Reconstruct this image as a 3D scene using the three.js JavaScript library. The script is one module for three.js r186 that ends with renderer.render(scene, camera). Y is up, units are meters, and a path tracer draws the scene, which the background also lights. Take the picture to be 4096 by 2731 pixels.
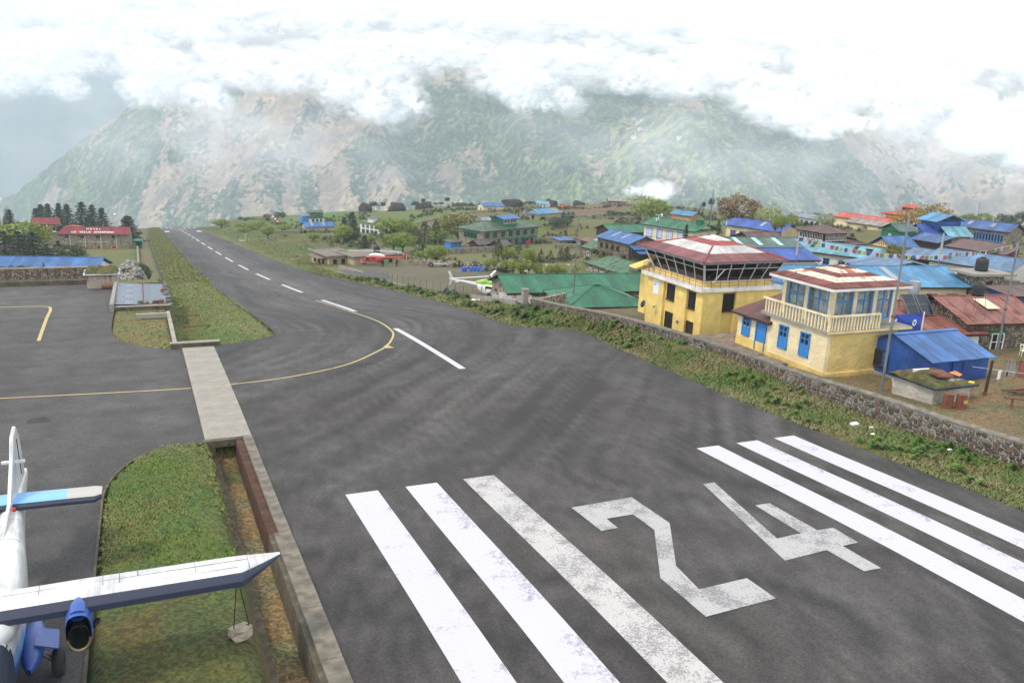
import * as THREE from 'three';
import { mergeGeometries, mergeVertices } from 'three/addons/utils/BufferGeometryUtils.js';
import { ImprovedNoise } from 'three/addons/math/ImprovedNoise.js';
import { RoundedBoxGeometry } from 'three/addons/geometries/RoundedBoxGeometry.js';
import { TextGeometry } from 'three/addons/geometries/TextGeometry.js';
import { FontLoader } from 'three/addons/loaders/FontLoader.js';
import { MarchingCubes } from 'three/addons/objects/MarchingCubes.js';

// ---------- camera, sky, sun, exposure ----------
// World: y up, metres. The runway centre line is x = 0 and runs away along -z; the camera stands on the bank beside its upper end.
const R = (d) => d * Math.PI / 180;
const scene = new THREE.Scene();
const camera = new THREE.PerspectiveCamera(43.77, 1024 / 682, 0.5, 14000);
camera.position.set(-19.735, 15.72, 0);
camera.rotation.order = 'YXZ';
camera.rotation.set(R(-14.54), R(-23.98), R(2.61));
const renderer = new THREE.WebGLRenderer({ antialias: true });
renderer.toneMapping = THREE.LinearToneMapping;
renderer.toneMappingExposure = 1.27;
renderer.shadowMap.enabled = true;

const perlin = new ImprovedNoise();
const nz = (x, y, z = 0) => perlin.noise(x, y, z);
function fbm(x, y, z, o = 4, g = 0.5) { let a = 1, f = 1, s = 0, t = 0; for (let i = 0; i < o; i++) { s += a * nz(x * f + 7.3 * i, y * f + 3.1 * i, z * f + 1.7 * i); t += a; a *= g; f *= 2.03; } return s / t; }
function rngOf(seed) { let s = seed >>> 0; return () => { s = (s + 0x6d2b79f5) | 0; let t = Math.imul(s ^ (s >>> 15), 1 | s); t = (t + Math.imul(t ^ (t >>> 7), 61 | t)) ^ t; return ((t ^ (t >>> 14)) >>> 0) / 4294967296; }; }
const clamp = (v, a = 0, b = 1) => Math.min(b, Math.max(a, v)), lerp = (a, b, t) => a + (b - a) * t;
const sstep = (a, b, v) => { const t = clamp((v - a) / (b - a)); return t * t * (3 - 2 * t); };

// bright broken overcast: white cloud with pale blue openings
{
  const W = 1024, H = 512, data = new Float32Array(W * H * 4);
  for (let j = 0; j < H; j++) for (let i = 0; i < W; i++) {
    const el = ((j + 0.5) / H - 0.5) * Math.PI, az = ((i + 0.5) / W - 0.5) * 2 * Math.PI;
    const x = Math.cos(el) * Math.cos(az), y = Math.sin(el), z = Math.cos(el) * Math.sin(az), k = 1 / (Math.max(y, 0) + 0.12);
    const n = fbm(x * k * 1.6 + 11, z * k * 1.6, y * 3, 5), m = fbm(x * 7 + 3, y * 16, z * 7, 5);
    const gap = sstep(0.12, 0.42, n) * 0.5 + sstep(0.1, 0.4, m) * 0.45 * sstep(0.6, 0.1, y), b = (1.0 + 0.95 * sstep(0.55, 0.05, y)) * (1.0 + 0.1 * m);   // brighter towards the horizon, all the way round
    const o = (j * W + i) * 4;
    data[o] = lerp(1.0, 0.66, gap) * b; data[o + 1] = lerp(1.012, 0.80, gap) * b; data[o + 2] = lerp(1.035, 1.0, gap) * b; data[o + 3] = 1;
  }
  const t = new THREE.DataTexture(data, W, H, THREE.RGBAFormat, THREE.FloatType);
  t.mapping = THREE.EquirectangularReflectionMapping; t.magFilter = t.minFilter = THREE.LinearFilter; t.needsUpdate = true;
  scene.background = t; scene.environment = t;
}
const sun = new THREE.DirectionalLight(0xfff0dc, 2.2);
sun.position.set(-60, 88, 12); sun.target.position.set(10, 0, -60);
sun.position.add(sun.target.position);
sun.castShadow = true; sun.shadow.radius = 18; sun.shadow.mapSize.set(4096, 4096);
Object.assign(sun.shadow.camera, { left: -260, right: 260, top: 260, bottom: -260, near: 1, far: 700 });
scene.add(sun, sun.target);
scene.fog = new THREE.FogExp2(new THREE.Color().setRGB(0.72, 0.88, 1.0), 0.00027);

// ---------- helpers ----------
const taken = {};
function numbered(n) { const k = taken[n] = (taken[n] ?? -1) + 1; return k ? n + '_' + String(k).padStart(3, '0') : n; }
function shade(o) { o.castShadow = o.receiveShadow = true; return o; }
function part(name, g, m, parent, label) { const o = shade(new THREE.Mesh(Array.isArray(g) ? join(g) : g, m)); o.name = name; if (label) o.userData.label = label; parent.add(o); return o; }
function tag(o, label, category, group) { o.userData.label = label; o.userData.category = category; if (group) o.userData.group = group; return o; }
function thing(name, label, category, [x, y, z] = [0, 0, 0], turn = 0, group) { const o = new THREE.Group(); o.name = numbered(name); o.position.set(x, y, z); o.rotation.y = turn; scene.add(o); return tag(o, label, category, group); }
function single(name, g, m, label, category, group) { const o = part(numbered(name), g, m, scene); return tag(o, label, category, group); }
function struct(name, g, m) { const o = part(numbered(name), g, m, scene); o.userData.kind = 'structure'; return o; }
function stuff(o, label, category) { o.userData.kind = 'stuff'; if (label) o.userData.label = label; if (category) o.userData.category = category; return o; }
function dup(o, label, [x, y, z], turn = 0, s = 1) { const c = o.clone(); c.userData = { ...o.userData, label }; c.name = numbered(o.name.replace(/_\d{3}$/, '')); c.position.set(x, y, z); c.rotation.y = turn; if (Array.isArray(s)) c.scale.set(...s); else c.scale.setScalar(s); scene.add(c); return c; }
function join(list) {
  const keep = list.map((g) => { g = g.index ? g.toNonIndexed() : g; for (const k of Object.keys(g.attributes)) if (!['position', 'normal', 'uv'].includes(k)) g.deleteAttribute(k); if (!g.attributes.uv) g.setAttribute('uv', new THREE.BufferAttribute(new Float32Array(g.attributes.position.count * 2), 2)); if (!g.attributes.normal) g.computeVertexNormals(); return g; });
  return keep.length === 1 ? keep[0] : mergeGeometries(keep);
}
// uv in metres from the dominant axis of each face
function muv(g, k = 1) {
  if (g.index) g = g.toNonIndexed();
  const p = g.attributes.position, uv = new Float32Array(p.count * 2), a = new THREE.Vector3(), b = new THREE.Vector3(), c = new THREE.Vector3();
  for (let i = 0; i < p.count; i += 3) {
    a.fromBufferAttribute(p, i); b.fromBufferAttribute(p, i + 1).sub(a); c.fromBufferAttribute(p, i + 2).sub(a); b.cross(c);
    const x = Math.abs(b.x), y = Math.abs(b.y), z = Math.abs(b.z);
    for (let j = i; j < i + 3; j++) { const X = p.getX(j), Y = p.getY(j), Z = p.getZ(j); const [u, v] = y >= x && y >= z ? [X, Z] : x >= z ? [Z, Y] : [X, Y]; uv[2 * j] = u * k; uv[2 * j + 1] = v * k; }
  }
  g.setAttribute('uv', new THREE.BufferAttribute(uv, 2)); return g;
}
function bx(w, h, d, x = 0, y = 0, z = 0, ry = 0) { const g = new THREE.BoxGeometry(w, h, d); if (ry) g.rotateY(ry); g.translate(x, y, z); return muv(g); }
// box from corner to corner
function cc(x0, y0, z0, x1, y1, z1) { return bx(Math.abs(x1 - x0), Math.abs(y1 - y0), Math.abs(z1 - z0), (x0 + x1) / 2, (y0 + y1) / 2, (z0 + z1) / 2); }
function bar(a, b, r, n = 6, r2 = r) { const A = new THREE.Vector3(...a), B = new THREE.Vector3(...b), g = new THREE.CylinderGeometry(r2, r, A.distanceTo(B), n); g.applyQuaternion(new THREE.Quaternion().setFromUnitVectors(new THREE.Vector3(0, 1, 0), B.clone().sub(A).normalize())); const m = A.add(B).multiplyScalar(0.5); return g.translate(m.x, m.y, m.z); }
function cyl(r, h, x = 0, y = 0, z = 0, n = 16, r2 = r) { return new THREE.CylinderGeometry(r2, r, h, n).translate(x, y + h / 2, z); }
function tri3(...pts) { const g = new THREE.BufferGeometry(); g.setAttribute('position', new THREE.Float32BufferAttribute(pts.flat(), 3)); g.computeVertexNormals(); return muv(g); }
// solid from a convex outline (array of [x,y,z]) with a thickness vector
function slab(poly, t) {
  const P = poly.map((p) => new THREE.Vector3(...p)), T = new THREE.Vector3(...t), Q = P.map((p) => p.clone().add(T)), v = [];
  const put = (...q) => q.forEach((p) => v.push(p.x, p.y, p.z));
  const n = new THREE.Vector3().crossVectors(P[1].clone().sub(P[0]), P[2].clone().sub(P[0])), flip = n.dot(T) > 0;
  for (let i = 1; i < P.length - 1; i++) flip ? (put(P[0], P[i + 1], P[i]), put(Q[0], Q[i], Q[i + 1])) : (put(P[0], P[i], P[i + 1]), put(Q[0], Q[i + 1], Q[i]));
  for (let i = 0; i < P.length; i++) { const j = (i + 1) % P.length; flip ? (put(P[i], P[j], Q[j]), put(P[i], Q[j], Q[i])) : (put(P[i], Q[j], P[j]), put(P[i], Q[i], Q[j])); }
  const g = new THREE.BufferGeometry(); g.setAttribute('position', new THREE.Float32BufferAttribute(v, 3)); g.computeVertexNormals(); return muv(g);
}

// ---------- textures: grain, relief and wear ----------
function lattice(seed) { const r = rngOf(seed), cache = {}; return (x, y, p) => { const t = cache[p] ??= Float32Array.from({ length: p * p }, r); const X = Math.floor(x), Y = Math.floor(y), fx = x - X, fy = y - Y, sx = fx * fx * (3 - 2 * fx), sy = fy * fy * (3 - 2 * fy), q = (i, j) => t[(((j % p) + p) % p) * p + (((i % p) + p) % p)]; return lerp(lerp(q(X, Y), q(X + 1, Y), sx), lerp(q(X, Y + 1), q(X + 1, Y + 1), sx), sy); }; }
function tileFbm(seed) { const l = lattice(seed); return (u, v, p, o = 4, ax = 1, ay = 1) => { let s = 0, a = 1, t = 0; for (let i = 0; i < o; i++, p *= 2, a *= 0.55) { s += a * l(u * p * ax, v * p * ay, p * Math.max(ax, ay)); t += a; } return s / t; }; }
function tex(size, fn, { srgb = true, rep = 1, h = size } = {}) {
  const d = new Uint8Array(size * h * 4);
  for (let j = 0; j < h; j++) for (let i = 0; i < size; i++) { const c = fn((i + 0.5) / size, (j + 0.5) / h), o = (j * size + i) * 4; const a = typeof c === 'number' ? [c, c, c] : c; for (let k = 0; k < 3; k++) d[o + k] = clamp(a[k]) * 255; d[o + 3] = 255; }
  const t = new THREE.DataTexture(d, size, h); t.magFilter = t.minFilter = THREE.LinearFilter; t.wrapS = t.wrapT = THREE.RepeatWrapping; if (srgb) t.colorSpace = THREE.SRGBColorSpace;
  t.repeat.set(1 / rep, 1 / rep); t.needsUpdate = true; return t;
}
const nA = tileFbm(11), nB = tileFbm(23), nC = tileFbm(37);
const T = {
  grain: tex(512, (u, v) => 0.62 + 0.38 * clamp(0.5 + 1.5 * (nA(u, v, 8, 6) - 0.5)), { rep: 3 }),
  asphalt: tex(1024, (u, v) => { const f = nA(u, v, 128, 3), c = nB(u, v, 6, 4), sp = nC(u, v, 256, 1); return 0.66 + 0.34 * clamp(0.5 + 1.3 * (f - 0.5) + 0.9 * (c - 0.5)) + (sp > 0.94 ? 0.14 : 0); }, { rep: 7 }),
  paint: tex(1024, (u, v) => { const f = nA(u, v, 64, 4), c = nB(u, v, 5, 5), w = clamp((c * 0.55 + f * 0.45 - 0.56) * 7); return [0.97 - 0.2 * w, 0.97 - 0.21 * w, 0.985 - 0.19 * w]; }, { rep: 6 }),
  worn: tex(1024, (u, v) => { const f = nA(u, v, 96, 4), c = nB(u, v, 7, 5), w = clamp((c * 0.5 + f * 0.6 - 0.52) * 6); return [0.95 - 0.24 * w, 0.95 - 0.24 * w, 0.95 - 0.23 * w]; }, { rep: 5 }),
  grass: tex(1024, (u, v) => { const f = nA(u, v, 90, 4), c = nB(u, v, 7, 5), m = clamp(0.5 + 2.2 * (c - 0.5)); const g = clamp(0.5 + 2.4 * (f - 0.5)), h = nC(u, v, 30, 3); return [0.5 + 0.34 * g + 0.14 * m, 0.54 + 0.32 * g + 0.06 * h, 0.46 + 0.3 * g - 0.04 * m]; }, { rep: 8 }),
  plaster: tex(512, (u, v) => { const c = nB(u, v, 5, 6), f = nA(u, v, 40, 3); return 0.86 + 0.14 * clamp(0.5 + 1.6 * (c - 0.5) + 0.7 * (f - 0.5)); }, { rep: 4 }),
  rough: tex(512, (u, v) => nC(u, v, 10, 6), { srgb: false, rep: 2 }),
  lumps: tex(512, (u, v) => Math.pow(nC(u, v, 9, 3), 1.2), { srgb: false, rep: 2 }),
  sheet: tex(512, (u, v) => { const c = nB(u, v, 4, 6), s = nA(u, v, 4, 4, 12, 1); return 0.74 + 0.26 * clamp(0.55 + 1.5 * (c - 0.5) + 0.9 * (s - 0.5)); }, { rep: 4 }),
  ribs: tex(512, (u) => 0.5 + 0.5 * Math.cos(u * Math.PI * 2 * 12), { srgb: false, rep: 1.6, h: 4 }),
  rust: tex(512, (u, v) => { const c = nB(u, v, 5, 6), s = nA(u, v, 3, 5, 10, 1), w = clamp((c * 0.6 + s * 0.5 - 0.5) * 5); return [0.95 - 0.25 * w, 0.93 - 0.5 * w, 0.9 - 0.62 * w]; }, { rep: 5 }),
  wood: tex(512, (u, v) => { const s = nA(u, v, 2, 5, 30, 1), b = nB(u, v, 4, 3); return [0.62 + 0.35 * s + 0.06 * b, 0.6 + 0.35 * s, 0.56 + 0.35 * s]; }, { rep: 2 }),
  masonry: tex(1024, (() => {
    // far dry-stone courses, seen from a hundred metres or more: tone and relief only
    const r = rngOf(5), rows = 26, stones = Array.from({ length: rows }, () => { let x = r() * 0.03; const a = []; while (x < 1) { a.push([x, r()]); x += 0.025 + r() * 0.05; } return a; });
    return (u, v) => { const row = stones[Math.floor(v * rows) % rows], fy = v * rows % 1; let k = row.length - 1; while (k > 0 && row[k][0] > u) k--; const x0 = row[k][0], x1 = k + 1 < row.length ? row[k + 1][0] : 1; const e = Math.min(Math.min(u - x0, x1 - u) * 60, Math.min(fy, 1 - fy) * 3.5), j = clamp(e), t = 0.5 + 0.42 * row[k][1] + 0.25 * (nA(u, v, 60, 3) - 0.5); return [t * (0.55 + 0.45 * j), t * (0.54 + 0.45 * j) * 0.98, t * (0.53 + 0.44 * j) * 0.94]; };
  })(), { rep: 5 }),
};
const lin = (r, g, b) => new THREE.Color().setRGB(r, g, b);
function mat(c, { rough = 0.9, map, bump, bs = 0.02, metal = 0, vc = false, side, ...rest } = {}) { const m = new THREE.MeshStandardMaterial({ color: c, roughness: rough, metalness: metal, vertexColors: vc, side: side ?? THREE.FrontSide, ...rest }); if (map) m.map = map; if (bump) { m.bumpMap = bump; m.bumpScale = bs; } return m; }
const glassM = new THREE.MeshPhysicalMaterial({ color: lin(0.02, 0.022, 0.025), roughness: 0.08, metalness: 0, specularIntensity: 0.9 });
// ---------- terrain ----------
const PROFILE = [[-60, 2.4], [-30, 1.9], [0, 1.2], [20, 0.72], [33.4, 0], [50, -0.75], [69.42, -2.12], [85, -4], [101.74, -6.36], [133.52, -10.55], [165.47, -14.57], [197.34, -18.28], [229.53, -21.79], [260.75, -25.06], [292.31, -28.33], [323.42, -31.54], [354.68, -34.73], [384.94, -37.86], [415.38, -41.04], [444.08, -44.07], [477.7, -47.56], [509.73, -50.87], [545, -54.6], [700, -70]];
const APRON = [[-60, 2.4], [-30, 1.9], [0, 1.2], [20, 0.72], [33.4, 0], [45, -0.5], [54, -1.05], [66, -1.9], [80, -2.85], [110, -5], [130, -6.2], [700, -60]];
function curve(tab) {   // smooth (Catmull-Rom) through a table
  return (s) => { let i = 1; while (i < tab.length - 2 && tab[i + 1][0] < s) i++; const [x0, y0] = tab[i - 1], [x1, y1] = tab[i], [x2, y2] = tab[i + 1], [x3, y3] = tab[Math.min(i + 2, tab.length - 1)]; if (s <= x1) return lerp(y0, y1, clamp((s - x0) / (x1 - x0))); const h = x2 - x1, t = clamp((s - x1) / h), m1 = (y2 - y0) / (x2 - x0) * h, m2 = (x3 > x1 ? (y3 - y1) / (x3 - x1) : 0) * h, t2 = t * t, t3 = t2 * t; return (2 * t3 - 3 * t2 + 1) * y1 + (t3 - 2 * t2 + t) * m1 + (3 * t2 - 2 * t3) * y2 + (t3 - t2) * m2; };
}
const prof = curve(PROFILE), apr = curve(APRON);
const RISE = [[81, -160, 3], [106, -150, 4.2], [112, -136, 3], [151, -132, 3.2], [130, -126, 3.4], [104, -112, 2.7], [186, -197, 6.7], [198, -233, 7.2], [207, -201, 6], [93, -265, 0.4], [112, -270, 0.4], [80, -178, -0.8], [66, -147, -0.6], [140, -332, 7.6], [148, -414, 11], [152, -335, 8], [185, -399, 11.7], [213, -396, 13.4], [57, -403, 1.3], [59, -428, 3.4], [68, -339, 2.3], [40, -42, 0.3], [57, -67, 0.4], [65, -100, 2], [80, -101, 1.6], [57, -88, 1.2], [25, -94, -1.2], [20, -94, -1.2], [40, -110, -0.5], [26, -179, 0], [40, -165, 0], [20, -194, 0], [45, -480, 5.5], [100, -480, 10], [160, -470, 13], [240, -420, 15], [250, -250, 9], [250, -150, 5], [320, -300, 12], [90, -220, -1.5], [60, -230, -1], [45, -290, 0], [100, -310, 2.5], [30, -45, 0.5], [28, -60, 0.2], [28, -72, -0.2], [60, -380, 1]];
function rise(x, z) { let s = 0, t = 0; for (const [a, b, r] of RISE) { const d2 = (x - a) ** 2 + (z - b) ** 2 + 30, w = 1 / (d2 * d2); s += w * r; t += w; } return s / t; }
const EDGE = curve([[-60, 300], [-30, 380], [-8, 440], [-3, 500], [0, 545], [5, 552], [10, 545], [20, 520], [30, 490], [38, 430], [45, 365], [54, 335], [70, 320], [90, 300]]);
const EYE = [-19.735, 0];
function wallX(z) { return 14.9 + (z + 73) * 3.9 / 48; }      // line of the long boundary wall
const BANK = curve([[0, 0], [20, 0], [25, 0.05], [33, 0.2], [40, 0.6], [47, 1.1], [57, 1.15], [68, 1.0], [76, 0.6], [90, 0.2], [120, 0]]);
const runL = (s) => s < 66.6 ? -15.2 : s < 69.6 ? lerp(-15.2, -10.1, Math.sqrt(clamp((s - 66.6) / 3))) : s < 72 ? lerp(-10.1, -10, (s - 69.6) / 2.4) : -10;
const runR = curve([[-20, 14], [20, 14], [44, 13.4], [57, 14], [63.5, 14.4], [65, 12.4], [66.5, 10.6], [70, 10.1], [80, 10.7], [94, 11.7], [114, 12.2], [135, 11.4], [148, 10.9], [165, 10.6], [200, 10], [540, 10.2]]);
const aprR = (s) => s < 34 ? -21.86 : s < 41.8 ? curve([[30, -21.86], [34, -21.85], [36.9, -21.78], [38.6, -21.45], [39.85, -20.97], [41.1, -20.2], [41.7, -19.25], [41.9, -17.4]])(s) : s < 66.4 ? -17.4 : s < 77 ? curve([[66.3, -17.5], [66.4, -18.3], [67.4, -19.8], [69.7, -21.3], [72.2, -22.1], [76.5, -22.46], [80, -22.5]])(s) : -22.5;
function ground(x, z) {
  const s = -z, p = prof(s); let y = p;
  if (x > 10) {
    const w = wallX(z), bank = BANK(s) * sstep(runR(s) + 0.3, Math.max(w - 0.3, runR(s) + 1.5), x) * (s < 110 ? 1 : 0);
    y = p + Math.max(bank, 0) * (x > w ? sstep(w + 6, w, x) : 1) + rise(x, z) * sstep(15, 40, x) + 0.5 * sstep(w, w + 1.5, x) * sstep(55, 30, s);
    y += 0.25 * fbm(x * 0.06, z * 0.06, 1.5, 3) * sstep(12, 20, x) - 1.9 * sstep(16.4, 19, x) * sstep(46, 40, x) * sstep(78, 84, s) * sstep(112, 99, s);
  } else if (x < -10) {
    const ap = apr(s);
    if (s < 112) {
      if (x < -17.2) y = ap; else if (s < 42.5) y = p;
      if (s > 66 && x > -17.7) { const t = clamp((x + 17.7) / 7.7), dep = lerp(1.75, 0.5, sstep(67, 108, s)), q = 0.05 * nz(x * 0.9, z * 0.7, 2); y = p - dep * Math.exp(-(((t - 0.16) / 0.2) ** 2)) + q; }
      if (s < 42 && x > -17.6 && x < -15.9) y = p - 1.25 * sstep(-17.5, -16.85, x) + 0.06 * nz(x * 2, z * 1.5, 3);
      if (s > 17 && s < 41.9 && x < -17.45 && x > -21.9) y = ap + 0.22 * Math.sin(Math.PI * clamp((x + 21.9) / 5)) + 0.05 * nz(x * 1.3, z * 1.3, 4);
    } else y = x > -17.2 ? p : lerp(ap, p, sstep(112, 118, s));
    if (s > 118) y = p - 0.5 * sstep(-12, -17, x) + 0.6 * fbm(x * 0.03, z * 0.03, 2, 3) * sstep(-20, -40, x);
  }
  const dx = x - EYE[0], d = Math.hypot(dx, z - EYE[1]), az = Math.atan2(dx, -z) * 180 / Math.PI, e = EDGE(az), n = 14 * nz(az * 0.25, 3.3, 0);
  if (z < -20 && d > e + n) y -= (d - e - n) * 0.85;
  return y;
}
// pavement lies on the ground: the ground under it is kept a hand lower
function paved(x, z) { const s = -z; return (x > runL(s) - 0.05 && x < runR(s) + 0.05 && s < 541) || (x < aprR(s) && s > -40 && s < 109.3) || (x >= -17.5 && x < -15 && s > 42 && s < 66.4); }
{
  const xs = [], zs = [];
  for (let x = -260; x < -40; x += 4) xs.push(x); for (let x = -40; x < -24; x += 1) xs.push(x); for (let x = -24; x < -9; x += 0.35) xs.push(x); for (let x = -9; x < 10; x += 3) xs.push(x); for (let x = 10; x < 32; x += 0.6) xs.push(x); for (let x = 32; x < 120; x += 2) xs.push(x); for (let x = 120; x <= 460; x += 4) xs.push(x);
  for (let s = -30; s < 14; s += 4) zs.push(s); for (let s = 14; s < 120; s += 0.8) zs.push(s); for (let s = 120; s < 300; s += 2.2) zs.push(s); for (let s = 300; s <= 800; s += 4) zs.push(s);
  const nx = xs.length, nzs = zs.length, pos = new Float32Array(nx * nzs * 3), col = new Float32Array(nx * nzs * 3), uv = new Float32Array(nx * nzs * 2), idx = [];
  for (let j = 0; j < nzs; j++) for (let i = 0; i < nx; i++) {
    const x = xs[i], s = zs[j], z = -s, k = j * nx + i; let y = ground(x, z);
    if (paved(x, z)) y -= 0.35;
    pos.set([x, y, z], 3 * k); uv.set([x, z], 2 * k);
    const c = groundColor(x, s); col.set(c, 3 * k);
    if (i && j) { const a = k, b = k - 1, d = k - nx, e = k - nx - 1; idx.push(e, d, b, d, a, b); }
  }
  const g = new THREE.BufferGeometry(); g.setAttribute('position', new THREE.BufferAttribute(pos, 3)); g.setAttribute('color', new THREE.BufferAttribute(col, 3)); g.setAttribute('uv', new THREE.BufferAttribute(uv, 2)); g.setIndex(idx); g.computeVertexNormals();
  struct('ground', g, mat(0xffffff, { map: T.grass, vc: true, bump: T.rough, bs: 0.06 }));
}
function groundColor(x, s) {
  const n = fbm(x * 0.05, s * 0.05, 0.5, 4), m = fbm(x * 0.35, s * 0.35, 3.5, 3), gm = [0.115, 0.185, 0.04], gy = [0.235, 0.235, 0.095], br = [0.2, 0.145, 0.095], dirt = [0.27, 0.21, 0.15], gv = [0.2, 0.19, 0.18];
  const mix = (a, b, t) => a.map((v, i) => lerp(v, b[i], clamp(t)));
  let c = mix(gm, gy, 0.5 + 1.3 * n + 0.8 * m);
  if (x > 15 && s > 205) {           // walled terraces of fields beyond the village: pasture, crop and bare soil
    const f = fbm(x * 0.012, s * 0.02, 9, 2); c = mix([0.11, 0.21, 0.05], [0.21, 0.21, 0.085], 0.5 + 3 * f + 0.5 * n);
    if (x > 150 && s > 360 && s < 425) c = mix([0.27, 0.165, 0.11], br, 0.3 + m);
    if (s > 395 && x < 150) c = mix([0.13, 0.27, 0.05], [0.2, 0.24, 0.08], 0.4 + n * 2);
  }
  if (x > 40 && s < 205) c = mix(c, [0.2, 0.175, 0.12], 0.3 + 0.8 * n);
  if (x > wallX(-s) && s < 76) c = mix(dirt, [0.12, 0.115, 0.06], 0.25 + 1.5 * n + 0.6 * m);
  if (x > 13 && x <= wallX(-s) && s < 90) c = mix(mix(gm, [0.09, 0.15, 0.03], 0.5), [0.22, 0.165, 0.11], 0.36 + 1.5 * n + 2.0 * m);
  if (x > 10 && x < 26 && s > 78 && s < 150) c = mix(mix(gm, gy, 0.5 + m), dirt, 0.1 + n + 0.5 * m);
  if (x < -16.9 && x > -21.9 && s < 42) c = mix(mix([0.085, 0.165, 0.025], [0.2, 0.19, 0.07], 0.4 + 1.6 * n + m), [0.135, 0.1, 0.06], sstep(28.5, 24.5, s + 3 * m) * 0.9 + 1.2 * n * sstep(37, 30, s));
  if (x >= -17.0 && x < -15.9 && s < 42) c = mix([0.34, 0.28, 0.22], [0.12, 0.13, 0.04], 0.15 + 2.4 * m);
  if (x > -22.6 && x < -17.6 && s > 66 && s < 87) c = mix([0.23, 0.21, 0.11], gm, sstep(75, 68, s) * 0.6 + 0.15 + 1.5 * n + m);
  if (x >= -17.7 && x < -9.9 && s > 66) c = mix([0.1, 0.2, 0.035], [0.225, 0.215, 0.095], 0.38 + 1.2 * n + m + 0.25 * sstep(-14, -11, x));
  if (x < -10 && s > 300) c = mix(c, [0.19, 0.16, 0.08], 0.5 + n);
  if (x < -16.2 && x > -20.5 && s > 118 && s < 430) c = mix(c, [0.24, 0.2, 0.15], sstep(1.3, 0.6, Math.abs(x + 18.3 + 0.004 * (s - 140))));
  if (Math.abs(x) < 30 && s > 420) c = mix(c, [0.17, 0.13, 0.075], 0.5 + n);
  if (x > 15.5 && x < 45 && s > 93 && s < 184) { const t = sstep(0, 2, Math.min(x - 15.5, 44 - x, s - 93, 183 - s)); c = mix(c, mix(gv, [0.15, 0.14, 0.1], 0.3 + 1.3 * n), t * (x < 16.5 + (182 - s) * 0.5 ? 1 : 1)); }
  return c;
}

// ---------- runway and apron: asphalt, with wear across the strip ----------
function sheet(rows, cols, edge, y, color) {   // rows: list of s; edge(s) -> [x0, x1]
  const pos = [], col = [], uv = [], idx = [], n = cols + 1;
  rows.forEach((s, j) => { const [a, b] = edge(s); for (let i = 0; i < n; i++) { const x = lerp(a, b, i / cols); pos.push(x, y(x, s), -s); uv.push(x, -s); col.push(...color(x, s)); if (i && j) { const k = j * n + i; idx.push(k, k - n, k - n - 1, k, k - n - 1, k - 1); } } });
  const g = new THREE.BufferGeometry(); g.setAttribute('position', new THREE.Float32BufferAttribute(pos, 3)); g.setAttribute('color', new THREE.Float32BufferAttribute(col, 3)); g.setAttribute('uv', new THREE.Float32BufferAttribute(uv, 2)); g.setIndex(idx); g.computeVertexNormals(); return g;
}
const range = (a, b, d) => { const r = []; for (let v = a; v < b - 1e-6; v += d) r.push(v); r.push(b); return r; };
const asphaltM = mat(0xffffff, { map: T.asphalt, vc: true, bump: T.rough, bs: 0.006, rough: 0.82 });
function runwayColor(x, s) {
  const a = 0.75 * sstep(95, 45, s) * sstep(16, 34, s) + 0.25 * sstep(30, 10, s), u = x * Math.cos(a) - (s - 60) * Math.sin(a), w0 = x * Math.sin(a) + (s - 60) * Math.cos(a), bend = 0.8 * fbm(x * 0.06, s * 0.05, 3, 2);
  const st = fbm((u + 2.2 * bend) * 0.75, w0 * 0.035, 1, 4), arc = fbm(u * 0.16 + bend, w0 * 0.035, 4, 3), f = fbm((u + 2.2 * bend) * 2.2, w0 * 0.06, 8, 2);
  // polished middle of the strip is paler than the darker, newer-looking sides; brushed streaks curve towards the apron
  let v = 0.066 + 0.06 * st + 0.05 * arc + 0.065 * f;
  v += sstep(75, 130, s) * (0.058 * Math.exp(-((x / 4.4) ** 2)) - 0.016) + 0.02 * sstep(380, 470, s);
  const w = 0.004 * fbm(x * 0.1, s * 0.1, 5, 2);
  v = Math.max(v, 0.034); return [v * 1.02 + w, v * 0.965, v * 0.95 - w];
}
const runway = struct('runway', sheet([...range(-8, 66.5, 0.8), ...range(66.6, 69.6, 0.15).slice(1), ...range(70, 180, 1), ...range(181.5, 541, 2)], 84, (s) => [runL(s), runR(s)], (x, s) => prof(s), runwayColor), asphaltM);
struct('apron', sheet([...range(-8, 33, 1), ...range(33.5, 42.2, 0.3), ...range(43, 66.2, 1), ...range(66.3, 77, 0.3).slice(0), ...range(78, 109, 1)], 50, (s) => [-75, aprR(s)], (x, s) => apr(s) - 0.004, (x, s) => { const v = 0.082 + 0.045 * fbm(x * 0.12, s * 0.1, 2, 4) + 0.03 * fbm(x * 0.12, s * 0.8, 6, 3) + 0.012 * sstep(70, 108, s); return [v * 1.01, v * 0.975, v * 0.965]; }), asphaltM);

// painted markings, each a thin film on the asphalt
const paintM = mat(lin(0.55, 0.55, 0.61), { map: T.paint, rough: 0.7 }), paintWornM = mat(lin(0.52, 0.52, 0.52), { map: T.worn, rough: 0.75 }), paintGreyM = mat(lin(0.44, 0.44, 0.45), { map: T.worn, rough: 0.75 }), yellowM = mat(lin(0.5, 0.41, 0.17), { map: T.paint, rough: 0.7 });
function film(x0, x1, s0, s1, dy = 0.008) { return sheet(range(s0, s1, 1.0), 3, () => [x0, x1], (x, s) => prof(s) + dy, () => [1, 1, 1]); }
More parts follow.
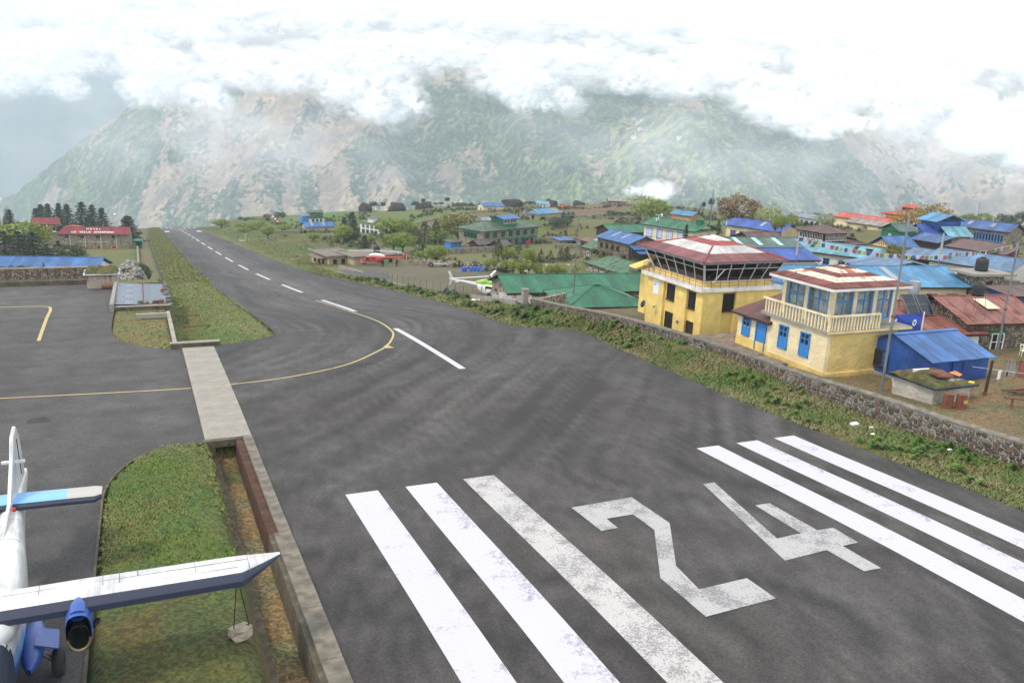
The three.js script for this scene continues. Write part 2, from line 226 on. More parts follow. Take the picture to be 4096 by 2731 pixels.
// end of a polyline film given by centre points
function ribbon(pts, w, yf) {
  const c = new THREE.CatmullRomCurve3(pts.map(([x, s]) => new THREE.Vector3(x, 0, -s)), false, 'centripetal'), n = Math.ceil(c.getLength() / 0.5), pos = [], uv = [], idx = [];
  for (let i = 0; i <= n; i++) { const p = c.getPointAt(i / n), t = c.getTangentAt(i / n), q = new THREE.Vector3(-t.z, 0, t.x).multiplyScalar(w / 2); for (const e of [-1, 1]) { const X = p.x + e * q.x, Z = p.z + e * q.z; pos.push(X, yf(X, -Z), Z); uv.push(X, Z); } if (i) { const k = 2 * i; idx.push(k - 2, k, k - 1, k - 1, k, k + 1); } }
  const g = new THREE.BufferGeometry(); g.setAttribute('position', new THREE.Float32BufferAttribute(pos, 3)); g.setAttribute('uv', new THREE.Float32BufferAttribute(uv, 2)); g.setIndex(idx); g.computeVertexNormals(); const nn = g.attributes.normal; if (nn.getY(0) < 0) { g.setIndex(idx.reduce((a, v, i) => (i % 3 ? a : a.push(idx[i], idx[i + 2], idx[i + 1]), a), [])); g.computeVertexNormals(); } return g;
}
for (const [a, b, worn] of [[-12.41, -10.99], [-9.76, -8.31], [-7.07, -5.58, 1], [5.58, 6.94], [8.09, 9.45], [10.54, 11.88]]) part('threshold_stripe', film(a, b, 3, 33.2), worn ? paintWornM : paintM, runway);
function flatShape(outline) { // outline in (x, s), laid on the runway
  const sh = new THREE.Shape(outline.map(([x, s]) => new THREE.Vector2(x, s))), g = new THREE.ShapeGeometry(sh).toNonIndexed(), p = g.attributes.position; for (let i = 0; i < p.count; i++) { const x = p.getX(i), s = p.getY(i); p.setXYZ(i, x, prof(s) + 0.02, -s); } g.computeVertexNormals(); return muv(g);
}
// "2" and "4", each 9.3 m tall, read from the upper end of the strip
part('runway_number', flatShape([[-3.99, 28.55], [-1.02, 28.65], [-1.02, 25.75], [-2.92, 22.5], [-3.15, 20.8], [-1.1, 20.87], [-1.08, 19.4], [-3.99, 19.27], [-3.95, 21.95], [-1.97, 25.4], [-1.95, 27.03], [-3.18, 27.02], [-3.22, 26.08], [-3.97, 26.06]]), paintGreyM, runway, 'painted runway figure two');
part('runway_number', flatShape([[2.86, 28.89], [3.47, 28.88], [2.08, 23.05], [3.3, 23.1], [3.45, 26.02], [4.2, 26.0], [4.12, 23.1], [4.9, 23.05], [4.82, 21.66], [4.02, 21.64], [4.0, 19.77], [3.22, 19.8], [3.18, 21.58], [1.08, 21.45]]), paintGreyM, runway, 'painted runway figure four');
for (let k = 0; k < 15; k++) { const s0 = k === 0 ? 52.5 : [0, 84.3, 115.6, 147.1, 178.9, 210.2, 241.6, 272.1, 303.3, 333.7, 363.5, 395.3, 426.1, 457.1, 489][k], s1 = k === 0 ? 69.4 : [0, 101.7, 133.5, 165.5, 197.3, 229.5, 260.8, 292.3, 323.4, 354.7, 384.9, 415.4, 444.1, 477.7, 509.7][k]; part('centreline_dash', film(-0.24, 0.24, s0, s1), paintM, runway); }
for (const x of [-7.6, 7.6]) part('aiming_mark', film(x - 1.1, x + 1.1, 452, 470), paintM, runway);
for (const x of [-8.8, -6.2, -3.6, 3.6, 6.2, 8.8]) part('threshold_stripe', film(x - 0.75, x + 0.75, 517, 531), paintM, runway);
for (const [x0, x1] of [[-3.2, -0.4], [0.4, 3.2]]) part('runway_number', film(x0, x1, 498, 502), paintGreyM, runway);
part('taxi_line', ribbon([[-0.75, 101.4], [-0.5, 84.7], [-0.22, 74], [-0.5, 69.5], [-0.95, 66.6], [-2.9, 61.6], [-4.4, 59.4], [-7.2, 56.2], [-10.4, 54.3], [-13, 53.4], [-15.15, 53.1]], 0.17, (x, s) => prof(s) + 0.014), yellowM, runway);
{ part('taxi_arrow', tri3([-2.75, prof(62.2) + 0.02, -62.2], [-3.4, prof(60.9) + 0.02, -60.9], [-2.5, prof(60.7) + 0.02, -60.7]), yellowM, runway); }
const apron = scene.getObjectByName('apron');
part('taxi_line', ribbon([[-17.5, 53.1], [-20, 53.3], [-27.7, 54.2], [-36, 55.2], [-50, 56.8]], 0.17, (x, s) => apr(s) + 0.012), yellowM, apron);
part('stand_line', ribbon([[-34.5, 93.2], [-32.5, 92.4], [-29.4, 91.9], [-28.4, 91.3], [-28.1, 90], [-27.9, 84], [-27.5, 72.6]], 0.26, (x, s) => apr(s) + 0.012), yellowM, apron);
part('manhole_cover', new THREE.CylinderGeometry(0.55, 0.55, 0.03, 24).translate(-25.3, apr(48.5) + 0.005, -48.5), mat(lin(0.045, 0.045, 0.05), { map: T.grain, rough: 0.8 }), apron);
// ---------- mountains across the valley ----------
const FWD = [Math.sin(R(24)), -Math.cos(R(24))], SIDE = [Math.cos(R(24)), Math.sin(R(24))];
const rangeXZ = (u, v) => [EYE[0] + SIDE[0] * u + FWD[0] * v, EYE[1] + SIDE[1] * u + FWD[1] * v];
function mountain(u0, u1, v0, v1, nu, nv, height, color, size) {
  const pos = new Float32Array(nu * nv * 3), uv = new Float32Array(nu * nv * 2), idx = [], Y = new Float32Array(nu * nv);
  for (let j = 0; j < nv; j++) for (let i = 0; i < nu; i++) { const u = lerp(u0, u1, i / (nu - 1)), v = lerp(v0, v1, j / (nv - 1)), [x, z] = rangeXZ(u, v), k = j * nu + i, y = height(u, v); Y[k] = y; pos.set([x, y, z], 3 * k); uv.set([(i + 0.5) / nu, (j + 0.5) / nv], 2 * k); if (i && j) idx.push(k - nu - 1, k - nu, k - 1, k - nu, k, k - 1); }
  const g = new THREE.BufferGeometry(); g.setAttribute('position', new THREE.BufferAttribute(pos, 3)); g.setAttribute('uv', new THREE.BufferAttribute(uv, 2)); g.setIndex(idx); g.computeVertexNormals();
  const map = tex(size, (a, b) => color(lerp(u0, u1, a), lerp(v0, v1, b)), { h: size / 2, srgb: true }); map.wrapS = map.wrapT = THREE.ClampToEdgeWrapping;
  return struct('mountain', g, mat(0xffffff, { map, rough: 1 }));
}
const ridgeEl = curve([[-60, -14], [-20, -11], [-7.4, -6.6], [-3.3, -2.95], [-0.1, -0.1], [2.4, 0.9], [8.5, 2.2], [13.6, 2.7], [18.3, 3.2], [24, 3.2], [31.7, 3.7], [39, 4.2], [54, 4.4], [90, 4.4]]);
function ridged(x, y, z) { let s = 0, a = 1, t = 0, f = 1; for (let i = 0; i < 4; i++) { s += a * (1 - Math.abs(nz(x * f, y * f, z + i * 5.1)) * 2); t += a; a *= 0.5; f *= 2.1; } return s / t; }
function face(u, v) {
  const az = Math.atan2(u, v) * 180 / Math.PI + 24, vr = 2700 + 160 * nz(u * 0.0012, 2.2, 0), yr = 16 + vr * Math.tan(R(ridgeEl(az)));
  const d = vr - v; let y = d > 0 ? yr - 0.52 * d - 0.00008 * d * d : yr + d * 0.35;
  const below = sstep(-50, 300, d);
  const gully = ridged(u * 0.0023 + 0.0007 * v + 3.7, v * 0.0006, 1.3), fine = ridged(u * 0.008 + 0.002 * v, v * 0.0028, 6.1);
  y += below * (120 * (gully - 0.62) + 24 * (fine - 0.6)) + 18 * fbm(u * 0.02, v * 0.02, 3, 4) + 7 * Math.max(0, nz(u * 0.075, v * 0.075, 8));
  // wooded spur that comes forward right of the middle
  const su = 420 - 0.35 * (v - 2000); y += 120 * Math.exp(-(((u - su) / 190) ** 2)) * sstep(2500, 2100, v) * sstep(1500, 1850, v);
  return y;
}
function slopeColor(u, v) {
  const p = fbm(u * 0.0035 + 2, v * 0.0035 - u * 0.001, 2.2, 5), q = fbm(u * 0.02, v * 0.014, 5, 4), w = nz(u * 0.075, v * 0.075, 8), w2 = nz(u * 0.19, v * 0.19, 7), w3 = nz(u * 0.42, v * 0.42, 2);
  const streak = fbm(u * 0.012 + 0.004 * v, v * 0.0028, 9, 4), sul = -560 - 0.2 * (v - 2000), tooth = 0.22 * w + 0.2 * w2 + 0.12 * w3;
  // dry grass and scree on the left face and the right slopes, broadleaf wood in the middle, dark forest high up
  const r0 = p * 0.8 + streak * 0.6 + q * 0.55 + 0.3 * Math.exp(-(((u - sul) / 300) ** 2)) + 0.2 * sstep(620, 1000, u) - 0.16 * Math.exp(-(((u - 150) / 420) ** 2)) + tooth;
  const rock = sstep(0.04, 0.2, r0), tree = clamp(0.5 + 0.8 * w + 0.8 * w2 + 0.5 * w3), a = [0.14, 0.22, 0.13], b = [0.46, 0.53, 0.28], rk = [0.7, 0.61, 0.5], rs = [0.5, 0.46, 0.4];
  const t2 = clamp(0.5 + 1.5 * q + 0.5 * p); let c = a.map((x, i) => lerp(x, b[i], clamp(t2 * 0.6 + (tree - 0.5) * 0.9 + 0.12))), r = rk.map((x, i) => lerp(x, rs[i], clamp(0.35 + 1.6 * q + 0.9 * w2)));
  c = c.map((x, i) => lerp(x, r[i], rock)); const j = 0.86 + 0.3 * tree; c = c.map((x) => x * j);
  if (w2 + 0.3 * w3 > 0.62 && rock < 0.3 && q > 0) c = [0.84, 0.84, 0.74];   // pale flowering trees
  if (Math.abs(u - 330) < 110 && v > 2080 && v < 2280 && fbm(u * 0.016, v * 0.04, 4, 2) > 0.1) { const k = (v * 0.06 + 0.4 * w) % 1; c = k < 0.5 ? [0.46, 0.56, 0.3] : [0.54, 0.5, 0.38]; }   // terraced plots of the hamlet
  return c;
}
mountain(-2300, 2300, 1500, 2960, 720, 300, face, slopeColor, 2048);
mountain(-4600, 400, 4000, 6200, 200, 110, (u, v) => { const d = 5400 - v, az = Math.atan2(u, v) * 180 / Math.PI + 24; return (d > 0 ? 420 - 0.62 * d : 420 + d * 0.4) + 260 * (ridged(u * 0.0009 + 0.0003 * v, v * 0.0003, 4.4) - 0.6) + 60 * fbm(u * 0.006, v * 0.006, 1, 4) - 120 * sstep(0, 20, az); }, (u, v) => { const p = fbm(u * 0.003, v * 0.003, 4, 5), t = clamp(0.5 + 1.6 * p); return [lerp(0.16, 0.42, t), lerp(0.24, 0.42, t), lerp(0.2, 0.36, t)]; }, 1024);

// ---------- clouds: clusters of soft vapour puffs lying against the slopes ----------
const cloudM = new THREE.MeshStandardMaterial({ color: lin(0.93, 0.94, 0.95), roughness: 1, vertexColors: true, transparent: true, depthWrite: false, side: THREE.FrontSide });
{
  const rnd = rngOf(77);
  // a puff: lumpy lens, thin at its rim, so that it ends in wisps
  function puff(r, ry, rd, dens, seed) {
    const nu = 40, nr = 13, pos = [], col = [], idx = [];
    for (let j = 0; j <= nr; j++) for (let i = 0; i <= nu; i++) {
      const a = i / nu * 2 * Math.PI, q = j / nr, ca = Math.cos(a), sa = Math.sin(a), lump = 1 + 0.3 * fbm(ca * 1.4 + seed, sa * 1.4, 2.2, 3) + 0.14 * nz(ca * 4 + seed, sa * 4, q * 3);
      const x = ca * q * r * lump, y = sa * q * ry * lump, n = fbm(x / r * 2.6 + seed * 3, y / r * 3.0, 5, 5);
      pos.push(x, y, rd * Math.sqrt(1 - q * q) * (1 + 0.5 * n)); col.push(1, 1, 1, clamp(dens * Math.pow(1 - q, 0.9) * (0.9 + 2.6 * n) * (1 + 0.25 * sa)));
      if (i && j) { const k = j * (nu + 1) + i; idx.push(k, k - nu - 2, k - nu - 1, k, k - 1, k - nu - 2); }
    }
    const g = new THREE.BufferGeometry(); g.setAttribute('position', new THREE.Float32BufferAttribute(pos, 3)); g.setAttribute('color', new THREE.Float32BufferAttribute(col, 4)); g.setIndex(idx); g.computeVertexNormals(); return g;
  }
  // az from the runway heading, el above level (degrees), d metres; w, h half sizes in degrees
  function cloud(az, el, d, w, h, dens, n, label) {
    const list = [], k = Math.PI / 180;
    for (let i = 0; i < n * 1.5; i++) {
      const a = i ? (rnd() * 2 - 1) : 0, b = i ? (rnd() * 2 - 1) : 0, A = (az + a * w * 0.8) * k, E = (el + b * h * 0.7) * k, D = d + (rnd() - 0.5) * 260, s = i < 3 ? 0.75 : 0.22 + 0.45 * rnd();
      const g = puff(D * w * k * s, D * h * k * s * (n === 1 ? 1 : 1.15), D * Math.min(w, h) * k * 0.5 * s, dens, rnd() * 50), yaw = Math.PI - A - Math.PI + 0;
      g.rotateY(-A); g.translate(EYE[0] + D * Math.sin(A), 15.72 + D * Math.tan(E), -D * Math.cos(A)); list.push(g);
    }
    const o = new THREE.Mesh(mergeGeometries(list), cloudM); o.name = numbered('cloud'); o.receiveShadow = true; scene.add(o); tag(o, label, 'cloud', 'low clouds on the mountains');
  }
  for (const c of CLOUDS()) cloud(...c);
}
function CLOUDS() {
  return [
    [-6.0, 1.9, 2350, 3.6, 2.0, 1.3, 12, 'white cloud bank at the far left over the blue valley'],
    [-0.8, 3.0, 2350, 3.6, 1.5, 1.1, 10, 'thin white cloud above the blue side valley'],
    [2.4, 1.5, 2250, 2.9, 1.6, 1.4, 12, 'white cloud with a pointed left end on the mountain shoulder'],
    [6.5, 2.3, 2250, 3.2, 1.35, 1.4, 12, 'white cloud along the ridge left of the rock face'],
    [10.5, 2.5, 2250, 3.0, 1.4, 1.2, 11, 'ragged white cloud above the pale rock face'],
    [14.4, 1.5, 2150, 3.0, 1.9, 1.3, 20, 'large bright cloud lying lowest over the middle slope'],
    [13.4, 3.2, 2250, 3.2, 1.6, 1.4, 11, 'upper part of the white cloud over the middle slope'],
    [18.0, 3.5, 2250, 3.2, 1.5, 1.3, 11, 'thin cloud hiding the ridge above the green slope'],
    [22.2, 3.4, 2250, 3.0, 1.5, 1.1, 10, 'torn cloud over the top of the green slope'],
    [25.2, 2.1, 2150, 2.6, 1.5, 1.2, 17, 'white rounded cloud hanging right of the green summit'],
    [27.4, 3.5, 2250, 3.2, 1.4, 1.1, 10, 'grey white cloud above the notch in the ridge'],
    [31.4, 3.1, 2250, 3.2, 1.4, 1.4, 12, 'broad white cloud base over the terraced spur'],
    [36.2, 3.5, 2250, 3.6, 1.5, 1.5, 12, 'broad white cloud base over the dark forested top'],
    [40.6, 2.0, 2150, 3.0, 1.5, 1.2, 12, 'low ragged cloud spilling down the right slope'],
    [43.2, 0.9, 2100, 2.5, 1.0, 1.3, 11, 'lowest tongue of white cloud on the right slope'],
    [45.2, 2.7, 2150, 3.6, 1.9, 1.5, 13, 'dense white cloud above the red roofs'],
    [49.4, 1.6, 2100, 3.4, 1.9, 1.5, 13, 'dense white cloud sinking towards the right edge'],
    [53.2, 0.7, 2050, 3.4, 1.9, 1.5, 13, 'white cloud covering the slope at the right edge'],
    [-5.0, 4.2, 2500, 4.6, 1.9, 1.2, 9, 'high white cloud mass at the far left'],
    [3.5, 4.3, 2500, 5.0, 1.9, 1.3, 10, 'high white cloud mass above the left ridge'],
    [12.0, 4.9, 2500, 5.0, 1.9, 1.3, 10, 'high white cloud mass above the rock face'],
    [21.0, 5.3, 2500, 5.0, 1.8, 1.0, 9, 'high thin cloud above the green summit'],
    [30.0, 5.2, 2500, 5.0, 1.9, 1.3, 10, 'high white cloud mass above the terraced spur'],
    [41.0, 4.6, 2350, 5.0, 2.0, 1.4, 12, 'high white cloud mass above the right slope'],
    [50.5, 4.2, 2350, 5.0, 2.2, 1.4, 12, 'high white cloud mass above the right edge'],
    [8, -1.2, 1750, 12, 3.4, 0.15, 4, 'faint veil of mist before the left mountain face'],
    [30, -0.8, 1750, 13, 3.2, 0.12, 4, 'faint veil of mist before the middle slopes'],
    [49, -1.0, 1750, 10, 3.0, 0.14, 4, 'faint veil of mist before the right slopes'],
    [32.8, -4.25, 1650, 1.7, 0.85, 0.7, 6, 'small patch of mist rising behind the leafy trees'],
  ];
}
// ---------- materials for buildings ----------
const srgb = (r, g, b) => new THREE.Color().setRGB(r / 255, g / 255, b / 255, THREE.SRGBColorSpace);
function roofSet(r, g, b, map = T.sheet) { return [0.8, 0.86, 0.91].map((k) => mat(srgb(r * k, g * k, b * k), { map, bump: T.ribs, bs: 0.018, rough: 0.55, metal: 0.0 })); }
const ROOF = {
  green: roofSet(52, 134, 100), dark: roofSet(98, 132, 112, T.rust), grey: roofSet(96, 128, 118), resort: roofSet(84, 142, 108, T.rust), blue: roofSet(78, 132, 204), sky: roofSet(98, 170, 222), cyan: roofSet(132, 200, 222), royal: roofSet(66, 108, 204), navy: roofSet(76, 116, 180),
  red: roofSet(152, 50, 56), vivid: roofSet(238, 104, 86), brown: roofSet(118, 84, 80), rust: roofSet(158, 106, 98, T.rust), tin: roofSet(158, 172, 186), tinrust: roofSet(176, 180, 186, T.rust), white: roofSet(238, 238, 238), thatch: roofSet(112, 104, 98), maroon: roofSet(122, 78, 76), bluegrey: roofSet(122, 158, 198),
};
const M = {
  stone: mat(srgb(232, 224, 210), { map: T.masonry, bump: T.lumps, bs: 0.05 }), stoneDark: mat(srgb(190, 180, 168), { map: T.masonry, bump: T.lumps, bs: 0.05 }), tan: mat(srgb(188, 172, 142), { map: T.plaster, bump: T.rough }), cream: mat(srgb(238, 222, 182), { map: T.plaster, bump: T.lumps, bs: 0.03 }), white: mat(srgb(232, 230, 226), { map: T.plaster }), yellow: mat(srgb(240, 212, 128), { map: T.plaster }), yellowRough: mat(srgb(226, 200, 128), { map: T.plaster, bump: T.lumps, bs: 0.05 }),
  bluePaint: mat(srgb(50, 124, 192), { rough: 0.5 }), blueSheet: mat(srgb(34, 82, 160), { bump: T.ribs, bs: 0.02, rough: 0.5, map: T.sheet }), concrete: mat(srgb(152, 148, 142), { map: T.plaster, bump: T.rough }), concreteDark: mat(srgb(126, 118, 106), { map: T.plaster, bump: T.rough }), wood: mat(srgb(120, 92, 66), { map: T.wood }), woodDark: mat(srgb(66, 52, 44), { map: T.wood }), ochre: mat(srgb(188, 144, 92), { map: T.plaster }), green: mat(srgb(26, 104, 72), { rough: 0.5 }), whitePaint: mat(srgb(232, 232, 232), { rough: 0.5 }), pipe: mat(srgb(205, 205, 205), { rough: 0.5 }), black: mat(srgb(26, 27, 30), { rough: 0.55 }), tank: mat(srgb(30, 32, 38), { rough: 0.5 }), steel: mat(srgb(146, 150, 158), { rough: 0.45, metal: 0.4, map: T.grain }), galv: mat(srgb(166, 174, 182), { rough: 0.5, metal: 0.3, map: T.sheet }), redPaint: mat(srgb(206, 50, 44), { rough: 0.5 }), orange: mat(srgb(226, 128, 52), { rough: 0.7 }), railBrown: mat(srgb(116, 70, 56), { rough: 0.55 }), curtain: mat(srgb(150, 164, 158), { map: T.grain }), rustM: mat(srgb(120, 78, 62), { map: T.rust, rough: 0.85 }), mud: mat(srgb(140, 112, 84), { map: T.grain, bump: T.lumps, bs: 0.05 }), shadowDark: mat(lin(0.02, 0.018, 0.016)), turf: mat(srgb(112, 104, 66), { map: T.grass, bump: T.lumps, bs: 0.12 }), tarp: mat(srgb(48, 112, 206), { rough: 0.5, side: THREE.DoubleSide }), rubber: mat(lin(0.02, 0.02, 0.022), { rough: 0.8 }), stoneRaw: mat(srgb(156, 150, 142), { map: T.grain, bump: T.rough }), fabricR: mat(srgb(190, 62, 50)), redSheet: mat(srgb(190, 70, 70), { map: T.sheet }), mauve: mat(srgb(120, 40, 44), { rough: 0.7 }),
};
const rnd = rngOf(4242);
// one slope of a roof as overlapping metal sheets; E0,E1 eave ends, R0,R1 ridge ends
function slopeSheets(parent, E0, E1, R0, R1, mats, w = 0.95, name = 'roof_sheet') {
  const e0 = new THREE.Vector3(...E0), e1 = new THREE.Vector3(...E1), r0 = new THREE.Vector3(...R0), r1 = new THREE.Vector3(...R1), U = e1.clone().sub(e0), len = U.length(); U.normalize();
  const q0 = r0.clone().sub(e0), N = new THREE.Vector3().crossVectors(U, q0.lengthSq() > 0 ? q0 : r1.clone().sub(e0)).normalize(); if (N.y < 0) N.negate();
  let V = new THREE.Vector3().crossVectors(N, U); if (V.dot(r0.clone().add(r1).sub(e0).sub(e1)) < 0) V.negate();
  const a0 = q0.dot(U), a1 = r1.clone().sub(e0).dot(U), vm = q0.dot(V), n = Math.max(1, Math.round(len / w));
  const top = (u) => Math.max(0, Math.min(vm, a0 > 1e-3 ? vm * u / a0 : vm, a1 < len - 1e-3 ? vm * (len - u) / (len - a1) : vm));
  const at = (u, v, h) => e0.clone().addScaledVector(U, u).addScaledVector(V, v).addScaledVector(N, h).toArray();
  for (let i = 0; i < n; i++) {
    const u0 = len * i / n, u1 = len * (i + 1) / n + (i < n - 1 ? 0.04 : 0), h = 0.014 * (i % 2) + 0.006 * rnd(), ks = [u0, ...[a0, a1].filter((k) => k > u0 + 0.01 && k < u1 - 0.01), u1], poly = [[u0, 0], [u1, 0]];
    for (const k of ks.reverse()) { const v = top(Math.min(k, len)); if (v > 0.01) poly.push([k, v]); }
    if (poly.length < 3) continue;
    const g = slab(poly.map(([u, v]) => at(u, v, h)), N.clone().multiplyScalar(0.03).toArray());
    // corrugation runs up the slope: uv across and along the sheet
    const p = g.attributes.position, uv = g.attributes.uv, d = new THREE.Vector3(), off = rnd() * 4; for (let k = 0; k < p.count; k++) { d.fromBufferAttribute(p, k).sub(e0); uv.setXY(k, d.dot(U), d.dot(V) + off); }
    part(name, g, mats[Math.floor(rnd() * mats.length)], parent);
  }
}
// window: frame with glazing bars; faces local +z of its holder, origin at its sill centre
function windowAt(parent, x, y, z, ry, w, h, fm = M.whitePaint, { cols = 2, rows = 2, t = 0.07, pane = glassM, sill = true, name = 'window', depth = 0.1, lintel } = {}) {
  const L = [bx(t, h, depth, -w / 2 + t / 2, h / 2, depth / 2), bx(t, h, depth, w / 2 - t / 2, h / 2, depth / 2), bx(w - 2 * t, t, depth, 0, t / 2, depth / 2), bx(w - 2 * t, t, depth, 0, h - t / 2, depth / 2)], b = t * 0.7;
  for (let i = 1; i < cols; i++) L.push(bx(b, h - 2 * t, depth * 0.7, -w / 2 + w * i / cols, h / 2, depth * 0.4));
  for (let i = 1; i < rows; i++) L.push(bx(w - 2 * t, b, depth * 0.6, 0, h * i / rows * 1.12, depth * 0.4));
  if (sill) L.push(bx(w + 0.16, 0.07, depth + 0.08, 0, -0.035, depth / 2)); if (lintel) L.push(bx(w + 0.3, 0.12, depth + 0.1, 0, h + 0.06, depth / 2));
  const f = part(name, join(L), fm, parent); f.position.set(x, y, z); f.rotation.y = ry;
  part('pane', bx(w - 2 * t, h - 2 * t, 0.02, 0, h / 2, 0.025), pane, f); return f;
}
function doorAt(parent, x, y, z, ry, w, h, fm, lm = fm) {
  const f = part('door', join([bx(0.08, h, 0.12, -w / 2 - 0.04, h / 2, 0.06), bx(0.08, h, 0.12, w / 2 + 0.04, h / 2, 0.06), bx(w + 0.16, 0.08, 0.12, 0, h + 0.04, 0.06), bx(w, h, 0.04, 0, h / 2, 0.03)]), fm, parent); f.position.set(x, y, z); f.rotation.y = ry;
  part('handle', bar([w * 0.36, h * 0.48, 0.05], [w * 0.36, h * 0.48, 0.11], 0.02), M.steel, f); return f;
}
/* House. x, z: centre; r: turn in degrees; w, l: size over the eaves along local x and z; y: ground; h: wall; hr: rise of the ridge.
   Local +z is the front. win: [face, first, step, count, sill, w, h, frame, options] with face f/b/l/r. */
function house(name, label, { x, z, r, w, l, y, h, hr, roof = 'gable', ov = 0.5, wall = M.stone, roofM = ROOF.blue, win = [], doors = [], base = 1.6, sheetW = 1.0, cat = 'house', group, gableM, fascia = M.woodDark }) {
  const t = thing(name, label, cat, [x, y, z], R(r), group), W = w / 2, Lh = l / 2, a = W - ov, b = Lh - ov;
  const parts = [cc(-a, -base, -b, a, h, b)], gz = [];
  if (roof === 'gable') { const k = hr * (b / Lh); for (const sx of [-1, 1]) gz.push(slab([[sx * a, h, -b], [sx * a, h, b], [sx * a, h + k * 0.96, 0]], [-sx * 0.25, 0, 0])); }
  if (roof === 'gableZ') { const k = hr * (a / W); for (const sz of [-1, 1]) gz.push(slab([[-a, h, sz * b], [a, h, sz * b], [0, h + k * 0.96, sz * b]], [0, 0, -sz * 0.25])); }
  if (roof === 'mono') { const k = hr * 0.92; for (const sx of [-1, 1]) gz.push(slab([[sx * a, h, -b], [sx * a, h, b], [sx * a, h + k, -b]], [-sx * 0.25, 0, 0])); parts.push(cc(-a, h, -b, a, h + k * 0.95, -b + 0.2)); }
  if (gz.length && !gableM) parts.push(...gz);
  part('wall', join(parts), wall, t); if (gz.length && gableM) part('gable', join(gz), gableM, t);
  const H = h + 0.06;
  if (roof === 'gable') { slopeSheets(t, [-W, H, Lh], [W, H, Lh], [-W, H + hr, 0], [W, H + hr, 0], roofM, sheetW); slopeSheets(t, [W, H, -Lh], [-W, H, -Lh], [W, H + hr, 0], [-W, H + hr, 0], roofM, sheetW); part('ridge_cap', bar([-W, H + hr + 0.03, 0], [W, H + hr + 0.03, 0], 0.09, 6), roofM[0], t); }
  if (roof === 'gableZ') { slopeSheets(t, [W, H, Lh], [W, H, -Lh], [0, H + hr, Lh], [0, H + hr, -Lh], roofM, sheetW); slopeSheets(t, [-W, H, -Lh], [-W, H, Lh], [0, H + hr, -Lh], [0, H + hr, Lh], roofM, sheetW); part('ridge_cap', bar([0, H + hr + 0.03, -Lh], [0, H + hr + 0.03, Lh], 0.09, 6), roofM[0], t); }
  if (roof === 'mono') slopeSheets(t, [-W, H, Lh], [W, H, Lh], [-W, H + hr, -Lh], [W, H + hr, -Lh], roofM, sheetW);
  if (roof === 'hip') {
    const m = Math.min(W, Lh), rx = Math.max(0, W - m), rz = Math.max(0, Lh - m), A = [-rx, H + hr, -rz], B = [rx, H + hr, rz];
    if (rx >= rz) { slopeSheets(t, [-W, H, Lh], [W, H, Lh], [-rx, H + hr, 0], [rx, H + hr, 0], roofM, sheetW); slopeSheets(t, [W, H, -Lh], [-W, H, -Lh], [rx, H + hr, 0], [-rx, H + hr, 0], roofM, sheetW); slopeSheets(t, [W, H, Lh], [W, H, -Lh], [rx, H + hr, 0], [rx, H + hr, 0], roofM, sheetW); slopeSheets(t, [-W, H, -Lh], [-W, H, Lh], [-rx, H + hr, 0], [-rx, H + hr, 0], roofM, sheetW); }
    else { slopeSheets(t, [W, H, Lh], [W, H, -Lh], [0, H + hr, rz], [0, H + hr, -rz], roofM, sheetW); slopeSheets(t, [-W, H, -Lh], [-W, H, Lh], [0, H + hr, -rz], [0, H + hr, rz], roofM, sheetW); slopeSheets(t, [-W, H, Lh], [W, H, Lh], [0, H + hr, rz], [0, H + hr, rz], roofM, sheetW); slopeSheets(t, [W, H, -Lh], [-W, H, -Lh], [0, H + hr, -rz], [0, H + hr, -rz], roofM, sheetW); }
    for (const sx of [-1, 1]) for (const sz of [-1, 1]) part('hip_cap', bar([sx * W, H + 0.04, sz * Lh], [sx * rx, H + hr + 0.04, sz * rz], 0.08, 5), roofM[2], t); part('ridge_cap', bar([A[0], A[1] + 0.04, A[2]], [B[0], B[1] + 0.041, B[2] + 0.001], 0.09, 5), roofM[2], t);
  }
  if (roof === 'flat') { part('roof', cc(-W, h, -Lh, W, h + 0.18, Lh), M.concreteDark, t); part('parapet', join([cc(-W, h + 0.18, Lh - 0.2, W, h + hr + 0.18, Lh), cc(-W, h + 0.18, -Lh, W, h + hr + 0.18, -Lh + 0.2), cc(-W, h + 0.18, -Lh + 0.2, -W + 0.2, h + hr + 0.18, Lh - 0.2), cc(W - 0.2, h + 0.18, -Lh + 0.2, W, h + hr + 0.18, Lh - 0.2)]), M.concrete, t); }
  else if (fascia) for (const e of [-1, 1]) part('fascia', cc(-W + 0.02, h - 0.1, e * (Lh - 0.06), W - 0.02, h + 0.05, e * (Lh - 0.01)), fascia, t);
  const put = { f: (u) => [u, b + 0.003, 0], b: (u) => [-u, -b - 0.003, Math.PI], l: (u) => [-a - 0.003, u, -Math.PI / 2], r: (u) => [a + 0.003, -u, Math.PI / 2] };
  for (const [f, u0, du, n, sy, ww, wh, fm = M.whitePaint, opt = {}] of win) for (let i = 0; i < n; i++) { const [px, pz, ry] = put[f](u0 + du * i); windowAt(t, px, sy, pz, ry, ww, wh, fm, opt); }
  for (const [f, u, dw, dh, fm] of doors) { const [px, pz, ry] = put[f](u); doorAt(t, px, 0, pz, ry, dw, dh, fm); }
  return t;
}
// skylight strip or patch of other sheet lying on a gable roof slope (front)
function roofPatch(t, { w, l, h, hr }, u, f0, f1, width, m, name = 'roof_light') { const L = l / 2, z = (f) => L * (1 - f), y = (f) => h + 0.06 + hr * f + 0.055; part(name, slab([[u - width / 2, y(f0), z(f0)], [u + width / 2, y(f0), z(f0)], [u + width / 2, y(f1), z(f1)], [u - width / 2, y(f1), z(f1)]], [0, 0.02, 0]), m, t); }
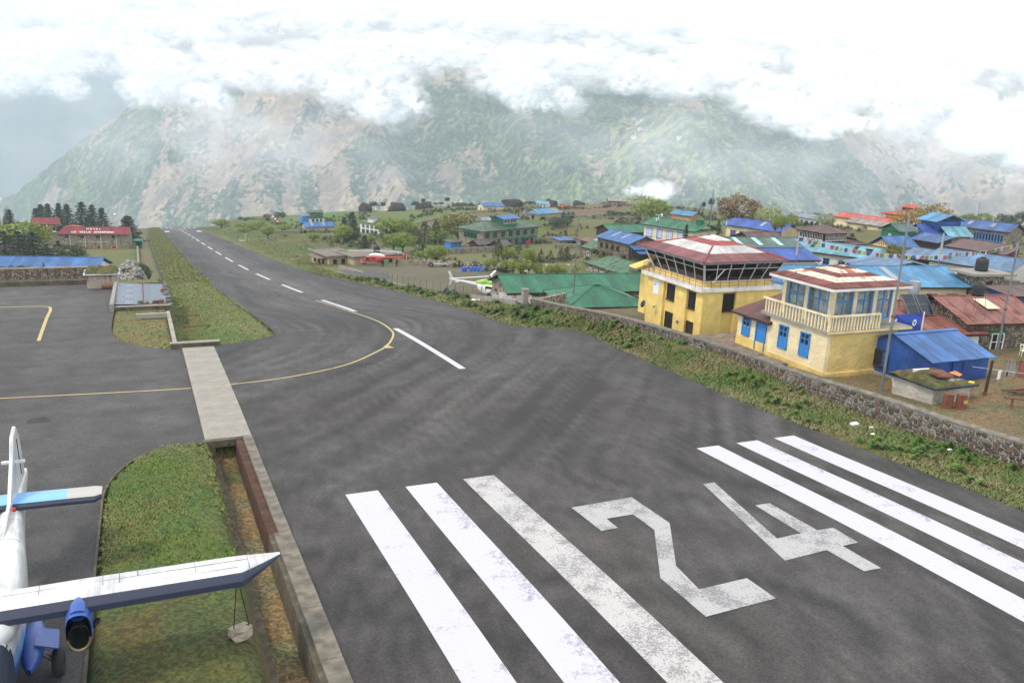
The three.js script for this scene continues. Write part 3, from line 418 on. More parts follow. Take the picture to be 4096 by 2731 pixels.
// ---------- control tower: yellow block, slab, sloping glass cab, banded hip roof ----------
{
  const t = thing('control_tower', 'yellow control tower with slanted dark glazing and red and white banded roof', 'control tower', [22.2, -1, -56.2]);
  // local: x to the right (+x), z = 0 at the near face, going to -z
  const Y = M.yellow, Lz = -8.4, Wx = 8.1, ys = 3.84;
  // walls with recessed window bays on the left side
  const wl = [cc(0.28, -1.6, -0.28, Wx, ys, Lz)], strip = (z0, z1) => cc(0, -1.6, z0, 0.28, ys, z1);
  wl.push(strip(-0.28, -0.95), strip(-2.3, -4.0), strip(-5.8, -8.4));
  // front face: recess between x 2.0 and 3.3
  wl.push(cc(0, -1.6, 0, 2.0, ys, -0.28), cc(3.35, -1.6, 0, Wx, ys, -0.28));
  part('wall', join(wl), Y, t);
  const bay = (z, y, h, w = 1.25) => { const f = windowAt(t, 0.277, y, z, -Math.PI / 2, w, h, M.woodDark, { cols: 2, rows: 1, t: 0.06, sill: true, depth: 0.09 }); return f; };
  bay(-1.62, 2.1, 1.45); bay(-4.9, 2.2, 1.4); bay(-4.9, -0.4, 1.5);
  const d = doorAt(t, 0.277, -1.6, -1.62, -Math.PI / 2, 1.1, 2.5, M.woodDark); d.userData.label = 'dark tower door';
  windowAt(t, 2.68, 2.1, -0.277, 0, 1.3, 1.5, M.woodDark, { cols: 2, rows: 1, t: 0.06, depth: 0.09 });
  const board = part('sign_board', cc(-0.04, 2.35, -6.5, -0.004, 3.6, -7.35), (() => { const c = document.createElement('canvas'); c.width = 256; c.height = 380; const k = c.getContext('2d'); k.fillStyle = '#dfe4ee'; k.fillRect(0, 0, 256, 380); k.fillStyle = '#8fb0e6'; for (let i = 0; i < 3; i++) k.fillRect(24 + 8 * i, 40 + 34 * i, 110 - 14 * i, 22); k.beginPath(); k.arc(190, 70, 34, 0, 7); k.fill(); k.fillStyle = '#3f74d0'; k.fillRect(160, 110, 70, 40); k.fillStyle = '#aebfe2'; k.fillRect(30, 170, 190, 8); k.fillRect(30, 200, 150, 8); const x = new THREE.CanvasTexture(c); x.colorSpace = THREE.SRGBColorSpace; return mat(0xffffff, { map: x, rough: 0.6 }); })(), t); { const uv = board.geometry.attributes.uv, p = board.geometry.attributes.position; for (let i = 0; i < uv.count; i++) uv.setXY(i, (-6.5 - p.getZ(i)) / 0.85, (p.getY(i) - 2.35) / 1.25); }
  part('wall_lamp', join([bar([0.02, 1.35, -6.6], [-0.3, 1.3, -6.6], 0.03), cyl(0.18, 0.1, -0.34, 1.18, -6.6, 12, 0.06)]), M.steel, t); part('vent_hood', cc(-0.12, 0.55, -3.1, 0.0, 0.75, -3.3), M.steel, t);
  part('dish', new THREE.SphereGeometry(0.55, 16, 8, 0, 7, 0, 0.7).rotateZ(1.2).translate(0.3, 0.9, -8.75), M.tank, t);
  // balcony slab and parapet
  part('balcony_slab', cc(-0.35, ys, 0.15, 8.0, ys + 0.31, -9.0), M.white, t);
  const s0 = ys + 0.31, sx = 0.35, sz = -0.5, ex = 7.2, ez = -8.1, ph = 0.45;
  part('cab_parapet', cc(sx, s0, sz, ex, s0 + ph, ez), Y, t);
  // rail round the slab
  const rail = part('railing', [[0], [0.22], [0.44], [0.66]].slice(1).flatMap(([h]) => [bar([-0.25, s0 + h, 0.05], [7.9, s0 + h, 0.05], 0.02, 5), bar([-0.25, s0 + h, 0.05], [-0.25, s0 + h, -8.9], 0.02, 5), bar([7.9, s0 + h, 0.05], [7.9, s0 + h, -8.9], 0.02, 5)]), M.railBrown, t);
  for (let i = 0; i <= 9; i++) { part('post', bar([-0.25 + 8.15 * i / 9, s0, 0.05], [-0.25 + 8.15 * i / 9, s0 + 0.68, 0.05], 0.022, 5), M.railBrown, rail); part('post', bar([-0.25, s0, 0.05 - 8.95 * (i + 1) / 10], [-0.25, s0 + 0.68, 0.05 - 8.95 * (i + 1) / 10], 0.022, 5), M.railBrown, rail); }
  // sloping glazing: sill ring to a wider head ring
  const y0 = s0 + ph, y1 = 6.1, o = 0.62, S = [[sx, sz], [ex, sz], [ex, ez], [sx, ez]], H = [[sx - o, sz + o], [ex + o, sz + o], [ex + o, ez - o], [sx - o, ez - o]];
  const frameM = mat(srgb(186, 182, 186), { rough: 0.45 }), cab = part('cab_frame', join([cc(sx - 0.06, y0, sz + 0.06, ex + 0.06, y0 + 0.07, sz - 0.06), cc(sx - 0.06, y0, ez + 0.06, ex + 0.06, y0 + 0.07, ez - 0.06), cc(sx - 0.06, y0, sz - 0.06, sx + 0.06, y0 + 0.07, ez + 0.06), cc(ex - 0.06, y0, sz - 0.06, ex + 0.06, y0 + 0.07, ez + 0.06)]), frameM, t);
  const pane = new THREE.MeshPhysicalMaterial({ color: lin(0.16, 0.14, 0.12), roughness: 0.03, transmission: 1, thickness: 0, ior: 1.5 });
  const L3 = (a, b, k) => [lerp(a[0], b[0], k), lerp(a[1], b[1], k)], tl = 0.74;
  for (let f = 0; f < 4; f++) {
    const a = S[f], b = S[(f + 1) % 4], A = H[f], B = H[(f + 1) % 4], n = f % 2 ? 6 : 6;
    for (let i = 0; i < n; i++) {
      const p = L3(a, b, i / n), q = L3(a, b, (i + 1) / n), P = L3(A, B, i / n), Q = L3(A, B, (i + 1) / n);
      part('glass_pane', slab([[p[0], y0 + 0.07, p[1]], [q[0], y0 + 0.07, q[1]], [Q[0], y1, Q[1]], [P[0], y1, P[1]]], [0.004, 0, 0.004]), pane, t);
      part('mullion', bar([p[0], y0, p[1]], [P[0], y1, P[1]], i ? 0.045 : 0.085, 6), frameM, t);
      const mp = L3(p, P, tl), mq = L3(q, Q, tl), ym = lerp(y0, y1, tl); part('transom', bar([mp[0], ym, mp[1]], [mq[0], ym, mq[1]], 0.032, 5), frameM, t);
    }
  }
  // inside of the cab: floor, desk, equipment, back wall
  part('cab_floor', cc(sx + 0.1, y0 - 0.4, sz - 0.1, ex - 0.1, y0 - 0.02, ez + 0.1), M.woodDark, t); part('desk', cc(sx + 0.5, y0 - 0.02, sz - 0.5, ex - 0.5, y0 + 0.35, sz - 1.2), M.woodDark, t); part('cabinet', cc(ex - 1.6, y0 - 0.02, ez + 0.4, ex - 0.5, y0 + 1.4, ez + 1.3), M.wood, t);
  part('ceiling', cc(sx - o + 0.05, y1 + 0.02, sz + o - 0.05, ex + o - 0.05, y1 + 0.06, ez - o + 0.05), M.wood, t);
  // banded hip roof
  const E = [[-0.45, 0.2], [8.25, 0.2], [8.25, -10.0], [-0.45, -10.0]], ye = 6.3, ya = 7.78, cxr = 4.3, c0 = -4.5, c1 = -5.2;
  const apex = [[cxr, c0], [cxr, c0], [cxr, c1], [cxr, c1]], darkRed = [0.92, 1, 1.1].map((k) => mat(srgb(132 * k, 78 * k, 80 * k), { map: T.sheet, bump: T.ribs, bs: 0.018, rough: 0.55 })), bright = [0.95, 1, 1.05].map((k) => mat(srgb(160 * k, 72 * k, 68 * k), { map: T.sheet, bump: T.ribs, bs: 0.018, rough: 0.55 })), wht = ROOF.white, bands = [[0, 0.31, darkRed], [0.31, 0.61, wht], [0.61, 0.8, bright], [0.8, 1, wht]];
  const rp = (i, k) => { const e = E[i], a = apex[i]; return [lerp(e[0], a[0], k), lerp(ye, ya, k), lerp(e[1], a[1], k)]; };
  for (const [k0, k1, m] of bands) for (let f = 0; f < 4; f++) { const g = (f + 1) % 4; const P0 = rp(f, k0), P1 = rp(g, k0), Q0 = rp(f, k1), Q1 = rp(g, k1); slopeSheets(t, P0, P1, Q0, Q1, m, 0.95); }
  for (let f = 0; f < 4; f++) part('hip_cap', bar([rp(f, 0)[0], rp(f, 0)[1] + 0.05, rp(f, 0)[2]], [rp(f, 0.6)[0], rp(f, 0.6)[1] + 0.05, rp(f, 0.6)[2]], 0.09, 5), bright[1], t);
  part('gutter', join([cc(-0.5, ye - 0.14, 0.25, 8.3, ye - 0.01, 0.12), cc(-0.5, ye - 0.14, 0.12, -0.37, ye - 0.01, -10.05), cc(8.17, ye - 0.14, 0.12, 8.3, ye - 0.01, -10.05)]), M.steel, t);
  part('soffit', cc(-0.35, ye - 0.06, 0.1, 8.15, ye - 0.02, -9.9), M.wood, t);
  // small sloping canopy at the rear corner
  part('canopy', [slab([[-0.75, 4.2, -9.3], [1.2, 4.75, -9.2], [1.2, 4.75, -10.6], [-0.75, 4.2, -10.6]], [0, 0.12, 0]), cc(0.4, 0, -8.5, 1.2, 4.3, -10.3)], Y, t);
  part('camera_arm', [bar([1.0, y0 + 0.1, sz + 0.4], [1.75, y0 + 1.15, sz + 0.7], 0.035), bx(0.16, 0.12, 0.2, 0.95, y0 + 0.1, sz + 0.4)], M.whitePaint, t); part('flood_lamp', [bx(0.3, 0.2, 0.2, -0.2, s0 + 0.75, -8.0), bar([-0.2, s0, -8.0], [-0.2, s0 + 0.7, -8], 0.03)], M.steel, t);
}
// ---------- old tower: cream ground floor, balcony, glazed room, banded roof ----------
{
  const t = thing('old_tower', 'cream two storey tower with blue window frames and balustrade, red and white striped roof', 'tower', [21.4, 0.2, -41.3]), C = M.cream;
  part('wall', join([cc(0, -1.2, -0.03, 0.3, 2.85, -5.7), cc(0.3, -1.2, -0.3, 6.2, 2.85, -5.7)]), C, t); part('front_wall', cc(0.3, -1.2, 0, 6.2, 2.85, -0.3), M.yellowRough, t, 'yellow rough plastered side wall');
  part('plinth', [cc(-0.12, -1.2, 0.1, 0, 0.25, -5.7), cc(0, -1.2, 0, 6.2, 0.16, 0.14)], M.yellowRough, t);
  part('balcony_slab', [cc(-0.2, 2.85, 0.15, 7.3, 3.05, -6.6), cc(-0.25, 2.83, 0.2, 7.35, 2.9, 0.15)], M.concrete, t); part('slab_edge', cc(-0.24, 2.86, 0.19, 7.3, 3.0, 0.15), M.yellow, t);
  // upper room: kerb wall, pillars, glazed bays
  const x0 = 1.0, z0 = -1.1, x1 = 6.75, z1 = -5.9, f0 = 3.05, f1 = 5.75;
  part('kerb_wall', [cc(x0, f0, z0, x1, f0 + 0.32, z0 - 0.2), cc(x0, f0, z0 - 0.2, x0 + 0.2, f0 + 0.32, z1), cc(x1 - 0.2, f0, z0 - 0.2, x1, f0 + 0.32, z1), cc(x0, f0, z1, x1, f1, z1 + 0.2)], M.concrete, t);
  for (const [x, z] of [[x0, z0], [x0 + 1.9, z0], [x0 + 3.7, z0], [x1 - 0.32, z0]]) part('pillar', cc(x, f0, z + 0.02, x + 0.32, f1, z - 0.3), C, t);
  for (const z of [z0 - 2.25, z1 + 0.32]) part('pillar', cc(x0 - 0.02, f0, z, x0 + 0.3, f1, z - 0.32), C, t);
  const curt = M.curtain, opt = { cols: 2, rows: 2, t: 0.11, depth: 0.1, sill: false, pane: new THREE.MeshPhysicalMaterial({ color: 0xffffff, roughness: 0.02, transmission: 1, thickness: 0 }) };
  const bayW = (x, z, ry, w) => windowAt(t, x, f0 + 0.32, z, ry, w, f1 - f0 - 0.32, M.bluePaint, opt);
  bayW(x0 + 1.11, z0 - 0.14, 0, 1.56); bayW(x0 + 2.96, z0 - 0.14, 0, 1.44); bayW(x0 + 4.73, z0 - 0.14, 0, 1.4); bayW(x0 + 0.12, z0 - 1.27, -Math.PI / 2, 1.94); bayW(x0 + 0.12, z0 - 3.42, -Math.PI / 2, 1.7);
  // gathered curtains behind the glass
  const pleat = (ax, az, bx_, bz) => { const n = 60, P = []; for (let i = 0; i <= n; i++) { const k = i / n, w = 0.045 * Math.sin(k * 60) + 0.02 * Math.sin(k * 23); const nx = -(bz - az), nz_ = bx_ - ax, q = Math.hypot(nx, nz_); P.push([lerp(ax, bx_, k) + nx / q * w, lerp(az, bz, k) + nz_ / q * w]); } const v = []; for (let i = 0; i < n; i++) { const [a, b] = P[i], [c, d] = P[i + 1]; v.push(a, f0, b, c, f0, d, c, f1 - 0.05, d, a, f0, b, c, f1 - 0.05, d, a, f1 - 0.05, b); } const g = new THREE.BufferGeometry(); g.setAttribute('position', new THREE.Float32BufferAttribute(v, 3)); g.computeVertexNormals(); return muv(g); };
  const cm = mat(srgb(206, 220, 212), { map: T.grain, side: THREE.DoubleSide }); part('curtain', pleat(x0 + 0.35, z0 - 0.4, x1 - 0.35, z0 - 0.4), cm, t); part('curtain', pleat(x0 + 0.4, z0 - 0.5, x0 + 0.4, z1 + 0.4), cm, t);
  part('upper_floor', cc(x0 + 0.2, f0, z0 - 0.2, x1 - 0.2, f0 + 0.03, z1 + 0.2), M.woodDark, t);
  // roof: striped hip
  const E = [[-0.15, 0.05], [6.9, 0.05], [6.9, -6.2], [-0.15, -6.2]], ye = 5.88, ya = 6.85, ax = 3.5, az = -3.1, mr = [0.9, 1, 1.08].map((k) => mat(srgb(124 * k, 72 * k, 66 * k), { map: T.rust, bump: T.ribs, bs: 0.018, rough: 0.65 })), mw = [0.94, 1].map((k) => mat(srgb(236 * k, 230 * k, 224 * k), { map: T.rust, bump: T.ribs, bs: 0.018, rough: 0.65 }));
  const rp = (i, k) => [lerp(E[i][0], ax, k), lerp(ye, ya, k), lerp(E[i][1], az, k)];
  for (const [k0, k1, m] of [[0, 0.24, mr], [0.24, 0.45, mw], [0.45, 0.62, mr], [0.62, 0.8, mw], [0.8, 0.93, mr], [0.93, 1, mw]]) for (let f = 0; f < 4; f++) { const g = (f + 1) % 4; slopeSheets(t, rp(f, k0), rp(g, k0), rp(f, k1), rp(g, k1), m, 0.9); }
  part('fascia', [cc(-0.15, ye - 0.2, 0.06, 6.9, ye - 0.02, 0), cc(-0.16, ye - 0.2, 0, -0.1, ye - 0.02, -6.2), cc(6.85, ye - 0.2, 0, 6.91, ye - 0.02, -6.2)], M.white, t); part('soffit', cc(-0.05, ye - 0.12, -0.02, 6.8, ye - 0.06, -6.1), M.white, t); part('head_beam', [cc(x0 - 0.03, f1, z0 + 0.04, x1 + 0.03, ye - 0.12, z0 - 0.25), cc(x0 - 0.03, f1, z0 - 0.25, x0 + 0.25, ye - 0.12, z1)], C, t);
  // balustrade
  const bal = part('balustrade', [cc(-0.18, 3.98, 0.13, 4.3, 4.1, -0.02), cc(-0.18, 3.98, -0.02, -0.03, 4.1, -6.5), cc(-0.18, 3.05, 0.13, -0.02, 4.0, -0.03), cc(4.2, 3.05, 0.13, 4.32, 4.0, -0.03)], C, t);
  for (let i = 0; i < 15; i++) part('baluster', cc(0.1 + 0.275 * i, 3.05, 0.1, 0.2 + 0.275 * i, 3.98, 0), C, bal); for (let i = 0; i < 20; i++) part('baluster', cc(-0.15, 3.05, -0.25 - 0.31 * i, -0.05, 3.98, -0.35 - 0.31 * i), C, bal);
  // shuttered windows of the ground floor
  for (const z of [-2.0, -4.15]) { const f = part('shutter_window', [bx(0.09, 1.6, 0.1, -0.42, 0.8, 0.05), bx(0.09, 1.6, 0.1, 0.42, 0.8, 0.05), bx(0.93, 0.09, 0.1, 0, 1.6, 0.05), bx(0.93, 0.09, 0.1, 0, 0, 0.05), bx(0.36, 0.72, 0.05, -0.19, 0.4, 0.04), bx(0.36, 0.72, 0.05, 0.19, 0.4, 0.04), bx(0.07, 1.5, 0.07, 0, 0.8, 0.05), bx(0.75, 0.06, 0.06, 0, 1.2, 0.05), bx(0.75, 0.06, 0.06, 0, 0.8, 0.05)], M.bluePaint, t); f.position.set(-0.003, 0.85, z); f.rotation.y = -Math.PI / 2; for (const [px, py] of [[-0.19, 1.0], [0.19, 1.0], [-0.19, 1.4], [0.19, 1.4]]) part('pane', bx(0.27, 0.3, 0.02, px, py, 0.03), glassM, f); }
}
// ---------- annex with rust red roof ----------
{
  const t = thing('annex_building', 'low cream annex with rust red metal roof, blue door and blue window', 'building', [21.5, 0.2, -46.75]), C = M.cream;
  part('wall', [cc(0, -1.2, -0.2, 5.2, 2.35, -3.9), slab([[0.02, 2.35, -0.2], [5.2, 2.35, -0.2], [5.2, 3.5, -0.2]], [0, 0, -3.6])], C, t); part('plinth', cc(-0.06, -1.2, -0.1, 0, 0.62, -3.9), M.yellow, t);
  slopeSheets(t, [-0.45, 2.32, -4.3], [-0.45, 2.32, -0.02], [5.4, 3.75, -4.3], [5.4, 3.75, -0.02], ROOF.maroon, 0.95);
  part('fascia', [cc(-0.46, 2.2, -0.02, -0.4, 2.34, -4.3), slab([[-0.45, 2.18, -0.02], [5.4, 3.6, -0.02], [5.4, 3.72, -0.02], [-0.45, 2.3, -0.02]], [0, 0, 0.05])], M.woodDark, t);
  doorAt(t, -0.003, 0, -1.15, -Math.PI / 2, 0.95, 1.98, M.bluePaint).userData.label = 'blue plank door';
  const f = part('shutter_window', [bx(0.09, 1.5, 0.1, -0.4, 0.75, 0.05), bx(0.09, 1.5, 0.1, 0.4, 0.75, 0.05), bx(0.9, 0.09, 0.1, 0, 1.5, 0.05), bx(0.9, 0.09, 0.1, 0, 0, 0.05), bx(0.7, 0.62, 0.05, 0, 0.35, 0.04), bx(0.07, 1.4, 0.07, 0, 0.75, 0.05), bx(0.7, 0.07, 0.06, 0, 1.1, 0.05)], M.bluePaint, t); f.position.set(-0.003, 0.75, -2.85); f.rotation.y = -Math.PI / 2; for (const [px, py] of [[-0.18, 0.88], [0.18, 0.88], [-0.18, 1.28], [0.18, 1.28]]) part('pane', bx(0.26, 0.3, 0.02, px, py, 0.03), glassM, f);
  part('rafter_pole', [bar([2.8, 3.0, -0.2], [2.8, 4.9, -0.2], 0.03), bar([4.2, 3.2, -0.4], [4.2, 5.0, -0.4], 0.03), bar([2.8, 4.2, -0.2], [4.2, 4.3, -0.4], 0.02)], M.railBrown, t);
}
// ---------- blue sheet metal hut ----------
{
  const t = thing('sheet_metal_hut', 'bright blue corrugated metal hut with blue pitched roof behind the stone wall', 'hut', [25.6, 0.2, -36.5]), W = 5.8, Lz = -6.6;
  part('wall', [cc(0.25, -1, -0.3, W - 0.3, 1.85, Lz + 0.25), slab([[0.25, 1.85, -0.3], [0.25, 1.85, Lz + 0.25], [0.25, 2.86, -3.4]], [0.1, 0, 0]), slab([[W - 0.3, 1.85, -0.3], [W - 0.3, 1.85, Lz + 0.25], [W - 0.3, 2.86, -3.4]], [-0.1, 0, 0])], M.blueSheet, t); { const g = t.children[0].geometry, p = g.attributes.position, uv = g.attributes.uv; for (let i = 0; i < uv.count; i++) uv.setXY(i, p.getX(i) + p.getZ(i), p.getY(i)); }
  slopeSheets(t, [0, 1.9, 0], [W, 1.9, 0], [0, 2.98, -3.4], [W, 2.98, -3.4], ROOF.blue, 0.85); slopeSheets(t, [W, 1.9, Lz], [0, 1.9, Lz], [W, 2.98, -3.4], [0, 2.98, -3.4], ROOF.blue, 0.85); part('ridge_cap', slab([[0, 2.99, -3.15], [W, 2.99, -3.15], [W, 3.06, -3.4], [0, 3.06, -3.4]], [0, 0.02, 0]), ROOF.blue[2], t);
  const w = windowAt(t, 0.247, 0.55, -4.4, -Math.PI / 2, 0.9, 1.1, M.woodDark, { cols: 2, rows: 2 }); part('open_shutter', bx(0.42, 1.0, 0.04, 0.62, 0.55, 0.2), M.blueSheet, w);
  doorAt(t, 2.6, 0, -0.297, 0, 0.85, 1.7, M.blueSheet); part('plinth', cc(0.05, -1, -0.1, W - 0.1, 0.1, Lz + 0.05), M.concrete, t);
}
// ---------- turf roofed stone hut by the wall ----------
{
  const t = thing('turf_roof_hut', 'grey plastered stone hut with turf roof carrying scrap metal and orange sheet', 'hut', [22.6, 0.35, -33.7]);
  part('wall', cc(0, -1.2, 0, 3.1, 1.2, -2.9), mat(srgb(182, 178, 170), { map: T.plaster, bump: T.lumps, bs: 0.08 }), t);
  const g = new THREE.PlaneGeometry(3.7, 3.5, 26, 24).rotateX(-Math.PI / 2), p = g.attributes.position; for (let i = 0; i < p.count; i++) { const x = p.getX(i), z = p.getZ(i), e = Math.min(1.85 - Math.abs(x), 1.75 - Math.abs(z)); p.setXYZ(i, x + 1.6 + 0.05 * nz(z * 3, x, 2), 1.26 + 0.05 * z * -1 + 0.22 * sstep(0, 0.6, e) + 0.14 * fbm(x * 1.4, z * 1.4, 7, 3), z - 1.45 + 0.05 * nz(x * 3, z, 5)); } g.computeVertexNormals();
  part('turf_roof', g, M.turf, t); part('roof_slab', cc(-0.22, 1.18, 0.28, 3.42, 1.27, -3.2), M.black, t);
  part('scrap_sheet', slab([[0.9, 1.66, -0.6], [2.1, 1.66, -0.5], [2.3, 1.76, -1.6], [1.3, 1.74, -1.7]], [0, 0.02, 0]), M.rustM, t); part('orange_sheet', slab([[2.6, 1.62, -0.5], [3.2, 1.6, -0.8], [3.3, 1.64, -1.4], [2.5, 1.66, -1.2]], [0, 0.02, 0]), M.orange, t); part('slate', [bx(0.5, 0.04, 0.25, 1.3, 1.66, 0.05, 0.4), bx(0.45, 0.04, 0.2, 1.75, 1.66, 0.1, 0.2)], M.stoneRaw, t); part('plank', [bar([0.6, 1.72, -2.2], [1.6, 1.78, -1.9], 0.05, 4), bar([0.3, 1.7, -1.9], [1.2, 1.74, -2.1], 0.03, 4)], M.whitePaint, t); part('yellow_rag', bx(0.22, 0.06, 0.3, 2.6, 1.52, 0.35, 0.5), mat(srgb(230, 200, 60)), t);
}
// ---------- village beyond the tower ----------
const font = await new FontLoader().loadAsync('fonts/droid/droid_sans_bold.typeface.json');
const WP = { cols: 2, rows: 2 }, grp = 'village houses beyond the runway';
function letters(t, { l, h, hr }, text, u, f, size, m) { // lettering painted on the front slope of a gable or hip roof
  const g = new TextGeometry(text, { font, size, depth: 0.02, curveSegments: 3 }); g.computeBoundingBox(); g.translate(-(g.boundingBox.max.x + g.boundingBox.min.x) / 2, 0, 0); const a = Math.atan2(hr, l / 2); g.rotateX(-Math.PI / 2 + a); const o = part('lettering', g, m, t); o.position.set(u, h + 0.06 + hr * f + 0.06, l / 2 * (1 - f)); return o;
}
const V = {};
{ // two storey stone lodge with hip roof and blue roofed lantern
  const o = { x: 91.5, z: -264.8, r: 25.5, w: 29.3, l: 13, y: -24.8, h: 5.7, hr: 2.3, roof: 'hip', ov: 0.9, wall: M.stone, roofM: ROOF.dark, sheetW: 1.6, win: [['f', -12.0, 3.8, 7, 3.3, 1.9, 1.8, M.green, { cols: 3, rows: 2, lintel: true, t: 0.16 }], ['l', -2.6, 1.5, 4, 3.1, 1.4, 1.6, M.green, WP], ['f', -1.6, 3.8, 1, 0.2, 2.6, 2.3, M.green, { cols: 4, rows: 2, t: 0.16 }], ['f', 2.6, 3.8, 1, 0.2, 1.2, 2.3, M.green, WP], ['f', 6.2, 1.9, 2, 0.2, 1.5, 2.3, M.green, WP], ['f', 10.6, 2, 1, 0.2, 1.3, 2.3, M.green, WP]] };
  const t = V.lodge = house('stone_lodge', 'large two storey stone lodge with dark green hip roof and green windows', o);
  for (const u of [-4.5, -1.2, 2.6, 6.4, 10.4]) part('awning', slab([[u - 1.5, 2.75, 5.6], [u + 1.5, 2.75, 5.6], [u + 1.5, 2.35, 6.8], [u - 1.5, 2.35, 6.8]], [0, 0.05, 0]), M.green, t);
  const lant = part('lantern', cc(-3, 6.6, 4.4, 3.6, 9.0, -1.2), M.green, t); slopeSheets(t, [4.6, 9.0, -2.4], [-4.4, 9.0, -2.4], [4.6, 9.9, 1.6], [-4.4, 9.9, 1.6], ROOF.blue, 1.2, 'lantern_sheet'); slopeSheets(t, [-4.4, 9.0, 5.6], [4.6, 9.0, 5.6], [-4.4, 9.9, 1.6], [4.6, 9.9, 1.6], ROOF.blue, 1.2, 'lantern_sheet'); for (let i = 0; i < 4; i++) windowAt(t, -2.2 + 1.6 * i, 7.5, 4.41, 0, 1.3, 1.2, M.whitePaint, { cols: 1, rows: 2 });
  part('banner', bx(2.4, 0.9, 0.06, 5.0, 0.6, 5.75), mat(srgb(48, 70, 140)), t); part('banner', bx(2.4, 1.1, 0.06, 8.7, 0.7, 5.75), M.redPaint, t); part('green_shutter', cc(-13.79, 4.6, -3.6, -13.6, 5.5, 3.6), M.green, t);
}
house('lodge_back_house', 'grey green tin roof showing behind the stone lodge', { x: 95, z: -294, r: 11.5, w: 9.6, l: 7, y: -24.6, h: 4.4, hr: 0.9, roofM: ROOF.tin, wall: M.stone });
{ const o = { x: 82, z: -167.5, r: -85.2, w: 23, l: 9, y: -15.9, h: 3.3, hr: 2.0, roofM: ROOF.resort, wall: M.stone, sheetW: 1.2, gableM: M.stoneDark, win: [['f', -9.0, 2.9, 6, 1.2, 1.0, 1.35, M.whitePaint, { cols: 3, rows: 1 }], ['l', -1.2, 2.6, 2, 1.2, 1.0, 1.4, M.woodDark, WP]] }; const t = house('resort_lodge', 'long stone lodge with faded green roof and white painted lettering', o); letters(t, o, 'LUKLA  RESORT', 0.2, 0.5, 0.85, M.whitePaint); roofPatch(t, o, -10.2, 0.72, 0.95, 2.2, M.galv); roofPatch(t, o, 5.5, 0.72, 0.86, 2.6, M.galv); }
house('resort_wing', 'lower green hip roofed stone wing beside the lettered lodge', { x: 67.5, z: -144, r: -88, w: 16, l: 9, y: -14.4, h: 2.9, hr: 1.7, roof: 'hip', roofM: ROOF.resort, wall: M.stone, win: [['f', -5.4, 2.2, 3, 0.9, 1.0, 1.2, M.whitePaint, WP]] });
house('lodge_gable_shed', 'dark two storey stone gable shed left of the lettered lodge', { x: 83, z: -182, r: -85, w: 6, l: 8, y: -16, h: 4.2, hr: 0.8, roof: 'mono', roofM: ROOF.rust, wall: M.stoneDark, win: [['f', -1.3, 2.4, 2, 2.4, 1.1, 1.3, M.woodDark, WP], ['l', -1, 2.2, 2, 0.6, 1.1, 1.6, M.woodDark, WP]] });
{ // tarpaulin hut
  const t = thing('tarp_hut', 'mud walled hut under a crumpled blue tarpaulin before the green roofs', 'hut', [50, -10.6, -118], R(-12)); part('wall', [cc(-4, -2, -2.5, 4, 1.9, 2.5)], M.mud, t); const g = new THREE.PlaneGeometry(9.6, 7.4, 40, 30).rotateX(-Math.PI / 2), p = g.attributes.position; for (let i = 0; i < p.count; i++) { const x = p.getX(i), z = p.getZ(i), over = Math.max(0, Math.abs(z) - 2.5) + Math.max(0, Math.abs(x) - 4); p.setXYZ(i, x, 2.6 - 0.25 * Math.abs(z) - over * 1.2 * (0.6 + 0.5 * nz(x * 0.9, 3, 1)) + 0.14 * fbm(x * 1.5, z * 1.5, 2, 3), z * (1 - over * 0.06)); } g.computeVertexNormals(); part('tarpaulin', g, M.tarp, t); for (let i = 0; i < 7; i++) part('batten', bar([0.6 + 0.45 * i, 2.62, -0.6], [1.0 + 0.45 * i, 2.2, 2.3], 0.05, 4), M.woodDark, t); part('timber_pile', Array.from({ length: 16 }, (_, i) => bar([-6 + rnd() * 1.2, 0.1 + 0.14 * (i % 5), 1.5 + rnd()], [-3.5 + rnd(), 0.15 + 0.14 * (i % 5), 1.9 + rnd()], 0.08, 5)), M.woodDark, t);
}
{ const o = { x: 32.3, z: -95.5, r: -6.6, w: 23, l: 9, y: -7.1, h: 2.6, hr: 1.45, roofM: ROOF.green, wall: M.stone, sheetW: 0.95, doors: [['f', -8.0, 1.6, 1.9, M.bluePaint], ['f', -4.2, 0.9, 1.9, M.woodDark]], win: [['l', -1.8, 2.4, 2, 1, 0.8, 0.9, M.woodDark, WP]], gableM: M.stoneDark }; house('green_longhouse', 'long building with bright emerald green metal roof beside the gravel helipad', o); }
{ // low pyramid roof and its lean-to
  const t = house('green_pavilion', 'square pavilion with emerald green pyramid roof beside the yellow tower', { x: 25.8, z: -80.3, r: -8, w: 9.4, l: 9.0, y: -4.6, h: 1.75, hr: 1.55, roof: 'hip', ov: 0.4, roofM: ROOF.green, wall: M.tan, sheetW: 1.0 }); part('finial', bx(0.7, 0.1, 0.7, 0, 3.42, 0), ROOF.green[2], t);
  slopeSheets(t, [-7.6, 1.15, 4.2], [-4.75, 1.15, 4.6], [-7.0, 1.75, -1.5], [-4.7, 1.85, -1.5], ROOF.green, 0.95, 'lean_to_sheet'); part('lean_to_wall', cc(-7.2, -1.4, -1.2, -4.6, 1.1, 4.0), M.tan, t); }
house('rusty_shed', 'low stone shed with rusty grey tin roof beside the helipad fence', { x: 21.2, z: -93.2, r: -14, w: 5.0, l: 5.2, y: -7.2, h: 1.9, hr: 0.75, roofM: ROOF.tinrust, wall: M.stone });
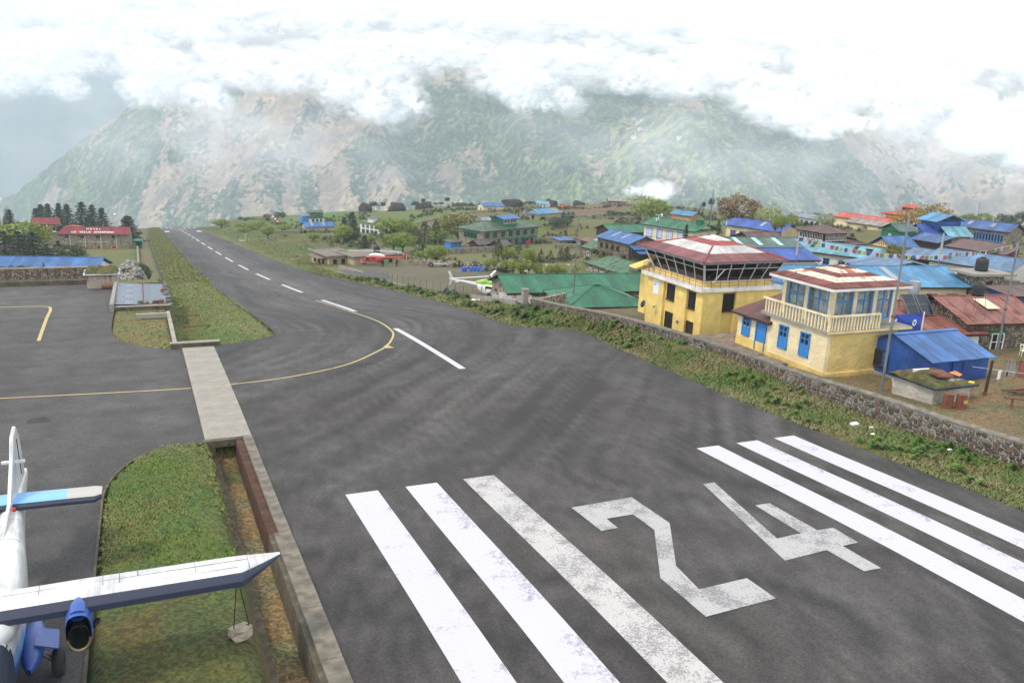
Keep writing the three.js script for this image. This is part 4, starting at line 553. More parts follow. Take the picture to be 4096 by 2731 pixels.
{ const a = house('concrete_block_house', 'flat roofed concrete building left of the red helicopter', { x: 20.2, z: -193, r: 12, w: 7.2, l: 11, y: -18.0, h: 2.7, hr: 0.22, roof: 'flat', ov: 0.6, wall: M.tan, win: [['f', -1.6, 2, 2, 0.6, 0.9, 1.5, M.woodDark, WP], ['l', -3, 2.4, 3, 0.6, 1.0, 1.3, M.woodDark, WP]], cat: 'building' }); part('canopy_slab', cc(-5.2, 2.2, -2.5, -3.1, 2.35, 4), M.concreteDark, a); part('drain_pole', cc(-3.15, 0, 4.8, -2.95, 1.8, 5.0), mat(srgb(226, 186, 70)), a); }
{ const a = house('concrete_block_house', 'flat roofed concrete building with black water tank behind the red helicopter', { x: 28.2, z: -190, r: 14, w: 13, l: 9, y: -17.3, h: 2.2, hr: 0.2, roof: 'flat', ov: 0.5, wall: M.tan, win: [['f', -3.5, 2.2, 4, 0.7, 0.9, 1.1, M.woodDark, WP]], cat: 'building' }); }
{ const o = { x: 57, z: -403.4, r: 5, w: 14.4, l: 7.5, y: -39.0, h: 2.8, hr: 1.9, ov: 0.6, roofM: ROOF.blue, wall: M.tan, sheetW: 1.8, doors: [['f', -3.2, 1.1, 2.0, M.bluePaint], ['f', 3.0, 1.1, 2.0, M.bluePaint]], win: [['l', -1, 2, 2, 1, 0.8, 1, M.bluePaint, WP]] }; const t = house('tan_house', 'tan walled house with blue roof in the fields left of the orchard', o); roofPatch(t, o, -3.4, 0.3, 0.98, 1.0, M.galv); roofPatch(t, o, 2.4, 0.3, 0.98, 1.0, M.galv); }
{ const t = house('green_gable_house', 'tall whitish house with dark green stepped gables above the blue roofed tan house', { x: 60, z: -428, r: 11, w: 8.6, l: 8, y: -39.3, h: 4.3, hr: 1.7, roof: 'gableZ', roofM: ROOF.dark, wall: M.white, gableM: M.green, win: [['f', -2, 2, 3, 2.6, 1.1, 1.3, M.green, WP], ['f', -2, 2, 3, 0.5, 1.1, 1.3, M.bluePaint, WP]] }); part('upper_storey', cc(-2.8, 5.2, -3, 3.6, 7.0, 2.4), M.green, t); slopeSheets(t, [-3.4, 7.0, 3], [4.2, 7.0, 3], [-3.4, 7.9, -0.3], [4.2, 7.9, -0.3], ROOF.dark, 1.8); slopeSheets(t, [-7.4, 5.3, 2.5], [-3.0, 5.3, 2.5], [-7.4, 6.6, -2.6], [-3.0, 6.6, -2.6], ROOF.tin, 1.5); part('side_wall', cc(-6.9, -1.5, -2.2, -3.2, 5.2, 2.0), M.bluePaint, t); }
{ const t = house('green_dormer_house', 'white house with dark green dormered roof behind the tall dark tree', { x: 68.6, z: -339, r: -60, w: 12, l: 9, y: -31.3, h: 4.4, hr: 1.9, roof: 'hip', roofM: ROOF.dark, wall: M.white, sheetW: 1.6, win: [['f', -3.6, 2.4, 4, 2.4, 1.6, 1.5, M.whitePaint, WP], ['f', -3.6, 2.4, 4, 0.3, 1.6, 1.6, M.green, WP]] }); part('dormer', cc(-1.6, 4.8, 1, 1.6, 6.6, 3.6), M.white, t); slopeSheets(t, [-2.1, 6.6, 4], [2.1, 6.6, 4], [-2.1, 7.2, 0], [2.1, 7.2, 0], ROOF.dark, 1.4, 'dormer_sheet'); }
house('field_house', 'low cream house with bright blue roof alone on the high green field', { x: 148.5, z: -413, r: 4.6, w: 13, l: 7.5, y: -30.4, h: 2.9, hr: 1.35, roofM: ROOF.blue, wall: M.cream, sheetW: 1.9, doors: [['l', 0.5, 1, 1.9, M.mauve]] });
{ const o = { x: 140.2, z: -332.3, r: 23.2, w: 15.6, l: 9, y: -25.2, h: 3.3, hr: 1.7, roofM: ROOF.sky, wall: M.tan, sheetW: 1.6, gableM: M.tan, win: [['l', 0.5, 2, 1, 1.1, 1.4, 1.4, M.woodDark, WP]], doors: [['f', -5.2, 1.1, 2, M.woodDark]] }; const t = house('half_blue_house', 'tan stone house with roof half sky blue and half grey in the fields', o); for (let i = 0; i < 5; i++) roofPatch(t, o, 1.9 + 1.25 * i, 0, 1, 1.22, ROOF.tin[i % 3], 'roof_sheet'); part('hipped_porch', slab([[-8.4, 3.2, 5.0], [-8.4, 3.2, -4.8], [-6.6, 3.9, -4.2], [-6.6, 3.9, 4.4]], [0, 0.05, 0]), ROOF.sky[1], t); }
{ const t = thing('zigzag_roof_shed', 'dark shed with three small green gables in a row beside the half blue house', 'shed', [151.6, -25, -335.5], R(15.6)); part('wall', cc(-4, -1.5, -2.6, 4, 2, 2.6), M.woodDark, t); for (let i = 0; i < 3; i++) { const u = -2.7 + 2.7 * i; slopeSheets(t, [u - 1.35, 2, 3], [u - 1.35, 2, -3], [u, 3.4, 3], [u, 3.4, -3], ROOF.dark, 2.0); slopeSheets(t, [u + 1.35, 2, -3], [u + 1.35, 2, 3], [u, 3.4, -3], [u, 3.4, 3], ROOF.dark, 2.0); part('gable', slab([[u - 1.2, 2, 2.6], [u + 1.2, 2, 2.6], [u, 3.2, 2.6]], [0, 0, -0.1]), M.green, t); } part('low_roof', slab([[-4.4, 1.7, 4.4], [4.4, 1.7, 4.4], [4.4, 2.1, 2.6], [-4.4, 2.1, 2.6]], [0, 0.05, 0]), ROOF.thatch[0], t); }
house('orange_hut', 'small orange walled hut at the edge of the brown field', { x: 184.6, z: -398.6, r: 2, w: 5, l: 4.6, y: -28, h: 2.1, hr: 0.8, roofM: ROOF.rust, wall: M.orange, ov: 0.3 });
house('pale_blue_cabin', 'small white and blue cabin with pale blue roof before the boulders', { x: 180, z: -416, r: -48, w: 7, l: 6, y: -29.2, h: 2.6, hr: 1.3, roofM: ROOF.cyan, wall: M.white, win: [['f', -1.8, 1.8, 3, 0.8, 0.9, 1, M.bluePaint, WP], ['l', -1, 1.9, 2, 0.8, 0.9, 1, M.bluePaint, WP]] });
house('upper_stone_house', 'long grey stone house with weathered tin roof above the brown field', { x: 213.5, z: -395.8, r: -18, w: 10.5, l: 6.5, y: -26, h: 3.1, hr: 1.0, roofM: ROOF.tinrust, wall: M.stoneDark, win: [['f', -2.6, 2.3, 3, 1.5, 1.2, 1.1, M.whitePaint, WP]] });
house('courtyard_hut', 'small stone hut with bright blue tin roof in the earth courtyard', { x: 112.5, z: -258, r: 8, w: 6.6, l: 4.6, y: -25.2, h: 2.5, hr: 0.6, roof: 'mono', roofM: ROOF.blue, wall: M.stone, doors: [['f', 1.2, 0.9, 1.9, M.woodDark]] });
house('thatched_shed', 'dark slate roofed shed in the earth courtyard right of the blue tin hut', { x: 117.5, z: -254, r: 18, w: 7, l: 4.6, y: -25.2, h: 1.7, hr: 1.1, roofM: ROOF.thatch, wall: M.woodDark });
house('thatched_shed', 'dark slate roofed shed with blue sheet edge at the lodge left corner', { x: 80, z: -252, r: 25, w: 7.5, l: 5, y: -24.4, h: 1.7, hr: 1.4, roofM: ROOF.thatch, wall: M.woodDark });
house('thatched_shed', 'smaller slate roofed shed standing before the lodge windows', { x: 85, z: -248, r: 25, w: 5.6, l: 5, y: -24.2, h: 1.7, hr: 1.4, roofM: ROOF.thatch, wall: M.woodDark });
house('blue_door_shed', 'little blue shed with flat dark roof left of the stone lodge', { x: 72.6, z: -258, r: 22, w: 5.4, l: 4, y: -25, h: 2.2, hr: 0.4, roof: 'mono', roofM: ROOF.thatch, wall: M.bluePaint });
{ const o = { x: 77.2, z: -158.5, r: -84, w: 12.4, l: 9, y: -11.0, h: 2.8, hr: 1.5, roofM: ROOF.blue, wall: M.stoneDark, sheetW: 1.2, gableM: M.stoneDark, win: [['f', -4, 2, 4, 0.9, 0.9, 1, M.woodDark, WP]] }; const t = house('blue_roof_house', 'stone house with royal blue roof behind the lettered green roof', o); roofPatch(t, o, -2.3, 0.35, 0.95, 0.6, M.galv); roofPatch(t, o, 1.3, 0.35, 0.95, 0.6, M.galv); part('lean_to_roof', slab([[6.2, 2.6, 4.4], [6.2, 2.6, -4.4], [8.2, 2.0, -4.4], [8.2, 2.0, 4.4]], [0, 0.05, 0]), ROOF.blue[1], t); part('lean_to_roof', slab([[8.0, 1.7, 4.0], [8.0, 1.7, -3.4], [9.6, 1.3, -3.4], [9.6, 1.3, 4.0]], [0, 0.05, 0]), ROOF.blue[0], t); }
house('green_roof_barn', 'long barn with flat bright green roof behind the royal blue roof', { x: 90.5, z: -180, r: -1.2, w: 15, l: 9, y: -11.6, h: 2.6, hr: 1.35, roofM: ROOF.green, wall: M.woodDark, sheetW: 1.3 });
{ const o = { x: 85.8, z: -152, r: -72, w: 14.5, l: 8.6, y: -10.6, h: 6.0, hr: 1.35, ov: 0.6, roofM: ROOF.green, wall: M.cream, sheetW: 1.1, win: [['f', -5.1, 2.75, 4, 3.6, 1.5, 1.75, M.bluePaint, { cols: 3, rows: 3, lintel: true, pane: mat(srgb(214, 210, 226), { rough: 0.4 }) }], ['f', -4.6, 3.2, 3, 0.8, 2.0, 1.7, M.bluePaint, { cols: 4, rows: 2, lintel: true, pane: mat(srgb(214, 210, 226), { rough: 0.4 }) }], ['r', -1.4, 2.6, 2, 3.6, 1.2, 1.6, M.bluePaint, WP]] }; const t = house('white_lodge', 'white two storey lodge with emerald roof and blue framed windows', o); part('cupola', [bx(1.2, 0.8, 1.2, 5.4, 7.7, 0.4), new THREE.ConeGeometry(1.1, 0.8, 4).rotateY(0.78).translate(5.4, 8.5, 0.4)], ROOF.green[1], t); slopeSheets(t, [7.2, 6.0, 4.3], [7.2, 6.0, -4.3], [5.8, 7.0, 2], [5.8, 7.0, -2], ROOF.green, 1.2); }
house('blue_cottage', 'small cream cottage with light blue roof under the reddish brown tree', { x: 147, z: -237, r: -70, w: 9, l: 7, y: -15.3, h: 3.4, hr: 1.2, roofM: ROOF.sky, wall: M.ochre, win: [['f', -2.6, 2.2, 3, 1, 1, 1.4, M.whitePaint, WP]] });
{ const o = { x: 105.9, z: -150, r: -71, w: 14.5, l: 8.4, y: -9.0, h: 4.4, hr: 1.35, roofM: ROOF.royal, wall: M.cream, sheetW: 1.1, win: [['f', -4.7, 2.3, 4, 1.9, 1.35, 1.5, M.bluePaint, { cols: 3, rows: 2, lintel: true, pane: mat(srgb(120, 70, 90), { rough: 0.4 }) }]] }; const t = house('royal_blue_house', 'cream house with royal blue roof right of the reddish brown tree', o); roofPatch(t, o, 1.2, 0.4, 0.95, 0.7, M.galv); roofPatch(t, o, 4.9, 0.4, 0.95, 0.7, M.galv); }
house('rust_brown_shed', 'shed with rust brown gabled roof before the royal blue house', { x: 89, z: -130.5, r: 3, w: 8.4, l: 6, y: -6.6, h: 2.7, hr: 1.05, roofM: ROOF.brown, wall: M.wood, sheetW: 1.2 });
house('slate_shed', 'low dark slate roofed shed left of the rust brown shed', { x: 79.5, z: -129, r: 5, w: 10, l: 5, y: -6.6, h: 2.2, hr: 0.8, roofM: ROOF.thatch, wall: M.stone });
{ const o = { x: 61.6, z: -101.5, r: -9, w: 17.5, l: 11.5, y: -3.7, h: 2.7, hr: 1.5, roofM: ROOF.grey, wall: M.stone, sheetW: 1.3 }; const t = house('grey_green_hall', 'big hall with grey green roof and pale skylight strips behind the yellow tower', o); for (const u of [-4.5, -1.3, 1.9, 5.2]) roofPatch(t, o, u, 0.5, 0.97, 0.75, mat(srgb(158, 206, 206), { rough: 0.4 })); }
house('indigo_roof_house', 'house with plain deep blue roof just under the grey green hall', { x: 55.5, z: -89, r: -6, w: 12.5, l: 8, y: -2.7, h: 2.6, hr: 1.0, roofM: ROOF.royal, wall: M.white, sheetW: 1.2 });
{ const o = { x: 82.5, z: -103.5, r: -62, w: 16, l: 8.4, y: -4.9, h: 2.6, hr: 1.25, roofM: ROOF.cyan, wall: M.white, sheetW: 1.2, win: [['f', -5, 2.4, 5, 0.9, 1.0, 1.0, M.bluePaint, WP]] }; const t = house('cyan_roof_house', 'long house with pale cyan roof and a sooty smoke outlet', o); roofPatch(t, o, -3.2, 0.4, 0.95, 0.6, M.woodDark); roofPatch(t, o, 3.3, 0.4, 0.95, 0.6, M.woodDark); part('smoke_outlet', [bx(0.8, 0.5, 0.6, 5.6, 3.6, 2.0), bx(1.1, 0.08, 0.9, 5.6, 3.9, 2.0)], M.black, t); }
{ // brown house with raised pavilion
  const o = { x: 111.4, z: -136, r: 5, w: 12.6, l: 10.6, y: -10.2, h: 4.4, hr: 1.5, roof: 'hip', ov: 0.9, roofM: ROOF.brown, wall: M.ochre, sheetW: 1.2, win: [['f', -4.3, 2.1, 5, 1.9, 1.2, 1.5, M.woodDark, { cols: 2, rows: 2, lintel: true }], ['l', -3, 2.9, 3, 1.9, 1.2, 1.4, M.woodDark, WP]] }; const t = house('brown_lodge', 'ochre lodge with brown metal roofs and a raised timber pavilion', o);
  part('pavilion_wall', cc(-4.6, 4.5, -3.4, 1.6, 6.7, 3.6), M.woodDark, t); for (let i = 0; i < 6; i++) windowAt(t, -4.0 + 1.05 * i, 5.2, 3.61, 0, 0.75, 1.2, M.whitePaint, WP); for (let i = 0; i < 5; i++) windowAt(t, -4.61, 5.2, -2.6 + 1.3 * i, -Math.PI / 2, 0.9, 1.2, M.whitePaint, WP);
  const a = [-5.6, 4.6], b = [2.6, -4.4], ye = 6.75, c = [-1.5, 0.1], ya = 8.0; for (const [p, q] of [[[a[0], a[1]], [b[0], a[1]]], [[b[0], a[1]], [b[0], b[1]]], [[b[0], b[1]], [a[0], b[1]]], [[a[0], b[1]], [a[0], a[1]]]]) slopeSheets(t, [p[0], ye, p[1]], [q[0], ye, q[1]], [c[0], ya, c[1]], [c[0], ya, c[1]], ROOF.brown, 1.2, 'pavilion_sheet'); slopeSheets(t, [6.4, 4.5, 5.2], [6.4, 4.5, -5.2], [3, 5.9, 2], [3, 5.9, -2], ROOF.brown, 1.3);
}
{ const o = { x: 49.6, z: -69.3, r: -10.5, w: 26.5, l: 9.6, y: -2.2, h: 2.8, hr: 1.45, roofM: ROOF.sky, wall: M.cream, sheetW: 0.95, gableM: M.cream, win: [['f', 8.4, 2.6, 2, 1.2, 1.4, 0.9, M.woodDark, WP]] }; const t = house('sky_blue_longhouse', 'long sky blue roofed house directly behind the striped old tower', o); roofPatch(t, o, 4.8, 0.05, 0.95, 0.8, M.galv); }
{ const o = { x: 37.5, z: -64.5, r: -10, w: 5.0, l: 5, y: -1.6, h: 2.2, hr: 0.9, roofM: ROOF.sky, wall: M.cream }; house('sky_blue_shed', 'small cream shed with sky blue roof between the yellow tower and the striped tower', o); }
{ const o = { x: 151.4, z: -131.8, r: -74.6, w: 15.6, l: 8.4, y: -8.1, h: 5.5, hr: 1.5, ov: 0.5, roofM: ROOF.navy, wall: M.stone, sheetW: 1.2, win: [['f', -6.1, 0.62, 10, 3.3, 0.5, 1.5, M.bluePaint, { cols: 1, rows: 1, lintel: false }], ['f', 0.6, 0.62, 10, 3.3, 0.5, 1.5, M.bluePaint, { cols: 1, rows: 1 }], ['f', -6, 4.2, 3, 0.6, 1.5, 1.6, M.bluePaint, { cols: 3, rows: 1 }]], doors: [['f', -3.8, 1.0, 2.1, M.bluePaint], ['f', 0.5, 1.0, 2.1, M.bluePaint], ['f', 5.0, 1.0, 2.1, M.bluePaint]] }; const t = house('blue_window_lodge', 'long two storey stone lodge with blue roof and rows of blue windows', o); roofPatch(t, o, -1.6, 0.4, 0.8, 0.8, M.galv); roofPatch(t, o, 3.2, 0.4, 0.8, 0.8, M.galv); }
{ const o = { x: 152, z: -112, r: -74, w: 8, l: 8, y: -6.6, h: 5.6, hr: 1.4, roofM: ROOF.navy, wall: M.white, sheetW: 1.2, win: [['f', -2.2, 1.4, 4, 3.2, 1.1, 1.4, M.green, WP], ['f', -2.2, 1.4, 4, 0.5, 1.1, 1.3, M.woodDark, WP]] }; const t = house('edge_lodge', 'white house with blue roof and porch cut by the right edge', o); part('porch_roof', slab([[-4.2, 3.0, 3.4], [4.2, 3.0, 3.4], [4.2, 2.4, 6], [-4.2, 2.4, 6]], [0, 0.05, 0]), ROOF.navy[1], t); part('porch_wall', cc(-3.8, -1, 3.4, 3.8, 0.9, 5.6), M.cream, t); }
{ const o = { x: 129.8, z: -126.7, r: -94, w: 7.0, l: 8, y: -6.6, h: 3.6, hr: 1.9, roof: 'gableZ', roofM: ROOF.royal, wall: M.stone, sheetW: 1.2, gableM: M.bluePaint }; const t = house('blue_gable_stone_house', 'grey stone house with deep blue gable and stacked blue roofs', o); windowAt(t, 0.4, 4.0, 4.01, 0, 0.9, 0.9, M.cream, WP); part('upper_storey', cc(-2, 4.2, -5.5, 2.4, 6.4, 0.5), M.blueSheet, t); slopeSheets(t, [-2.6, 6.3, 1.6], [3, 6.3, 1.6], [-2.6, 7.7, -2.6], [3, 7.7, -2.6], ROOF.sky, 1.2, 'upper_sheet'); slopeSheets(t, [3, 6.3, -6.6], [-2.6, 6.3, -6.6], [3, 7.7, -2.6], [-2.6, 7.7, -2.6], ROOF.sky, 1.2, 'upper_sheet'); part('side_wing', cc(3.0, -1.5, -6, 4.8, 3.8, -1), M.stoneDark, t); slopeSheets(t, [5.2, 3.6, 0], [5.2, 3.6, -6.6], [2.6, 5.4, 0], [2.6, 5.4, -6.6], ROOF.cyan, 1.2, 'wing_sheet'); }
{ const o = { x: 104.3, z: -112.2, r: -88, w: 5.4, l: 7, y: -6.2, h: 3.2, hr: 1.7, roof: 'gableZ', roofM: ROOF.blue, wall: M.ochre, sheetW: 1.2, gableM: M.cream }; const t = house('ornate_house', 'ornate gabled house painted orange, white and blue with a blue roof', o); for (let i = 0; i < 4; i++) part('panel', bx(0.8, 0.6, 0.05, -1.65 + 1.1 * i, 0.8, 3.03), M.bluePaint, t); for (let i = 0; i < 3; i++) windowAt(t, -1.4 + 1.4 * i, 1.5, 3.003, 0, 0.8, 1.0, M.whitePaint, WP); for (let i = 0; i < 7; i++) part('gable_board', bx(0.14, 1.1 - 0.28 * Math.abs(i - 3), 0.05, -1.2 + 0.4 * i, 3.9 - 0.1 * Math.abs(i - 3), 3.03), M.wood, t); part('balcony', cc(-2.4, 0.0, 3.0, 2.4, 0.35, 3.9), M.bluePaint, t); }
house('green_shed', 'small dark green gabled shed behind the ornate house', { x: 116, z: -122, r: -90, w: 5.4, l: 5.4, y: -5.6, h: 4.0, hr: 1.3, roof: 'gableZ', roofM: ROOF.grey, wall: M.green, win: [['f', 0, 1, 1, 2.8, 0.6, 0.6, M.whitePaint, WP]] });
house('lean_to_shop', 'low shop with patched blue roof between the ornate house and the stone gable house', { x: 118, z: -116, r: -84, w: 6.5, l: 5, y: -5.4, h: 2.6, hr: 1.0, roof: 'mono', roofM: ROOF.navy, wall: M.woodDark });
house('rusted_stall', 'long stall with rusty brown sheet roof below the stone gable house', { x: 117.5, z: -104.5, r: -80, w: 11, l: 6, y: -4.9, h: 2.1, hr: 1.1, roof: 'mono', roofM: ROOF.brown, wall: M.rustM });
house('slate_stall', 'dark slate roofed stall below the ornate house', { x: 96, z: -98, r: -70, w: 8, l: 6, y: -4.6, h: 1.8, hr: 1.0, roofM: ROOF.thatch, wall: M.woodDark });
{ const o = { x: 186, z: -197.2, r: -83.7, w: 20, l: 8.4, y: -11.9, h: 3.0, hr: 1.2, roofM: ROOF.vivid, wall: M.cream, sheetW: 1.6 }; const t = house('red_roof_hall', 'long hall with vivid red roof left of the painted monastery', o); roofPatch(t, o, -1, 0.55, 0.85, 0.8, M.galv); roofPatch(t, o, 3, 0.55, 0.85, 0.8, M.galv); }
house('tin_roof_hall', 'grey tin roofed hall in front of the vivid red roof', { x: 176, z: -186, r: -78, w: 13, l: 7, y: -11, h: 2.2, hr: 1.1, roofM: ROOF.tinrust, wall: M.cream, sheetW: 1.4 });
house('pale_roof_house', 'low house with pale grey roof before the dark bushes on the skyline', { x: 198, z: -233, r: -85, w: 18, l: 8, y: -15.4, h: 2.7, hr: 1.2, roofM: ROOF.tin, wall: M.white, sheetW: 1.6, win: [['f', -7, 2.4, 6, 0.8, 1.3, 1.1, M.bluePaint, WP]] });
{ const o = { x: 207, z: -200.5, r: -79, w: 13.5, l: 12, y: -13.8, h: 6.0, hr: 1.4, roof: 'hip', ov: 1.2, roofM: ROOF.vivid, wall: mat(srgb(224, 92, 56)), sheetW: 1.5, win: [['f', -3.4, 3.4, 3, 2.4, 1.5, 2.2, M.yellow, WP], ['l', -3.2, 3.2, 3, 2.4, 1.5, 2.2, M.yellow, WP]] }; const t = house('monastery', 'red roofed monastery with bright orange walls and yellow bands', o); part('frieze', [cc(-5.7, 5.0, 4.85, 5.7, 5.6, 4.95), cc(-5.7, 1.6, 4.85, 5.7, 2.0, 4.95), cc(-5.75, 5.0, -4.8, -5.6, 5.6, 4.85)], mat(srgb(246, 196, 66)), t); for (let i = 0; i < 4; i++) part('medallion', new THREE.CylinderGeometry(0.65, 0.65, 0.12, 14).rotateX(Math.PI / 2).translate(-5 + 3.4 * i, 3.8, 4.9), M.whitePaint, t); part('corner_pillar', [cc(-5.9, -1, 4.4, -5.2, 6, 5.1), cc(5.2, -1, 4.4, 5.9, 6, 5.1)], M.whitePaint, t); part('lantern', cc(-2, 7.0, -1.6, 2, 8.4, 1.6), M.mauve, t); for (const [p, q] of [[[-3, 2.6], [3, 2.6]], [[3, 2.6], [3, -2.6]], [[3, -2.6], [-3, -2.6]], [[-3, -2.6], [-3, 2.6]]]) slopeSheets(t, [p[0], 8.4, p[1]], [q[0], 8.4, q[1]], [0, 9.5, 0], [0, 9.5, 0], ROOF.vivid, 1.5, 'lantern_sheet'); part('finial', [cyl(0.25, 0.5, 0, 9.4, 0, 8, 0.12), cyl(0.1, 0.7, 0, 9.9, 0, 8, 0.02)], mat(srgb(250, 200, 80), { metal: 0.6, rough: 0.3 }), t); part('blue_wall', cc(5.9, -1, 2, 13, 3.2, 5), mat(srgb(100, 200, 236)), t); }
house('white_roof_villa', 'villa with broad white roofs behind the blue window lodge', { x: 226, z: -196, r: -70, w: 18, l: 9, y: -13.2, h: 2.6, hr: 1.2, roof: 'hip', roofM: ROOF.white, wall: M.woodDark, win: [['f', -6, 2.4, 6, 0.8, 1.6, 1.3, M.whitePaint, WP]], sheetW: 1.8 });
house('white_tall_villa', 'tall white villa under white roof at the upper right edge', { x: 222, z: -158, r: -66, w: 13, l: 10, y: -9.5, h: 5.8, hr: 0.9, roof: 'hip', roofM: ROOF.white, wall: M.white, win: [['f', -3.5, 2.3, 4, 3.2, 1.4, 1.5, M.woodDark, WP], ['f', -3.5, 2.3, 4, 0.6, 1.4, 1.5, M.woodDark, WP]], sheetW: 1.8 });
{ // rust roofed group at the right, nearer than the long sky blue roof
  const t = house('rust_roof_house', 'stone house with streaked rust red tin roof at the right edge', { x: 42.6, z: -47.6, r: -9, w: 8, l: 8.4, y: -0.8, h: 2.9, hr: 1.35, roofM: ROOF.rust, wall: M.stoneDark, sheetW: 0.9, win: [['f', -0.5, 2, 1, 0.5, 1.2, 1.6, M.whitePaint, WP]] }); part('roof_light', slab([[-0.6, 3.75, 2.4], [0.6, 3.75, 2.4], [0.6, 4.2, 0.7], [-0.6, 4.2, 0.7]], [0, 0.03, 0]), mat(srgb(206, 200, 170)), t); part('window_head', bx(1.8, 0.15, 0.2, -0.5, 2.2, 3.75), M.green, t);
  house('rust_roof_wing', 'lower rust red roofed wing carrying the solar water heater', { x: 36.0, z: -50.5, r: -9, w: 7.6, l: 6.4, y: -0.6, h: 2.3, hr: 1.0, roofM: ROOF.rust, wall: M.white, sheetW: 0.9 });
  house('rust_porch', 'small rust red porch roof above the blue banner', { x: 37.2, z: -45.6, r: -9, w: 6.0, l: 3.4, y: -0.5, h: 1.9, hr: 0.6, roof: 'mono', roofM: ROOF.rust, wall: M.white, sheetW: 0.9 }); }
house('blue_box_shed', 'blue sheet shed with brown flat roof at the end of the sky blue longhouse', { x: 62.0, z: -57.5, r: -9, w: 5.2, l: 4, y: -1.6, h: 2.6, hr: 0.35, roof: 'mono', roofM: ROOF.brown, wall: M.blueSheet });
{ const t = thing('tank_tower', 'stone water tower with concrete slab on top at the right', 'tower', [63.4, -2.2, -63], R(-9)); part('wall', cc(-1.6, -1.5, -1.6, 1.6, 4.2, 1.6), M.stone, t); part('top_slab', cc(-2.6, 4.2, -2, 2.8, 4.45, 2), M.concrete, t); part('side_wall', cc(1.6, -1.5, -1.6, 4.2, 3.6, 1.2), M.concreteDark, t); part('opening', bx(0.8, 0.7, 0.06, -0.2, 3.3, 1.61), M.shadowDark, t); }
house('grey_blue_house', 'house with worn grey blue roof behind the stone water tower', { x: 80, z: -76, r: -74, w: 11, l: 7.5, y: -2.4, h: 2.8, hr: 1.3, roofM: ROOF.bluegrey, wall: M.white, sheetW: 1.0 });
house('gable_stone_cottage', 'low stone cottage with wide gable behind the prayer flags', { x: 74.5, z: -84, r: -20, w: 12, l: 8, y: -3.6, h: 2.3, hr: 1.3, roof: 'gableZ', roofM: ROOF.bluegrey, wall: M.stone, sheetW: 1.0 });
house('market_roof_house', 'house with patched pale blue roof above the prayer flags', { x: 92, z: -90, r: -78, w: 12, l: 7, y: -4.0, h: 2.3, hr: 1.1, roofM: ROOF.bluegrey, wall: M.woodDark, sheetW: 1.0 });
house('edge_gable_house', 'stone gabled house with thin blue roof edge at the right edge', { x: 94, z: -66, r: -60, w: 14, l: 9, y: -1.8, h: 2.9, hr: 1.5, roof: 'gableZ', roofM: ROOF.navy, wall: M.stone, sheetW: 1.1 });
house('edge_cyan_house', 'stone house with light blue roof just above the rust roofs at the right edge', { x: 74, z: -57, r: -40, w: 10, l: 9, y: -1.6, h: 3.6, hr: 1.3, roof: 'gableZ', roofM: ROOF.cyan, wall: M.stone, sheetW: 1.0 });

// ---------- left side: red hotel, long blue roof ----------
{ const o = { x: -32.7, z: -302.2, r: -8, w: 20.4, l: 8.4, y: -29.6, h: 4.7, hr: 1.9, roofM: ROOF.red, wall: M.stone, sheetW: 1.2, ov: 0.4, fascia: M.woodDark }; const t = V.hotel = house('red_roof_hotel', 'stone hotel with dark red roof carrying white lettering', o); letters(t, o, 'H O T E L', -0.6, 0.62, 0.72, M.whitePaint); letters(t, o, 'LA   VILLA   SHERPANI', -0.6, 0.2, 0.86, M.whitePaint); for (const u of [-8, -3.6, 0.9, 5.4]) { part('downpipe', bar([u + 0.8, 0, 3.86], [u + 0.8, 4.6, 3.86], 0.08), M.pipe, t); windowAt(t, u, 3.7, 3.803, 0, 1.0, 0.6, M.woodDark, { cols: 1, rows: 1 }); } for (const u of [-3.4, 1, 5.4]) windowAt(t, u, 0.3, 3.803, 0, 1.1, 0.7, M.orange, { cols: 1, rows: 1 }); part('pipe_run', bar([-5.2, 2.5, 3.87], [4.2, 2.4, 3.87], 0.06), M.pipe, t); }
house('red_roof_annex', 'taller stone house with dark red roof and timber windows behind the hotel', { x: -49.5, z: -334, r: -3, w: 8.8, l: 8, y: -31.6, h: 5.9, hr: 1.9, roofM: ROOF.red, wall: M.stone, ov: 0.4, sheetW: 1.3, win: [['f', -2.4, 1.0, 6, 3.6, 0.8, 1.5, M.wood, { cols: 1, rows: 2 }]] });
house('red_tent_roof', 'small bright red awning roof between the two red roofed hotels', { x: -41, z: -326, r: -3, w: 6, l: 6, y: -30.8, h: 4.6, hr: 0.8, roof: 'hip', roofM: ROOF.vivid, wall: M.white });
{ const t = thing('tank_stand', 'stone stand with slab carrying a black tank at the hotel left end', 'tank stand', [-43.4, -29.8, -303], R(-8)); part('wall', cc(-1.7, -1.5, -1.5, 1.5, 5.2, 1.5), M.stone, t); part('top_slab', cc(-2.1, 5.2, -1.8, 1.9, 5.4, 1.8), M.concrete, t); part('opening', cc(0.6, 3.4, 1.5, 1.4, 4.9, 1.52), M.shadowDark, t); }
{ const o = { x: -41.5, z: -155, r: -13, w: 33, l: 9.5, y: -12.9, h: 2.6, hr: 1.6, roofM: ROOF.blue, wall: M.white, sheetW: 1.1 }; house('blue_longhouse', 'very long building with bright blue roof below the apron wall', o); }
house('left_edge_house', 'pale roofed house half hidden at the left edge beside the dark trees', { x: -68, z: -300, r: -10, w: 8, l: 7, y: -29.5, h: 3, hr: 1.2, roofM: ROOF.tin, wall: M.redSheet });
